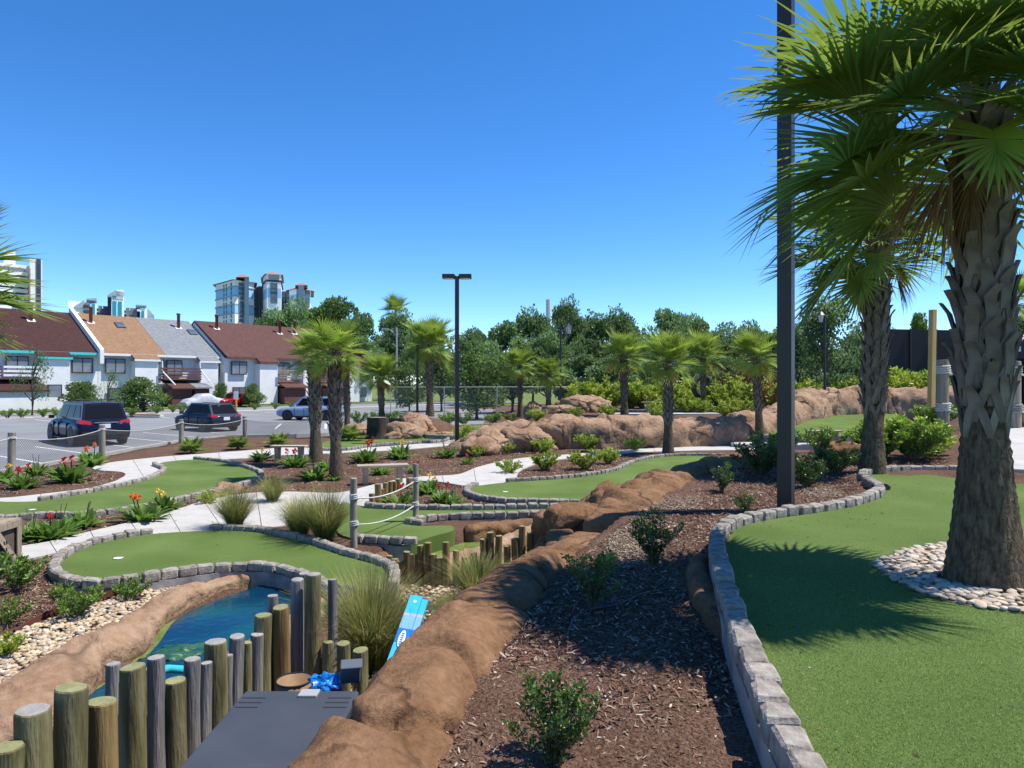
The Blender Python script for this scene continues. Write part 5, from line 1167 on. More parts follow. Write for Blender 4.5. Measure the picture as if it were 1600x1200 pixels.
# palmetto rosettes along the net fence
PAL = [frond_mesh(700 + i, e, .18, .34, 18, droop=.4, spread=100) for i, e in enumerate((75, 55, 38, 20))]
for u, v, s, lab in [(300, 709, 1.35, 'spiky blue green palmetto at the third fence post'), (372, 702, 1.25, 'spiky blue green palmetto at the fourth fence post'), (434, 698, 1.3, 'spiky palmetto behind the small bench'), (545, 690, 1.6, 'spiky palmetto between the twin palms and the boulders')]:
    x, y = G(u, v, .05); t = thing('palmetto', lab, 'palmetto', (x, y, .03), 0); t.scale = (s, s, s)
    for i in range(22): e = (i * 7) % 4; a = i * 2.4; link('frond', PAL[e], t, (0, 0, .03), (random.uniform(-.2, .2), 0, a), (random.uniform(.8, 1.1),) * 3)

# ================================================================= PEBBLES AND MULCH CHIPS
def pebble_unit(seed):
    bm = bmesh.new(); bmesh.ops.create_icosphere(bm, subdivisions=1, radius=1); r = random.Random(seed)
    for v in bm.verts: v.co *= 1 + r.uniform(-.14, .14)
    V_ = np.array([tuple(v.co) for v in bm.verts]); Ft = np.array([[v.index for v in f.verts] for f in bm.faces]); bm.free(); return V_, Ft
PU = [pebble_unit(i) for i in range(6)]
def pebbles_mesh(name, pts, size, rng, cols):
    Vs = []; Fs = []; Cs = []; o = 0
    for i, p in enumerate(pts):
        V_, Ft = PU[i % 6]; s = size * rng.uniform(.6, 1.35) * np.array([rng.uniform(.8, 1.35), rng.uniform(.7, 1.0), rng.uniform(.45, .65)]); a = rng.uniform(0, 6.28); ca, sa = math.cos(a), math.sin(a)
        q = V_ * s; q = np.stack([q[:, 0] * ca - q[:, 1] * sa, q[:, 0] * sa + q[:, 1] * ca, q[:, 2]], 1) + p; Vs.append(q); Fs.append(Ft + o); o += len(V_); Cs.append(np.repeat(np.array(cols[rng.integers(len(cols))])[None] * rng.uniform(.8, 1.15), len(V_), 0))
    return npmesh(name, np.concatenate(Vs), np.concatenate(Fs), M['pebble'], np.concatenate(Cs), True)
tanc = [(.52, .40, .25), (.60, .50, .36), (.45, .33, .20), (.62, .55, .44), (.40, .30, .22), (.56, .42, .24), (.35, .27, .22)]
rng = np.random.default_rng(5)
bank = [G(-30, 1120, 0), G(40, 1050, 0), G(130, 1010, 0), G(200, 965, 0), G(290, 925, 0), G(380, 902, 0), G(360, 893, 0), G(265, 908, 0), G(190, 930, 0), G(115, 955, 0), G(55, 980, 0), G(-10, 1010, 0), (-6.2, 5.6)]
bx = rng.uniform(-7, -2.4, 26000); by = rng.uniform(4.6, 9.6, 26000); k = inpoly(bank, bx, by); bx, by = bx[k][:5200], by[k][:5200]
bzz = HT(bx, by) + rng.uniform(.005, .03, len(bx)); tag(link('pebbles', pebbles_mesh('pebbles', np.stack([bx, by, bzz], 1), .028, rng, tanc)), 'tan pebbles on the pond bank', 'pebbles', kind='stuff')
bx = rng.uniform(-1.7, .1, 6000); by = rng.uniform(5.2, 9.0, 6000); k = inpoly(PIT, bx, by) & (bx < np.interp(by, [p[1] for p in BERM], [p[0] for p in BERM]) - .2); bx, by = bx[k][:2600], by[k][:2600]
tag(link('pebbles', pebbles_mesh('pebbles', np.stack([bx, by, HT(bx, by) + rng.uniform(.005, .03, len(bx))], 1), .026, rng, tanc)), 'tan pebbles in the gap behind the brown rock edge', 'pebbles', kind='stuff')
# pebble ring round the big palm: real stones, one by one
ringp = catmull([G(u, v, rz0) for u, v in [(1368, 884), (1392, 868), (1440, 856), (1520, 850), (1600, 852), (1700, 880), (1720, 930), (1680, 965), (1600, 960), (1530, 950), (1460, 935), (1405, 912)]], True, .08)
pr = thing('pebble_bed', 'cream river pebble bed around the foot of the big palm', 'pebble bed', (px_.x, px_.y, rz0))
linkw('bed_base', prism_mesh('bed_base', ringp, rz0 + .006, rz0 - .1, M['pebble_bed']), pr)
cream = []
for i in range(6):
    V_, Ft = PU[i]; bm = bmesh.new(); bv = [bm.verts.new(q) for q in V_]
    for f in Ft: bm.faces.new([bv[j] for j in f])
    bmesh.ops.subdivide_edges(bm, edges=bm.edges[:], cuts=1, smooth=.6, use_grid_fill=True); me = bpy.data.meshes.new('pebble'); bm.to_mesh(me); bm.free(); me.materials.append(M['pebble_o']); me.polygons.foreach_set('use_smooth', [True] * len(me.polygons)); cream.append(me)
xs_ = [p.x for p in ringp]; ys_ = [p.y for p in ringp]; placed = []; tries = 0
while len(placed) < 560 and tries < 60000:
    tries += 1; x = random.uniform(min(xs_), max(xs_)); y = random.uniform(min(ys_), max(ys_))
    if (x - px_.x)**2 + (y - px_.y)**2 < .25**2 or not inpoly(ringp, np.array([x]), np.array([y]))[0]: continue
    if any((x - a)**2 + (y - b)**2 < .045**2 for a, b in placed): continue
    placed.append((x, y))
placed.sort(key=lambda q: q[0] / q[1] > .75)
vis = [q for q in placed if q[0] / q[1] < .76][:300]; rest = [q for q in placed if q not in vis]
for x, y in vis:
    s = random.uniform(.024, .042); linkw('pebble', random.choice(cream), pr, (x, y, rz0 + .006 + s * .35), (random.uniform(-.25, .25), random.uniform(-.25, .25), random.uniform(0, 6)), (s * 1.4, s * 1.05, s * .5))
if rest:
    o = linkw('pebbles', pebbles_mesh('pebbles', np.array([(x, y, rz0 + .018) for x, y in rest]), .036, rng, [(.58, .50, .40), (.62, .58, .50), (.48, .40, .30)]), pr); o['kind'] = 'stuff'
# bark chips over the near bed
def chips(name, label, poly, n, size, rng, excl=None, lift=.012, pal=None):
    x0, x1 = min(p[0] for p in poly), max(p[0] for p in poly); y0, y1 = min(p[1] for p in poly), max(p[1] for p in poly)
    x = rng.uniform(x0, x1, n * 4); y = rng.uniform(y0, y1, n * 4); k = inpoly(poly, x, y)
    for e in (excl or []): k &= ~inpoly(e, x, y)
    x, y = x[k][:n], y[k][:n]; m = len(x); z = HT(x, y) + rng.uniform(.0, lift * 2, m)
    a = rng.uniform(0, 6.28, m); L = size * rng.uniform(.5, 1.7, m); w = size * rng.uniform(.12, .4, m); tl = rng.normal(0, .28, m); tw = rng.normal(0, .45, m)
    d = np.stack([np.cos(a) * np.cos(tl), np.sin(a) * np.cos(tl), np.sin(tl)], 1); s = np.stack([-np.sin(a), np.cos(a), tw], 1); s /= np.linalg.norm(s, axis=1)[:, None]; P = np.stack([x, y, z], 1)
    up = np.cross(d, s) * (L * rng.uniform(-.12, .12, m))[:, None]
    V_ = np.stack([P - d * (L / 2)[:, None] - s * (w * .35)[:, None], P - s * (w * .55)[:, None] + up, P + d * (L / 2)[:, None] - s * (w * .2)[:, None], P + d * (L / 2)[:, None] + s * (w * .3)[:, None], P + s * (w * .5)[:, None] + up, P - d * (L / 2)[:, None] + s * (w * .3)[:, None]], 1).reshape(-1, 3)
    i = np.arange(m)[:, None] * 6; Fq = np.concatenate([i + np.array([0, 1, 4, 5]), i + np.array([1, 2, 3, 4])])
    pal = np.array(pal) if pal else np.array([(.06, .032, .021), (.12, .067, .045), (.185, .11, .076), (.25, .168, .12), (.34, .258, .20), (.46, .395, .33)]); c = pal[rng.choice(6, m, p=[.17, .24, .25, .19, .10, .05])] * rng.uniform(.8, 1.2, (m, 1))
    return tag(link(name, npmesh(name, V_, Fq, M['chip'], np.repeat(c, 6, 0))), label, 'mulch', kind='stuff')
near = [(-.62, 1.7), (-.42, 2.9), (-.25, 3.9), (.05, 4.9), (.35, 5.8), (.8, 6.9), (1.35, 8.1), (2.0, 9.2), (2.5, 10.2), (3.3, 11.6), (4.6, 12.9), (6.5, 13.6), (8, 12.6), (5.9, 11.6), (5.2, 10.6), (4.5, 9.2), (2.9, 8.2), (2.2, 6.6), (2.0, 5.2), (1.9, 3.9), (1.9, 2.2), (2.0, 1.6)]
chips('mulch_chips', 'brown bark mulch chips in the near bed', near, 42000, .034, np.random.default_rng(8), [[tuple(p) for p in offset(G6P, .05)]])
sandp = [(.16, .115, .075), (.26, .20, .14), (.34, .27, .20), (.42, .35, .26), (.48, .41, .32), (.12, .08, .05)]
chips('sandy_litter', 'pale sandy litter showing through the near mulch', [(.9, 6.2), (1.25, 6.1), (1.5, 6.9), (1.5, 7.7), (1.15, 7.6), (.9, 6.9)], 5000, .022, np.random.default_rng(21), pal=sandp)
chips('sandy_litter', 'pale sandy litter beside the rock hump', [(1.7, 8.6), (2.1, 8.4), (2.5, 9.2), (2.4, 10.0), (1.95, 9.6)], 4000, .024, np.random.default_rng(22), pal=sandp)
chips('sandy_litter', 'pale sandy litter beside the ground spotlight', [(3.9, 9.3), (4.4, 9.4), (4.6, 10.2), (4.1, 10.1)], 2500, .024, np.random.default_rng(23), pal=sandp)
mid = [tuple(G(u, v, .06)) for u, v in [(40, 860), (160, 832), (320, 783), (400, 768), (380, 752), (250, 790), (60, 815)]]
left = [tuple(G(u, v, .06)) for u, v in [(-10, 775), (120, 765), (190, 750), (195, 738), (140, 735), (60, 732), (-10, 745)]]
cen = [tuple(G(u, v, .06)) for u, v in [(400, 765), (520, 768), (600, 750), (720, 738), (800, 715), (900, 706), (1000, 698), (1000, 690), (720, 693), (480, 710), (395, 722)]]
bed2 = [tuple(G(u, v, .06)) for u, v in [(590, 793), (650, 753), (735, 760), (735, 775), (850, 794)]]
bed3 = [tuple(G(u, v, .06)) for u, v in [(802, 750), (815, 735), (850, 722), (930, 712), (1040, 706), (1000, 716), (965, 730), (900, 745)]]
lf = [tuple(G(u, v, .0)) for u, v in [(10, 990), (60, 970), (200, 925), (280, 905), (130, 915), (85, 900), (150, 850), (40, 872), (0, 900)]]
chips('mulch_chips', 'brown bark mulch chips in the flower beds', mid, 5000, .05, np.random.default_rng(9)); chips('mulch_chips', 'brown bark mulch chips by the net fence', left, 5000, .055, np.random.default_rng(10))
chips('mulch_chips', 'brown bark mulch chips around the bench and twin palms', cen, 14000, .06, np.random.default_rng(11)); chips('mulch_chips', 'brown bark mulch chips in the bed by the log border', bed2, 3500, .05, np.random.default_rng(12))
chips('mulch_chips', 'brown bark mulch chips in the bed above the round green', bed3, 5000, .055, np.random.default_rng(13)); chips('mulch_chips', 'brown bark mulch chips below the wooden crates', lf, 6000, .042, np.random.default_rng(14))

def litter(poly, z, n, rng, label):
    x0, x1 = min(p[0] for p in poly), max(p[0] for p in poly); y0, y1 = min(p[1] for p in poly), max(p[1] for p in poly)
    x = rng.uniform(x0, x1, n * 12); y = rng.uniform(y0, y1, n * 12); k = inpoly(poly, x, y); ed = polydist(poly, x, y, True); k &= rng.random(len(x)) < np.exp(-ed * 2.2) + .06
    x, y = x[k][:n], y[k][:n]; m = len(x); a = rng.uniform(0, 6.28, m); L = rng.uniform(.006, .02, m); w = L * .35; c, s = np.cos(a), np.sin(a)
    V_ = np.stack([np.stack([x - c * L, y - s * L, np.full(m, z + .004)], 1), np.stack([x + s * w, y - c * w, np.full(m, z + .010)], 1), np.stack([x + c * L, y + s * L, np.full(m, z + .005)], 1), np.stack([x - s * w, y + c * w, np.full(m, z + .004)], 1)], 1).reshape(-1, 3)
    cc = np.array([(.10, .05, .03), (.17, .10, .06), (.26, .19, .12)])[rng.integers(0, 3, m)]; tag(link('mulch_litter', npmesh('mulch_litter', V_, np.arange(4 * m).reshape(-1, 4), M['chip'], np.repeat(cc, 4, 0))), label, 'litter', kind='stuff')
litter([tuple(p) for p in G6P], rz0, 420, np.random.default_rng(41), 'stray bark bits on the large raised green')
litter([tuple(p) for p in G1P], gz, 160, np.random.default_rng(42), 'stray bark bits on the kidney shaped green')
litter([G(u, v, pz) for u, v in [(40, 855), (205, 816), (315, 784), (455, 769), (600, 754), (715, 742), (735, 757), (650, 751), (578, 788), (450, 815), (335, 828), (165, 847)]], pz, 350, np.random.default_rng(43), 'stray bark bits on the winding concrete path')
# ================================================================= TOWN HOUSES
M['stucco'] = mat('white_stucco', [(.66, .66, .65), (.74, .74, .73)], .9, 1.5, 6, .2, 40, .01)
M['teal'] = mat('teal_trim', [(.06, .50, .50)], .6); M['trim_br'] = mat('brown_trim', [(.10, .045, .04), (.14, .065, .055)], .8, 4)
M['glass'] = mat('window_glass', [(.06, .08, .10), (.12, .15, .18)], .12, .6, 2, spec=.6); M['frame'] = mat('window_frame', [(.04, .03, .028)], .5); M['blind'] = mat('window_blind', [(.14, .16, .19), (.22, .25, .28)], .3, 1.2, 2, spec=.3)
M['gutter'] = mat('gutter_white', [(.70, .70, .70)], .5)
def shingle(name, c): return mat(name, [tuple(x * .78 for x in c), c, tuple(x * 1.2 for x in c)], .95, 3, 8, .6, 14, .03, .1, stretch=(1, 1, 3))
M['roof_br'] = shingle('brown_shingle', (.060, .030, .027)); M['roof_tan'] = shingle('tan_shingle', (.24, .145, .085)); M['roof_gr'] = shingle('grey_shingle', (.19, .20, .21)); M['roof_red'] = shingle('red_brown_shingle', (.105, .055, .047))
RZ = math.atan2(E.y, E.x); BZ = .2
def roof_slab(mb, x0, x1, y0, z0, y1, z1, th=.22):
    mb.add([(x0, y0, z0), (x1, y0, z0), (x1, y1, z1), (x0, y1, z1), (x0, y0, z0 - th), (x1, y0, z0 - th), (x1, y1, z1 - th), (x0, y1, z1 - th)], [(0, 1, 2, 3), (7, 6, 5, 4), (0, 4, 5, 1), (1, 5, 6, 2), (2, 6, 7, 3), (3, 7, 4, 0)])
RIDGE_Y, RIDGE_Z, EV = 7.0, 9.75, 5.35
SL = (RIDGE_Z - EV) / (RIDGE_Y + .3)
def roofz(y): return EV + (y + .3) * SL
def win(t, x, y, z, w, h, two=True, m='blind', face=-1):
    f = link('window', MB().box((0, 0, 0), (w, .10, h)).mesh('window_frame', M['frame']), t, (x, y, z)); n_ = 2 if two else 1
    for k in range(n_):
        pw = (w - .10 * (n_ + 1)) / n_; link('pane', MB().box((0, 0, 0), (pw, .03, h - .2)).mesh('pane', M[m]), f, ((k - (n_ - 1) / 2) * (pw + .10), -.045, 0))
def chimney(rf, x, y):
    z = roofz(y); c = link('chimney', MB().lathe([(.17, -.4), (.17, 1.55), (.23, 1.56), (.23, 1.72), (.1, 1.73)], 12).mesh('chimney', mat('red_flue', [(.16, .045, .04), (.21, .07, .06)], .6, 3), True), rf, (x, y, z))
    link('flashing', MB().box((0, 0, .05), (.7, .55, .06), rx=math.atan(SL)).mesh('flashing', M['gutter']), rf, (x, y, z + .0))
def skylight(rf, x, y): link('skylight', MB().box((0, 0, .10), (.85, 1.1, .14), rx=math.atan(SL)).mesh('skylight', [M['glass']]), rf, (x, y, roofz(y)))
def railing(t, x0, x1, y, z0, z1, m, n=4):
    for k in range(n): link('rail_board', MB().box((0, 0, 0), (x1 - x0, .05, (z1 - z0) / n * .55)).mesh('rail_board', M[m]), t, ((x0 + x1) / 2, y, z0 + (z1 - z0) * (k + .5) / n))
def house(s0, s1, label, roof_m, trim, fwd=0.0, spec=None):
    w = s1 - s0; t = thing('town_house', label, 'house', tuple(S(s0, fwd, BZ)), RZ)
    link('wall', MB().box((w / 2, 7.2, 2.6), (w - .02, 14.0, 5.2)).mesh('wall', M['stucco']), t)
    rf = None; mb = MB(); roof_slab(mb, .0, w - .01, -.35, EV, RIDGE_Y, RIDGE_Z); roof_slab(mb, .0, w - .01, 2 * RIDGE_Y + .4, EV - .1, RIDGE_Y, RIDGE_Z - .003); rf = link('roof', mb.mesh('roof', M[roof_m]), t)
    # gable infill
    for x in (.12, w - .12): link('gable', MB().add([(x - .1, .2, 5.1), (x - .1, 14.2, 5.1), (x - .1, RIDGE_Y, RIDGE_Z - .25), (x + .1, .2, 5.1), (x + .1, 14.2, 5.1), (x + .1, RIDGE_Y, RIDGE_Z - .25)], [(0, 2, 1), (3, 4, 5), (0, 3, 5, 2), (1, 2, 5, 4), (0, 1, 4, 3)]).mesh('gable', M['stucco']), t)
    link('fascia', MB().box((w / 2, -.37, EV - .12), (w, .06, .24)).mesh('fascia', M[trim]), t)
    return t, rf
def bay(t, rf, x0, x1, out, z0, z1, roof_m, trim, rz=None):
    link('bay_wall', MB().box(((x0 + x1) / 2, -out / 2, (z0 + z1) / 2), (x1 - x0, out + .3, z1 - z0)).mesh('bay_wall', M['stucco']), t)
    mb = MB(); y0 = -out - .35; zz = EV + .012 + (y0 + .35) * SL; roof_slab(mb, x0 - .12, x1 + .12, y0, zz, .6, zz + (.6 - y0) * SL, .16); link('bay_roof', mb.mesh('bay_roof', M[roof_m]), t)
    link('fascia', MB().box(((x0 + x1) / 2, y0 - .03, zz - .14), (x1 - x0 + .3, .06, .2)).mesh('fascia', M[trim]), t)
def leanto(t, x0, x1, out, zt, zb_, roof_m, wall_m='stucco'):
    mb = MB(); roof_slab(mb, x0, x1, -out, zb_, -.02, zt, .14); link('porch_roof', mb.mesh('porch_roof', M[roof_m]), t)
    link('porch_wall', MB().box(((x0 + x1) / 2, -out / 2 + .2, (zb_ - .15) / 2), (x1 - x0 - .3, out - .4, zb_ - .15)).mesh('porch_wall', M[wall_m]), t)
t, rf = house(-13.5, -.02, 'white town house with the dark brown roof and teal trim', 'roof_br', 'teal')
bay(t, rf, 8.0, 10.6, .85, 0, 4.6, 'roof_br', 'teal'); win(t, 12.0, -.05, 4.1, 1.9, 1.5); win(t, 9.3, -1.02, 1.6, 1.2, 1.3, False); win(t, 6.6, -.05, 4.1, 1.8, 1.5, True, 'blind'); win(t, 2.6, -.05, 4.1, 3.2, 1.4, True, 'glass')
railing(t, 5.2, 8.0, -1.3, 2.9, 4.0, 'gutter', 3); railing(t, .2, 5.1, -1.3, 2.9, 4.0, 'trim_br', 4); link('balcony_floor', MB().box((4.1, -.65, 2.8), (7.9, 1.35, .16)).mesh('balcony_floor', M['trim_br']), t)
leanto(t, 1.4, 8.4, 2.6, 2.75, 1.75, 'roof_br'); win(t, 11.6, -.05, 1.5, 1.2, 1.2, False, 'glass'); chimney(rf, 9.2, 4.9); chimney(rf, 3.0, 4.9)
link('patio_wall', MB().box((4.8, -3.6, .55), (8.5, .15, 1.1)).mesh('patio_wall', M['stucco']), t)
mb = MB(); roof_slab(mb, 13.32, 13.68, -.75, EV + .35, RIDGE_Y + .2, RIDGE_Z + .62, 1.4); link('party_wall', mb.mesh('party_wall', M['stucco']), t)
t, rf = house(0, 6.4, 'white town house with the tan shingle roof', 'roof_tan', 'gutter'); bay(t, rf, 3.0, 5.3, .85, 0, 4.6, 'roof_tan', 'gutter'); win(t, 1.5, -.05, 4.1, 1.9, 1.5); win(t, 1.5, -.05, 1.3, 1.4, 1.2, True, 'glass'); chimney(rf, 1.2, 5.2); skylight(rf, 4.0, 5.0)
win(t, 6.0, -.05, 4.0, .7, 1.6, False, 'glass'); link('downpipe', MB().tube([(5.6, -1.2, 4.7), (5.6, -1.3, 3.6), (6.4, -2.4, 2.2)], .07, 8).mesh('downpipe', M['gutter']), t)
t, rf = house(6.42, 12.48, 'white town house with the grey shingle roof and red railing', 'roof_gr', 'gutter'); bay(t, rf, 3.4, 5.4, .85, 0, 4.6, 'roof_gr', 'gutter'); win(t, 1.0, -.05, 4.0, 1.7, 1.7, True, 'blind'); win(t, 5.75, -.05, 4.0, .6, 1.5, False); win(t, 4.4, -.9, 1.3, 1.2, 1.2); railing(t, -1.0, 3.3, -1.35, 2.9, 4.05, 'trim_br', 4)
link('balcony_floor', MB().box((1.2, -.7, 2.8), (4.2, 1.35, .16)).mesh('balcony_floor', M['trim_br']), t); leanto(t, -.4, 2.0, 2.6, 2.75, 1.9, 'roof_red', 'trim_br'); leanto(t, 2.02, 3.9, 2.6, 2.75, 1.95, 'roof_gr', 'trim_br'); chimney(rf, 4.0, 5.2); skylight(rf, 5.2, 4.4); link('downpipe', MB().tube([(3.2, -1.2, 4.7), (3.2, -1.3, 3.9), (3.9, -2.0, 2.5)], .07, 8).mesh('downpipe', M['gutter']), t)
t, rf = house(12.52, 33.5, 'long white town house with the red brown roof behind the twin palms', 'roof_red', 'trim_br', 1.3)
for x in (3.6, 9.4, 15.6): bay(t, rf, x, x + 2.3, .85, 0, 4.6, 'roof_red', 'trim_br')
for x in (1.6, 7.2, 13.2, 19.0): win(t, x, -.05, 4.1, 1.9, 1.5); win(t, x, -.05, 1.3, 1.6, 1.3, True, 'glass')
chimney(rf, 1.9, 5.4); chimney(rf, 10.2, 5.2); chimney(rf, 12.5, 5.4); railing(t, 5.9, 9.3, -1.35, 2.9, 4.0, 'crate_wood', 4); railing(t, 11.8, 15.4, -1.35, 2.9, 4.0, 'trim_br', 4); leanto(t, 6.0, 9.2, 2.4, 2.75, 1.95, 'roof_red', 'trim_br'); leanto(t, 11.9, 15.5, 2.4, 2.75, 1.95, 'roof_red', 'trim_br')

# ================================================================= TOWERS
M['tw_white'] = mat('tower_white', [(.78, .79, .80), (.84, .85, .86)], .85, .2); M['tw_blue'] = mat('tower_blue', [(.30, .55, .78)], .8); M['tw_slate'] = mat('tower_slate', [(.26, .34, .42)], .7); M['tw_dark'] = mat('tower_recess', [(.15, .17, .20)], .6); M['tw_teal'] = mat('tower_teal', [(.0, .27, .38)], .6); M['tw_roof'] = mat('tower_roof', [(.30, .19, .15)], .8); M['tw_cream'] = mat('tower_cream', [(.78, .74, .69)], .85, .3); M['tw_navy'] = mat('tower_navy', [(.03, .05, .10)], .7)
def ud(u, d): return Vector(((u - 800) / F * d, d))
KK, UC = 0.0, 0.0
def udr(u, d): return ud(u, d + (u - UC) * KK)
def zv(v, d): return CZ - (v - 600) / F * d
def blockp(t, name, fp, v0, v1, dref, m): return linkw(name, prism_mesh(name, fp, zv(v0, dref), zv(v1, dref) if v1 else 0, m), t)
def facewins(t, a, b, us, zs, w, h, m='glass', out=.3):
    d = (b - a); n = Vector((d.y, -d.x)).normalized(); n = n if n.y < 0 else -n
    for f in us:
        for z in zs:
            p = a.lerp(b, f) + n * (out * .5); link('window', MB().box((0, 0, 0), (w, out, h), math.atan2(d.y, d.x)).mesh('window', M[m]), t, Vector((p.x, p.y, z)) - t.location)
# blue and white tower
D = 262.0; t = thing('apartment_tower', 'blue and white banded apartment tower with small red roofs', 'tower', (*ud(410, D), 0))
A, B, C_ = ud(337, 276), ud(367, D), ud(397, D + 8)
wing = [A, B, C_, ud(395, 300), ud(350, 300)]; bands = [(437, 447, 'tw_white'), (447, 462, 'tw_blue'), (462, 475, 'tw_white'), (475, 489, 'tw_blue'), (489, 600, 'tw_white')]
for v0, v1, m in bands: blockp(t, 'storey_band', wing, v0, v1, D, M[m]); 
for v in (447, 462, 475, 489): linkw('ledge', prism_mesh('ledge', offset(ccw(wing), .35), zv(v, D) + .2, zv(v, D) - .2, M['tw_slate']), t)
zs = [zv(v, D) for v in (443, 450, 457, 465, 472, 478, 485, 493, 500)]
facewins(t, A, B, (.45, .58), zs, .6, 1.1); facewins(t, A, B, (.82,), zs, 1.2, 1.2); facewins(t, B, C_, (.30,), zs, 2.0, 1.2, 'tw_dark')
linkw('stair_core', prism_mesh('stair_core', [ud(382, D + 2), ud(389, D + 2), ud(389, D + 12), ud(382, D + 12)], zv(432, D), 0, M['tw_slate']), t)
def hip(name, fp, v, dref, h, m='tw_roof', ov=1.2, shr=.35):
    P = offset(ccw(fp), ov); c = sum(P, Vector((0, 0))) / len(P); z = zv(v, dref); n = len(P)
    vs = [(p.x, p.y, z) for p in P] + [tuple(c.lerp(p, shr)) + (z + h,) for p in P]; linkw(name, MB().add(vs, [(i, (i + 1) % n, n + (i + 1) % n, n + i) for i in range(n)] + [tuple(range(n, 2 * n)), tuple(reversed(range(n)))]).mesh(name, M[m]), t)
hip('roof', wing, 437, D, 2.2); hip('roof', [ud(370, D), ud(388, D), ud(388, D + 12), ud(370, D + 12)], 433, D, 1.6, ov=.3)
rec = [ud(394, D + 14), ud(414, D + 14), ud(414, D + 30), ud(394, D + 30)]; blockp(t, 'recess', rec, 441, None, D, M['tw_dark']); facewins(t, rec[0], rec[1], (.3, .55, .8), [zv(v, D) for v in (448, 456, 464, 472, 480, 488)], 1.6, 1.2, 'blind'); hip('roof', rec, 441, D, 1.2)
ctr = [ud(411, D + 10), ud(417, D), ud(439, D + 2), ud(441, D + 24), ud(411, D + 24)]
for v0, v1, m in [(428, 440, 'tw_white'), (440, 450, 'tw_white'), (450, 465, 'tw_blue'), (465, 600, 'tw_white')]: blockp(t, 'storey_band', ctr, v0, v1, D, M[m])
linkw('ledge', prism_mesh('ledge', offset(ccw(ctr), .4), zv(437, D), zv(440, D), M['tw_navy']), t); hip('roof', ctr, 428, D, 2.6, ov=.8, shr=.15); facewins(t, ctr[1], ctr[2], (.5,), [zv(v, D) for v in (446, 454, 460, 469)], 2.4, 2.2); facewins(t, ctr[1], ctr[2], (.25, .5, .75), [zv(433, D)], 1.2, 1.9, 'tw_dark')
rec2 = [ud(440, D + 16), ud(453, D + 16), ud(453, D + 30), ud(440, D + 30)]; blockp(t, 'recess', rec2, 447, None, D, M['tw_dark']); facewins(t, rec2[0], rec2[1], (.3, .7), [zv(v, D) for v in (454, 462, 470)], 1.6, 1.2, 'blind'); hip('roof', rec2, 447, D, 1.0)
rw_ = [ud(452, D + 12), ud(463, D + 8), ud(486, D + 14), ud(486, D + 34), ud(452, D + 34)]
for v0, v1, m in [(447, 455, 'tw_white'), (455, 468, 'tw_blue'), (468, 600, 'tw_white')]: blockp(t, 'storey_band', rw_, v0, v1, D, M[m])
linkw('stair_core', prism_mesh('stair_core', [ud(466, D + 6), ud(475, D + 6), ud(475, D + 14), ud(466, D + 14)], zv(442, D), 0, M['tw_slate']), t); hip('roof', rw_, 447, D, 1.8); hip('roof', [ud(463, D + 6), ud(479, D + 6), ud(479, D + 18), ud(463, D + 18)], 442, D, 1.4, ov=.4); facewins(t, rw_[1], rw_[2], (.72,), [zv(v, D) for v in (451, 458, 464, 471)], 2.2, 1.7)
# teal banded hotel
KK, UC, D = .13, 175, 205.0; t = thing('hotel_tower', 'white hotel with teal stripes and lettering on its centre tower', 'hotel', (*ud(175, D), 0))
def bx_(name, u0, u1, v0, d0, dep, m): return linkw(name, prism_mesh(name, [udr(u0, D + d0), udr(u1, D + d0), udr(u1, D + d0 + dep), udr(u0, D + d0 + dep)], zv(v0, D), 0, M[m]), t)
cb = bx_('main_block', 120, 228, 479, 8, 16, 'tw_navy'); cw = bx_('left_wing', 107, 141, 473, 4, 16, 'tw_white'); l2 = bx_('left_pylon', 142, 151, 476, 0, 8, 'tw_white'); ce = bx_('centre_tower', 174, 194, 463, -2, 10, 'tw_white'); bx_('centre_side', 168, 174.5, 463, 0, 12, 'tw_navy'); rp = bx_('right_pylon', 219, 230, 477, 0, 8, 'tw_white'); rw2 = bx_('right_wing', 229, 240, 488, 3, 14, 'tw_white')
def wedge(name, u0, u1, v0, v1, d0, dep, m):
    a, b, c, d = udr(u0, D + d0), udr(u1, D + d0), udr(u1, D + d0 + dep), udr(u0, D + d0 + dep); zl, zr = zv(v0, D), zv(v1, D); zb = min(zl, zr) - .4
    linkw(name, MB().add([(*a, zl), (*b, zr), (*c, zr), (*d, zl), (*a, zb), (*b, zb), (*c, zb), (*d, zb)], [(0, 1, 2, 3), (7, 6, 5, 4), (0, 4, 5, 1), (1, 5, 6, 2), (2, 6, 7, 3), (3, 7, 4, 0)]).mesh(name, M[m]), t)
wedge('slanted_roof', 168, 182, 463, 453.5, -2.2, 12, 'tw_slate'); wedge('centre_cap', 182, 194, 453.4, 453.4, -2.1, 12, 'tw_white'); wedge('slanted_roof', 228, 241, 474, 487, 2.6, 14, 'tw_slate'); wedge('slanted_roof', 116, 132, 481, 470, 3.6, 5, 'tw_slate'); wedge('slanted_roof', 135, 151, 470, 468, -.4, 9, 'tw_slate'); wedge('slanted_roof', 212, 229, 473, 473, -.4, 9, 'tw_slate')
for u0, u1, d0 in ((176.5, 182, -2.2), (185, 190.5, -2.2)): bx_('teal_stripe', u0, u1, 471.5, d0, .5, 'tw_teal')
bx_('teal_stripe', 144, 148.5, 477.5, -.2, .5, 'tw_teal'); bx_('teal_stripe', 221.5, 225.5, 482, -.2, .5, 'tw_teal')
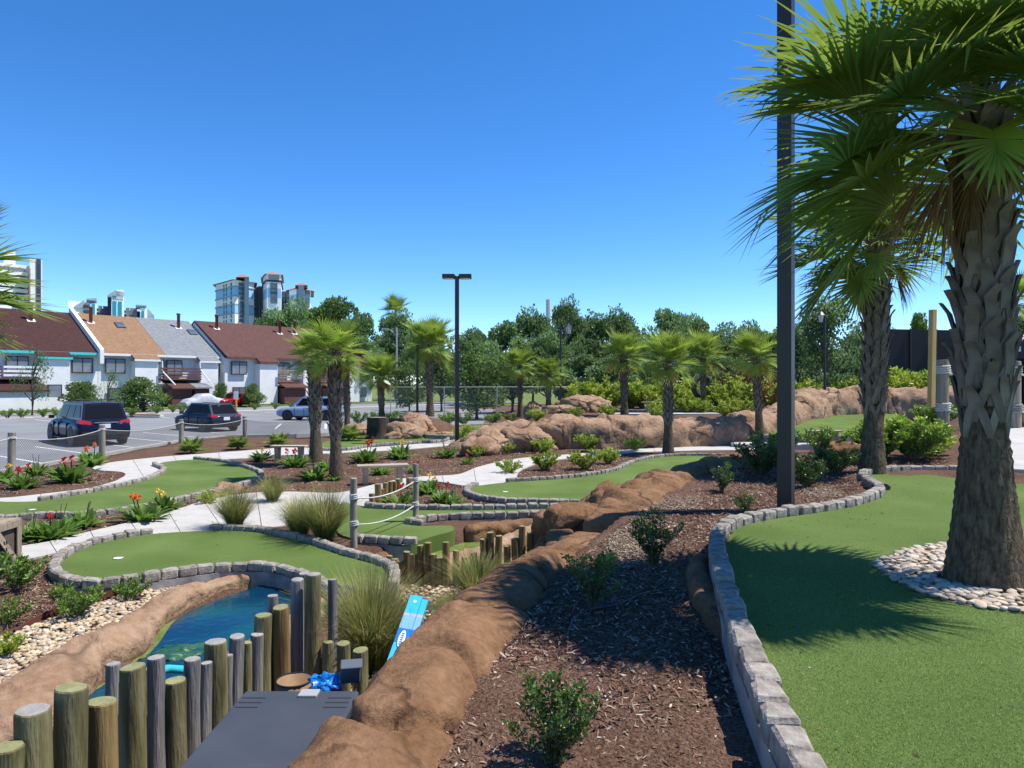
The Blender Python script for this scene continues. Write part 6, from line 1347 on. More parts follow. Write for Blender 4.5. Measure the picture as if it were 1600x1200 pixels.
for k, (v0, nl_, w_) in enumerate(((464.6, 9, .24), (468.4, 5, .42))):     # sign lettering, too small to read
    for j in range(nl_):
        q = udr(184 + (j - (nl_ - 1) / 2) * (17.0 / nl_), D - 2.25); mb = MB(); mb.box((0, 0, 0), (w_ * .28, .12, .55)); mb.box((w_ * .3, 0, .22 if j % 2 else -.2), (w_ * .5, .12, .12)); mb.box((w_ * .35, 0, 0), (w_ * .4, .12, .1))
        link('sign_letter', mb.mesh('sign_letter', M['tw_teal']), t, Vector((q.x, q.y, zv(v0, D))) - t.location)
for v in (481, 487, 493, 499):
    for u0, u1 in ((151.5, 172), (194.5, 214)): a, b = udr(u0, D + 6.5), udr(u1, D + 6.5); z = zv(v + 3, D); linkw('balcony', prism_mesh('balcony', [a, b, udr(u1, D + 8.2), udr(u0, D + 8.2)], z, z - .35, M['tw_white']), t); facewins(t, a, b, (.25, .6, .85), [z + 1.0], 1.0, 1.2, 'tw_dark', .2)
facewins(t, udr(107, D + 3.8), udr(141, D + 3.8), (.80,), [zv(v, D) for v in (480, 488)], 1.4, .9, 'tw_dark')
# cream tower at the left edge
KK, UC, D = .11, 50, 185.0; t = thing('apartment_tower', 'pale cream tower block behind the left edge palm', 'tower', (*ud(30, D), 0)); a, b, c, d = udr(-40, D + 4), udr(46, D + 4), udr(46, D + 20), udr(-40, D + 20)
bx_('main_block', -40, 46.5, 412, 4, 16, 'tw_cream'); bx_('end_wall', 46.4, 66, 405, 0, 18, 'tw_cream'); bx_('red_stripe', 45.2, 47.6, 420, -.1, 1, 'tw_roof'); bx_('roof_house', 6, 24, 390, 6, 8, 'tw_white'); bx_('roof_edge', 57, 64, 404, -.2, 3, 'tw_navy')
facewins(t, udr(47, D), udr(66, D), (.62,), [zv(v, D) for v in range(412, 486, 9)], .6, .9, 'tw_dark', .2)
for v in range(424, 492, 9): linkw('balcony', prism_mesh('balcony', [udr(-40, D + 2.6), udr(44, D + 2.6), udr(44, D + 4.2), udr(-40, D + 4.2)], zv(v, D), zv(v, D) - 1.0, M['tw_white']), t); facewins(t, udr(-20, D + 3.9), udr(44, D + 3.9), (.2, .4, .6, .8), [zv(v - 4, D)], 2.0, 1.0, 'tw_dark', .2)

# ================================================================= LAMPS AND POLES
x, y = G(1228, 797, .99); t = thing('light_pole', 'tall square dark bronze pole rising from the mulch past the top', 'light pole', (x, y, .95))
link('shaft', MB().box((0, 0, 4.2), (.165, .165, 8.4)).mesh('shaft', M['black_pole']), t, (0, 0, 0), (0, 0, R(-35))); link('base_plate', MB().box((0, 0, .03), (.28, .28, .05)).mesh('base_plate', M['black_pole']), t, (0, 0, 0), (0, 0, R(-35)))
link('lamp_head', MB().box((0, 0, 8.35), (.9, .4, .16)).mesh('lamp_head', M['black_pole']), t)
p = W(714, 640, 29); t = thing('light_pole', 'slim dark pole with two flat lamp heads against the sky', 'light pole', (p.x, p.y, .05)); zt = zv(434, 29)
link('shaft', MB().box((0, 0, zt / 2), (.16, .16, zt)).mesh('shaft', M['black_pole']), t, (0, 0, 0), (0, 0, .2))
for s in (-1, 1):
    hd = link('lamp_head', MB().box((s * .34, 0, zt), (.50, .36, .17)).mesh('lamp_head', M['black_pole']), t); link('lens', MB().box((s * .34, 0, zt - .095), (.4, .28, .02)).mesh('lens', M['white']), hd); link('arm', MB().box((s * .10, 0, zt), (.14, .07, .07)).mesh('arm', M['black_pole']), t)
M['lantern_glass'] = mat('lantern_glass', [(.55, .58, .6)], .3)
def lantern(u, vt, vb, d, side, label, arm=True):
    p = W(u, vb, d); h = (vb - vt) / F * d; t = thing('lantern_post', label, 'lamp post', (p.x, p.y, p.z)); link('post', MB().tube([(0, 0, -.3), (0, 0, .6), (0, 0, h)], [.09, .06, .05], 10).mesh('post', M['black_pole']), t)
    lx = side * .42 if arm else side * .2; lz = h - .28 if arm else h - .2
    link('arm', MB().tube([(-side * .12, 0, h - .04), (lx + side * .15, 0, h - .04)], .022, 6).tube([(0, 0, h - .3), (lx * .6, 0, h - .06)], .018, 6).mesh('arm', M['black_pole']), t)
    l = link('lantern', MB().lathe([(.09, -.30), (.17, .06)], 6, (lx, 0, lz - .05)).mesh('lantern', M['lantern_glass']), t)
    link('lantern_cap', MB().lathe([(.22, .0), (.12, .11), (.03, .2), (.03, .24)], 6, (lx, 0, lz + .01)).lathe([(.10, -.05), (.10, 0)], 6, (lx, 0, lz - .35)).mesh('lantern_cap', M['black_pole']), l)
    mb = MB()
    for k in range(6): a = k * math.pi / 3; mb.tube([(lx + .092 * math.cos(a), .092 * math.sin(a), lz - .35), (lx + .172 * math.cos(a), .172 * math.sin(a), lz + .01)], .011, 4)
    link('lantern_frame', mb.mesh('lantern_frame', M['black_pole']), l)
lantern(876, 503, 632, 38, 1, 'black post with a hanging lantern among the middle palms'); lantern(1289, 487, 615, 37, -1, 'black lantern post in front of the dark leafy tree', False)
p = W(652, 645, 34); tag(link('slim_post', MB().tube([(0, 0, -.2), (0, 0, (645 - 541) / F * 34)], .06, 8).lathe([(.09, 0), (.09, .1), (.02, .16)], 8, (0, 0, (645 - 541) / F * 34)).mesh('slim_post', M['black_pole']), None, p), 'slim plain black post left of the tall palm', 'post')
p = W(620, 625, 72); t = thing('street_light', 'grey street light with a curved arm behind the yellow palm', 'street light', (p.x, p.y, 0)); zt = zv(512, 72)
link('shaft', MB().tube([(0, 0, 0), (0, 0, zt)], [.13, .09], 8).mesh('shaft', M['grey_metal']), t); link('arm', MB().tube([(0, 0, zt - .8), (-.6, 0, zt - .25), (-1.1, 0, zt - .1)], .05, 6).mesh('arm', M['grey_metal']), t); link('lamp_head', MB().box((-1.25, 0, zt - .12), (.6, .25, .12)).mesh('lamp_head', M['grey_metal']), t)
p = W(369, 638, 66); t = thing('road_sign', 'small white sign on a yellow post across the parking lot', 'sign', (p.x, p.y, 0)); link('post', MB().box((0, 0, .55), (.12, .12, 1.1)).mesh('post', M['orange']), t); link('panel', MB().box((0, -.07, 1.45), (.42, .03, .75)).mesh('panel', M['white']), t)

# ================================================================= CARS
M['tyre'] = mat('tyre', [(.012, .012, .012)], .85); M['rim'] = mat('rim', [(.22, .22, .23)], .35, metallic=.8); M['taillight'] = mat('taillight', [(.42, .012, .015)], .2, spec=.6); M['car_glass'] = mat('car_glass', [(.010, .012, .016)], .1, spec=.3, ior=1.14); M['chrome'] = mat('chrome', [(.6, .6, .6)], .2, metallic=.9); M['plate'] = mat('plate', [(.62, .66, .72)], .5); M['car_trim'] = mat('car_trim', [(.018, .018, .02)], .6)
def car(name, loc, ang, L, Wd, Ht, paint, label, cat='car', belt=.60, rear_slope=.28, hood=.24, rack=False, roof_fade=.0):
    t = thing(name, label, cat, loc, ang); hw = Wd / 2; zb = Ht * belt
    st = [(-.500, .46, .76, .84), (-.492, .36, .90, .92), (-.47, .25, .97, .965), (-.40, .20, 1.0, 1.0), (-.2, .20, 1.0, 1.0), (.05, .20, .985, 1.0), (.20, .20, .97, 1.0), (.33, .21, .91, .98), (.44, .25, .83, .92), (.485, .34, .70, .82), (.5, .44, .60, .70)]
    vs = []; fs = []; n = 12
    for x, zl, zh, k in st:
        w = hw * k; a = zl; b = zb * zh
        for y, z in ((.80, a), (.95, a + .05), (1.0, a + (b - a) * .35), (1.0, a + (b - a) * .6), (.96, a + (b - a) * .88), (.84, b)): vs.append((x * L, w * y, z))
        for y, z in ((-.84, b), (-.96, a + (b - a) * .88), (-1.0, a + (b - a) * .6), (-1.0, a + (b - a) * .35), (-.95, a + .05), (-.80, a)): vs.append((x * L, w * y, z))
    for i in range(len(st) - 1):
        for k in range(n): fs.append((i * n + k, (i + 1) * n + k, (i + 1) * n + (k + 1) % n, i * n + (k + 1) % n))
    fs += [tuple(range(n)), tuple(reversed(range((len(st) - 1) * n, len(st) * n)))]
    bm = bmesh.new(); me = MB().add(vs, fs).mesh('body', paint, True); bm.from_mesh(me); bmesh.ops.recalc_face_normals(bm, faces=bm.faces); bm.to_mesh(me); bm.free(); body = link('body', me, t)
    xr, xf = -.485 * L, .27 * L; xr2, xf2 = -.485 * L + rear_slope, xf - .17 * L; zr = Ht; wb, wt = hw * .90, hw * .70; zq = zb - .06
    gst = [(xr, wb * .93, 0), (xr2, wt * .97, 1)]
    B_ = [(xr, -wb * .95, zq), (xr, wb * .95, zq), (xf, wb * .95, zq - .03), (xf, -wb * .95, zq - .03)]; T_ = [(xr2, -wt, zr - .05), (xr2, wt, zr - .05), (xf2, wt, zr - .03), (xf2, -wt, zr - .03)]
    mx = (xr2 + xf2) / 2; vs = B_ + T_ + [(xr2 + .25, 0, zr - .0), (xf2 - .2, 0, zr + .01), (xr2, 0, zr - .025), (xf2, 0, zr - .01)]
    fs = [(0, 1, 5, 10, 4), (2, 3, 7, 11, 6), (1, 2, 6, 5), (3, 0, 4, 7), (4, 10, 8, 9, 11, 7), (10, 5, 6, 11, 9, 8)]
    gm = MB().add(vs, fs); link('cabin', gm.mesh('cabin', paint), t)
    def pane(pts, lift, name='window', m='car_glass', th=.0):
        c = [Vector(p) for p in pts]; nn = (c[1] - c[0]).cross(c[2] - c[0]).normalized(); ctr = sum(c, Vector()) / len(c)
        if nn.dot(ctr - Vector((mx, 0, zb))) < 0: nn = -nn
        return link(name, MB().add([p + nn * lift for p in c] + [p - nn * .02 for p in c], [tuple(range(len(c)))] + [(i, (i + 1) % len(c), (i + 1) % len(c) + len(c), i + len(c)) for i in range(len(c))]).mesh(name, M[m]), t)
    def lp(a, b, f): return Vector(a).lerp(Vector(b), f)
    def face(bl, br, tl, tr, x0, x1, y0, y1): 
        q = lambda s, h: lp(lp(bl, br, s), lp(tl, tr, s), h); return [q(x0, y0), q(x1, y0), q(x1, y1), q(x0, y1)]
    pane(face(B_[0], B_[1], T_[0], T_[1], .07, .93, .16, .90), .012, 'rear_window'); pane(face(B_[2], B_[3], T_[2], T_[3], .06, .94, .12, .92), .012, 'windscreen')
    for a, b in ((1, 2), (0, 3)):
        for x0, x1, x2, x3 in ((.06, .29, .10, .29), (.32, .58, .32, .58), (.61, .90, .61, .95)):
            q = lambda s, h: lp(lp(B_[a], B_[b], s), lp(T_[a], T_[b], s), h); pane([q(x0, .2), q(x1, .2), q(x3 if x1 < .6 else .93, .88), q(x2, .88)], .012)
    # wheels
    rw = Ht * .21
    for x in (-.30 * L, .30 * L):
        for s in (-1, 1):
            w = link('wheel', MB().lathe([(rw * .62, -.10), (rw * .93, -.11), (rw, -.07), (rw, .07), (rw * .93, .11), (rw * .62, .10)], 24).mesh('tyre', M['tyre'], True), t, (x, s * (hw - .12), rw), (R(90), 0, 0))
            mb = MB().lathe([(rw * .62, -.02), (rw * .62, .02)], 20, (0, 0, -.085 * s)); 
            rim = link('rim', mb.mesh('rim', M['car_trim']), w); mb = MB()
            for k in range(5): a = k * 2 * math.pi / 5; mb.box((rw * .32 * math.cos(a), rw * .32 * math.sin(a), -.115 * s), (rw * .58, rw * .17, .02), a)
            mb.tube([(rw * .60 * math.cos(k * .3142), rw * .60 * math.sin(k * .3142), -.115 * s) for k in range(21)], .02, 4); link('spokes', mb.mesh('spokes', M['rim']), w)
            link('wheel_arch', MB().lathe([(rw * 1.16, -.01), (rw * 1.16, .01)], 28).mesh('wheel_arch', M['car_trim']), t, (x, s * (hw - .004), rw * 1.02), (R(90), 0, 0))
    for s in (-1, 1):
        for x in (-.19, .045, .19): link('door_seam', MB().box((x * L, s * hw * .985, zb * .60), (.014, .07, zb * .55)).mesh('door_seam', M['car_trim']), t)
        link('sill_trim', MB().box((0, s * hw * .955, .26), (L * .46, .06, .07)).mesh('sill_trim', M['car_trim']), t)
    link('bumper', MB().box((-.492 * L, 0, zb * .50), (.10, Wd * .84, .14)).mesh('bumper', M['car_trim']), t); link('bumper', MB().box((.48 * L, 0, zb * .42), (.10, Wd * .72, .16)).mesh('bumper', M['car_trim']), t)
    for s in (-1, 1):
        link('tail_light', MB().add([(-.497 * L, s * hw * .52, zb * .82), (-.493 * L, s * hw * .93, zb * .86), (-.44 * L, s * hw * .985, zb * .90), (-.44 * L, s * hw * .96, zb * 1.01), (-.484 * L, s * hw * .90, zb * 1.02), (-.494 * L, s * hw * .52, zb * .94)], [(0, 1, 4, 5), (1, 2, 3, 4)] if s < 0 else [(5, 4, 1, 0), (4, 3, 2, 1)]).mesh('tail_light', M['taillight']), t)
        link('head_light', MB().box((.455 * L, s * hw * .74, zb * .72), (.14, .30, .12)).mesh('head_light', M['white']), t)
        mi_ = link('mirror', MB().box((.185 * L, s * (hw + .08), zb + .06), (.12, .20, .14)).mesh('mirror', paint), t)
        for k, x in enumerate((.0, -.21)): link('door_handle', MB().box((x * L, s * (hw + .005), zb * .86), (.2, .03, .035)).mesh('door_handle', M['car_trim']), t)
    link('number_plate', MB().box((-.502 * L, 0, zb * .76), (.02, .34, .17)).mesh('number_plate', M['plate']), t); link('boot_trim', MB().box((-.499 * L, 0, zb * .90), (.02, Wd * .40, .035)).mesh('boot_trim', M['chrome']), t)
    if rack:
        for s in (-1, 1): link('roof_rail', MB().tube([(xr2 + .2, s * wt * .9, zr - .01), (xr2 + .3, s * wt * .9, zr + .07), (xf2 - .4, s * wt * .9, zr + .07), (xf2 - .3, s * wt * .9, zr)], .02, 6).mesh('roof_rail', M['car_trim']), t)
        link('cross_bar', MB().tube([(mx, -wt * .9, zr + .08), (mx, wt * .9, zr + .08)], .02, 6).mesh('cross_bar', M['car_trim']), t)
    return t
def paint(n, c): return mat(n, [c], .22, spec=.4, ior=1.22)
HD = R(136)
car('parked_minivan', (-18.2, 30.4, .005), HD, 5.1, 2.0, 1.76, paint('navy_paint', (.008, .012, .035)), 'dark navy minivan parked nearest behind the net fence', 'minivan', .60, .34, rack=True)
car('parked_hatchback', (-16.6, 38.6, .005), R(141), 4.2, 1.82, 1.50, paint('slate_paint', (.022, .032, .052)), 'slate blue hatchback parked second behind the net fence', 'hatchback', .60, .55)
car('parked_suv', (-13.9, 49.5, .005), R(172), 4.7, 1.9, 1.62, paint('pale_blue_car', (.20, .29, .42)), 'pale blue suv side on behind the twin palm trunks', 'suv', .60, .75)
q = S(11.9, 4.4); car('parked_car', (q.x, q.y, .12), RZ + R(190), 4.5, 1.8, 1.45, paint('red_paint', (.30, .008, .012)), 'red car parked in front of the long town house', 'car', .60, .7)
# covered car
q = S(8.5, 4.2); bm = bmesh.new(); me = bpy.data.meshes.new('covered_car'); N_ = 40; Mr = 20; vs = []; 
for i in range(N_ + 1):
    x = i / N_ * 2 - 1; xx = x * 2.25; top = np.interp(x, [-1, -.85, -.5, -.25, .2, .5, .9, 1], [.55, .85, 1.0, 1.40, 1.42, 1.0, .85, .5])
    for j in range(Mr + 1):
        a = math.pi * j / Mr; yy = math.copysign(abs(math.cos(a))**.45, math.cos(a)) * .92 * (1 - .25 * max(0, abs(x) - .6)); z = .12 + (top - .12) * abs(math.sin(a))**.55; w_ = .03 * mnoise.noise(Vector((xx * 4, yy * 5, z * 3)))
        vs.append((xx + w_, yy + w_, max(.1, z + w_)))
fs = [(i * (Mr + 1) + j, i * (Mr + 1) + j + 1, (i + 1) * (Mr + 1) + j + 1, (i + 1) * (Mr + 1) + j) for i in range(N_) for j in range(Mr)] + [tuple(range(Mr + 1)), tuple(reversed(range(N_ * (Mr + 1), (N_ + 1) * (Mr + 1))))]
tag(link('covered_car', MB().add(vs, fs).mesh('covered_car', mat('car_cover', [(.34, .36, .38), (.45, .46, .48)], .6, 3, 4, .5, 8, .03)), None, (q.x, q.y, .1), (0, 0, RZ)), 'car under a pale grey cover in front of the grey roofed house', 'covered car')

# ================================================================= STUMP, TIRE, RIGHT BACKGROUND
p = W(590, 684, 31.3); t = thing('tree_stump', 'dark hollow tree stump on the two lobed green', 'stump', (p.x, p.y, .08))
vs = []; n = 28; hs_ = [0, .12, .35, .65, .9, .96]
for i, z in enumerate(hs_):
    for k in range(n):
        a = 2 * math.pi * k / n; rr = (.46 + .10 * math.exp(-z * 5) + .05 * mnoise.noise(Vector((math.cos(a) * 2, math.sin(a) * 2, z))) + .02 * math.sin(9 * a)); vs.append((rr * math.cos(a), rr * math.sin(a), z))
fs = [(i * n + k, i * n + (k + 1) % n, (i + 1) * n + (k + 1) % n, (i + 1) * n + k) for i in range(5) for k in range(n)]
M['stump'] = mat('stump_bark', [(.035, .028, .022), (.075, .06, .048)], .95, 6, 8, .9, 18, .04, stretch=(3, 3, .6)); link('bark', MB().add(vs, fs).mesh('bark', M['stump'], True), t)
link('cut_top', MB().add([(v[0] * .97, v[1] * .97, v[2] - .01) for v in vs[-n:]], [tuple(range(n))]).mesh('cut_top', mat('stump_top', [(.20, .17, .13), (.30, .26, .20)], .9, 5)), t)
link('hollow', MB().add([(.18 * math.cos(a) - .12, -.50 - .02 * math.sin(a), .28 + .27 * math.sin(a)) for a in [k * math.pi / 8 for k in range(16)]], [tuple(range(16))]).mesh('hollow', M['black']), t)  # flat black patch, paints the shade inside the opening; no real cavity
p = W(1098, 606, 37); tag(link('old_tire', MB().mesh('x', M['tyre']), None), '', '') if False else None
mb = MB(); vs = []; fs = []; nu, nv_ = 32, 12
for i in range(nu):
    a = 2 * math.pi * i / nu
    for j in range(nv_): b = 2 * math.pi * j / nv_; rr = .52 + .15 * math.cos(b); vs.append((rr * math.cos(a), .16 * math.sin(b) * (1.1 if abs(math.sin(b)) > .5 else 1), rr * math.sin(a)))
fs = [(i * nv_ + j, i * nv_ + (j + 1) % nv_, ((i + 1) % nu) * nv_ + (j + 1) % nv_, ((i + 1) % nu) * nv_ + j) for i in range(nu) for j in range(nv_)]
tag(link('old_tire', MB().add(vs, fs).mesh('old_tire', mat('old_rubber', [(.03, .03, .03), (.07, .068, .066)], .85, 4), True), None, (p.x, p.y, p.z + .05), (0, 0, .3)), 'old black tire standing upright behind a palm trunk', 'tire')
# black screen wall and kiosk
t = thing('screen_wall', 'tall black screen wall behind the two right palms', 'wall', (*ud(1500, 44), 1.2)); z1 = zv(514, 44)
for i in range(9): a = ud(1383 + i * 40, 44 + i * .35); b = ud(1383 + (i + 1) * 40 - .6, 44 + (i + 1) * .35); linkw('panel', prism_mesh('panel', [a, b, b + Vector((0, .12)), a + Vector((0, .12))], z1 - .02 * (i % 2), .8, M['black']), t)
for i in range(10): a = ud(1383 + i * 40, 43.9 + i * .35); linkw('post', MB().box((a.x, a.y, (z1 + .8) / 2), (.1, .1, z1 - .75)).mesh('post', M['black_pole']), t)
M['awn_r'] = mat('awning_red', [(.42, .05, .035)], .8)
D_ = 42.0; t = thing('kiosk', 'dark kiosk with a red scalloped awning at the right edge', 'kiosk', (*ud(1610, D_), 1.4)); linkw('cabin', MB().box((*ud(1640, D_ + 1.2), 2.6), (3.4, 2.0, 2.9)).mesh('cabin', mat('kiosk_dark', [(.03, .022, .02), (.05, .035, .03)], .8, 3)), t)
a, b = ud(1566, D_), ud(1660, D_); zt_ = zv(526, D_)
for k in range(12):
    p0 = a.lerp(b, k / 12); p1 = a.lerp(b, (k + 1) / 12); mm = M['awn_r'] if k % 2 == 0 else M['white']
    linkw('awning_strip', MB().add([(p0.x, p0.y + .5, zt_ + .15), (p1.x, p1.y + .5, zt_ + .15), (p1.x, p1.y - .2, zt_ - .12), (p0.x, p0.y - .2, zt_ - .12), ((p0.x + p1.x) / 2, p0.y - .2, zt_ - .26)], [(0, 3, 2, 1), (3, 4, 2)]).mesh('awning_strip', mm), t)
for u in (1578, 1592): c = ud(u, D_ + .17); linkw('menu_sheet', MB().box((c.x, c.y, zv(545, D_)), (.22, .03, .3)).mesh('menu_sheet', M['white']), t)

# ================================================================= CHAIN LINK FENCE, MAST
t = thing('chain_link_fence', 'chain link fence across the back of the course', 'fence', (-8, 46, 0)); fpts = [Vector((-11.5, 46.5)), Vector((-8, 46.8)), Vector((-4.5, 47.2)), Vector((-1, 47.6)), Vector((2.5, 48)), Vector((6, 48.4))]
for i, q in enumerate(fpts): linkw('post', MB().tube([(q.x, q.y, 0), (q.x, q.y, 2.35)], .035, 6).mesh('post', M['grey_metal']), t)
for i in range(5):
    a, b = fpts[i], fpts[i + 1]; linkw('top_rail', MB().tube([(a.x, a.y, 2.3), (b.x, b.y, 2.3)], .022, 5).mesh('top_rail', M['grey_metal']), t); vs = []; fs = []; nc = 22; nr = 14
    for c in range(-nr, nc):
        for dr in (1, -1):
            # long diagonals clipped to the panel
            for r_ in range(nr):
                c0, c1 = (c + r_, c + r_ + 1) if dr > 0 else (c + nr - r_, c + nr - r_ - 1)
                if 0 <= min(c0, c1) and max(c0, c1) <= nc:
                    p0 = a.lerp(b, c0 / nc); p1 = a.lerp(b, c1 / nc); o = len(vs); z0, z1_ = .05 + 2.2 * r_ / nr, .05 + 2.2 * (r_ + 1) / nr; w_ = .004
                    vs += [(p0.x, p0.y, z0 - w_), (p1.x, p1.y, z1_ - w_), (p1.x, p1.y, z1_ + w_), (p0.x, p0.y, z0 + w_)]; fs.append((o, o + 1, o + 2, o + 3))
    linkw('wire_mesh', MB().add(vs, fs).mesh('wire_mesh', M['grey_metal']), t)
p = W(857, 600, 140); tag(link('mast', MB().tube([(0, 0, -2), (0, 0, zv(468, 140) - 2.5)], [.7, .5], 10).mesh('mast', mat('mast_grey', [(.55, .56, .57)], .6)), None, (p.x, p.y, 2.5)), 'pale grey mast poking above the tree line', 'mast')

# ================================================================= TREES
def tree_meshes(seed, mt, nleaf=7000, lsize=.30, h=8.0, rad=3.5, clumps=22, crown0=.28, flat=1.0):
    rng = np.random.default_rng(seed); r = random.Random(seed); tb = MB(); cl = []
    tb.tube([(0, 0, -.3), (.1, .05, h * .18), (.05, -.05, h * .4), (0, 0, h * .62)], [.26, .20, .15, .07], 8)
    for i in range(clumps):
        a = r.uniform(0, 6.28); q = r.uniform(.15, 1)**.6; zz = r.uniform(crown0 + .06, .93); env = math.sin(math.pi * min(1, max(.08, (zz - crown0) / (1.02 - crown0)))**.75) * .95 + .05
        c = np.array([math.cos(a) * rad * q * env * .82, math.sin(a) * rad * q * env * .82, zz * h]); s = rad * r.uniform(.24, .42) * flat; cl.append((c, s))
        tb.tube([(0, 0, h * max(.2, zz - .25)), (c[0] * .5, c[1] * .5, h * max(.25, zz - .12)), tuple(c)], [.09, .06, .02], 5, cap=False)
    P = []; D_ = []; C = []
    for c, s in cl:
        m = int(nleaf / clumps); d = rng.normal(0, 1, (m, 3)); d /= np.linalg.norm(d, axis=1)[:, None]; k = rng.uniform(.35, 1, m)**.5
        lump = 1 + .25 * np.sin(d[:, 0] * 5 + seed) * np.cos(d[:, 1] * 5) ; P.append(c + d * (s * k * lump)[:, None] * np.array([1, 1, .72])); D_.append(d + np.array([0, 0, .25])); C.append(np.ones((m, 3)) * rng.uniform(.7, 1.3) * rng.uniform(.75, 1.25, (m, 1)))
    V_, Ft, Cc = leaf_cloud(np.concatenate(P), np.concatenate(D_), lsize, rng, np.concatenate(C), .62, .3, .6); return tb.mesh('trunk', M['trunk'], True), npmesh('crown', V_, Ft, mt, Cc)
TR = {'oak': [tree_meshes(600 + i, M['leaf_tree'], 9000, .30) for i in range(4)], 'light': [tree_meshes(610 + i, M['leaf_tree2'], 8000, .26, crown0=.12) for i in range(2)], 'young': [tree_meshes(620, M['leaf_tree'], 1500, .22, clumps=14, crown0=.2)], 'ball': [tree_meshes(630 + i, M['leaf_tree2'], 5000, .26, h=4, rad=2.6, clumps=26, crown0=-.05) for i in range(2)], 'lay': [tree_meshes(640, M['leaf_tree2'], 6000, .32, clumps=16, crown0=.4, flat=.95)], 'broad': [tree_meshes(650, M['leaf_tree'], 6500, .20, h=6, rad=2.4, clumps=24, crown0=.05)]}
NAT = {'oak': (8, 3.5), 'light': (8, 3.5), 'young': (8, 3.5), 'ball': (4, 2.6), 'lay': (8, 3.5), 'broad': (6, 2.4)}
def tree(kind, u, d, vtop, wpx, label, zb=0, name='tree', group='trees behind the course', cat='tree'):
    h = zv(vtop, d) - zb; hn, rn = NAT[kind]; s = wpx / 2 / F * d / rn; x = (u - 800) / F * d
    t = thing(name, label, cat, (x, d, zb), random.uniform(0, 6), group); t.scale = (s, s, h / hn * .97); tr, cw_ = random.choice(TR[kind]); link('trunk', tr, t); link('crown', cw_, t); return t
for k, u, d, vt, w, lab in [
    ('oak', 425, 120, 482, 75, 'dark tree in front of the lower left of the blue tower'), ('oak', 462, 122, 467, 95, 'dark rounded tree covering the right half of the blue tower'), ('lay', 520, 118, 463, 110, 'tree with layered flat branches right of the blue tower'), ('oak', 575, 112, 477, 90, 'dark tree behind the end of the red brown roof'), ('oak', 622, 105, 488, 90, 'dark tree behind the grey street light'), ('oak', 668, 100, 497, 80, 'dark tree behind the tall palm crown'),
    ('oak', 735, 92, 508, 80, 'dark tree right of the slim two headed pole'), ('oak', 785, 84, 490, 105, 'broad dark oak left of the hanging lantern'), ('oak', 832, 86, 484, 95, 'tall dark oak directly left of the lantern post'), ('oak', 886, 82, 468, 75, 'tallest narrow oak above the hanging lantern'), ('oak', 930, 84, 490, 95, 'broad oak right of the hanging lantern'), ('oak', 968, 88, 483, 80, 'oak behind the ridge palm crown'), ('oak', 1035, 78, 470, 105, 'high rounded oak above the middle palm'), ('oak', 1078, 82, 486, 85, 'oak right of the high rounded oak'),
    ('oak', 1130, 86, 503, 85, 'low dark oak behind the tire palm'), ('oak', 1175, 88, 500, 80, 'low dark oak behind the palm left of the tall pole'), ('oak', 1215, 86, 508, 70, 'low dark oak right behind the tall pole'),
    ('light', 745, 50, 525, 115, 'light green bushy tree between the lamp pole and the distant palm pair'), ('oak', 690, 64, 545, 80, 'shrubby dark tree low behind the tall palm trunk'), ('oak', 800, 60, 540, 100, 'shrubby dark tree behind the left palm of the distant pair'), ('oak', 905, 56, 545, 110, 'dark shady tree low behind the lantern post'), ('oak', 965, 56, 548, 110, 'dark shady tree behind the ridge palm trunk'), ('oak', 1020, 56, 552, 100, 'dark shady tree behind the middle palm crown'), ('oak', 1075, 54, 555, 95, 'dark shady tree behind the old tire'), ('oak', 1135, 54, 552, 100, 'dark shady tree behind the red leaved shrub'), ('oak', 1190, 54, 548, 90, 'dark shady tree behind the tall pole at hedge height'), ('light', 640, 60, 560, 70, 'light shrubby tree behind the slim black post'), ('light', 1010, 60, 530, 70, 'light green tree between the ridge palm and middle palm'), ('oak', 560, 95, 520, 90, 'dark tree low behind the yellow palm'), ('oak', 855, 62, 520, 90, 'dark tree behind the right palm of the distant pair'),
    ('oak', 1240, 88, 505, 90, 'dark oak low between the tall pole and the leafy tree'), ('oak', 1330, 84, 512, 90, 'dark oak low behind the second palm trunk'), ('light', 1260, 52, 548, 90, 'light shrubby tree under the lantern by the tall pole'), ('oak', 1340, 50, 560, 80, 'shrubby dark tree behind the sloping green rocks'), ('broad', 1292, 43, 458, 135, 'large dark leafy tree right of the tall pole'), ('broad', 1245, 46, 500, 80, 'dark leafy tree touching the tall pole edge'), ('light', 1385, 62, 483, 60, 'bright green tree top right of the second palm'), ('lay', 1440, 130, 488, 45, 'small distant pine beyond the black screen wall'), ('oak', 1590, 70, 485, 80, 'green tree above the black screen wall at the right edge'), ('light', 1340, 90, 505, 60, 'pale distant tree between the second palm and dark tree')]:
    tree(k, u, d, vt, w, lab)
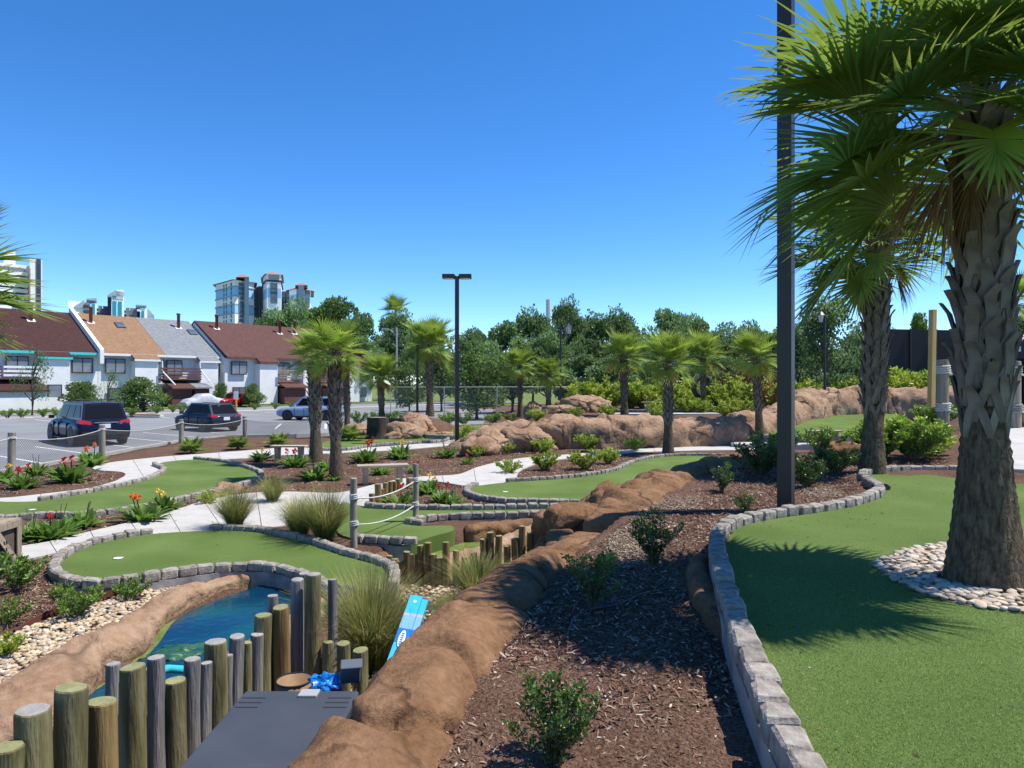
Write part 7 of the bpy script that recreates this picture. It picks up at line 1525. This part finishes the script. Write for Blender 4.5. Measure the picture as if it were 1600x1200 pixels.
def tst(kind, s, tt, h, rad, label, name='tree', grp=None, cat='tree', zb=.1):
    q = S(s, tt, zb); hn, rn = NAT[kind]; t = thing(name, label, cat, tuple(q), random.uniform(0, 6), grp); t.scale = (rad / rn, rad / rn, h / hn); tr, c = TR[kind][0]; link('trunk', tr, t); link('crown', c, t)
p = W(50, 640, 56); hn, rn = NAT['young']; t = thing('young_tree', 'slender young tree in front of the dark brown roofed house', 'tree', (p.x, p.y, 0)); t.scale = (.42, .42, .72); link('trunk', TR['young'][0][0], t); link('crown', TR['young'][0][1], t)
p = W(168, 640, 56); t = thing('young_tree', 'thin sparse sapling in front of the tan roofed house', 'tree', (p.x, p.y, 0)); t.scale = (.3, .3, .5); link('trunk', TR['young'][0][0], t); link('crown', TR['young'][0][1], t)
tree('ball', 126, 61, 598, 68, 'clipped round bush left of the minivan roof', .05, 'round_bush', None, 'bush'); tree('ball', 224, 64, 593, 78, 'clipped round bush between the minivan and hatchback', .05, 'round_bush', None, 'bush'); tree('ball', 396, 76, 602, 36, 'clipped bush beside the red car', .05, 'round_bush', None, 'bush')
tree('ball', 345, 76, 600, 30, 'pale leafy bush behind the red car', .05, 'round_bush', None, 'bush')
for i, (u, d) in enumerate([(12, 49.5), (34, 50.5), (68, 51.5), (88, 52.5), (245, 58), (270, 60), (284, 61), (398, 66), (430, 68), (455, 69.5), (208, 55), (205, 53)]):
    x = (u - 800) / F * d; shrub('mid', (x, d, .1), 1.3, 'small round verge shrub along the far parking kerb', 'verge shrubs along the far kerb')
for i, (u, d) in enumerate([(560, 44), (585, 44), (612, 44.5), (640, 43), (700, 43.5), (725, 43), (900, 44), (770, 43), (800, 44)]):
    x = (u - 800) / F * d; shrub('mid', (x, d, .0), 1.6, 'green shrub along the chain link fence', 'shrubs along the chain link fence')
pal_far = palm(tuple(Vector(((618 - 800) / F * 115, 115, 0))), zv(490, 115), .2, .16, 6, 1.9, 'small distant palm rising above the trees by the street light', 61, (0, 0), False, 20, 3)
palm(tuple(Vector(((1585 - 800) / F * 60, 60, 0))), zv(470, 60), .25, .18, 4, 1.5, 'distant palm above the screen wall at the right edge', 62, (0, 0), False, 22, 6)
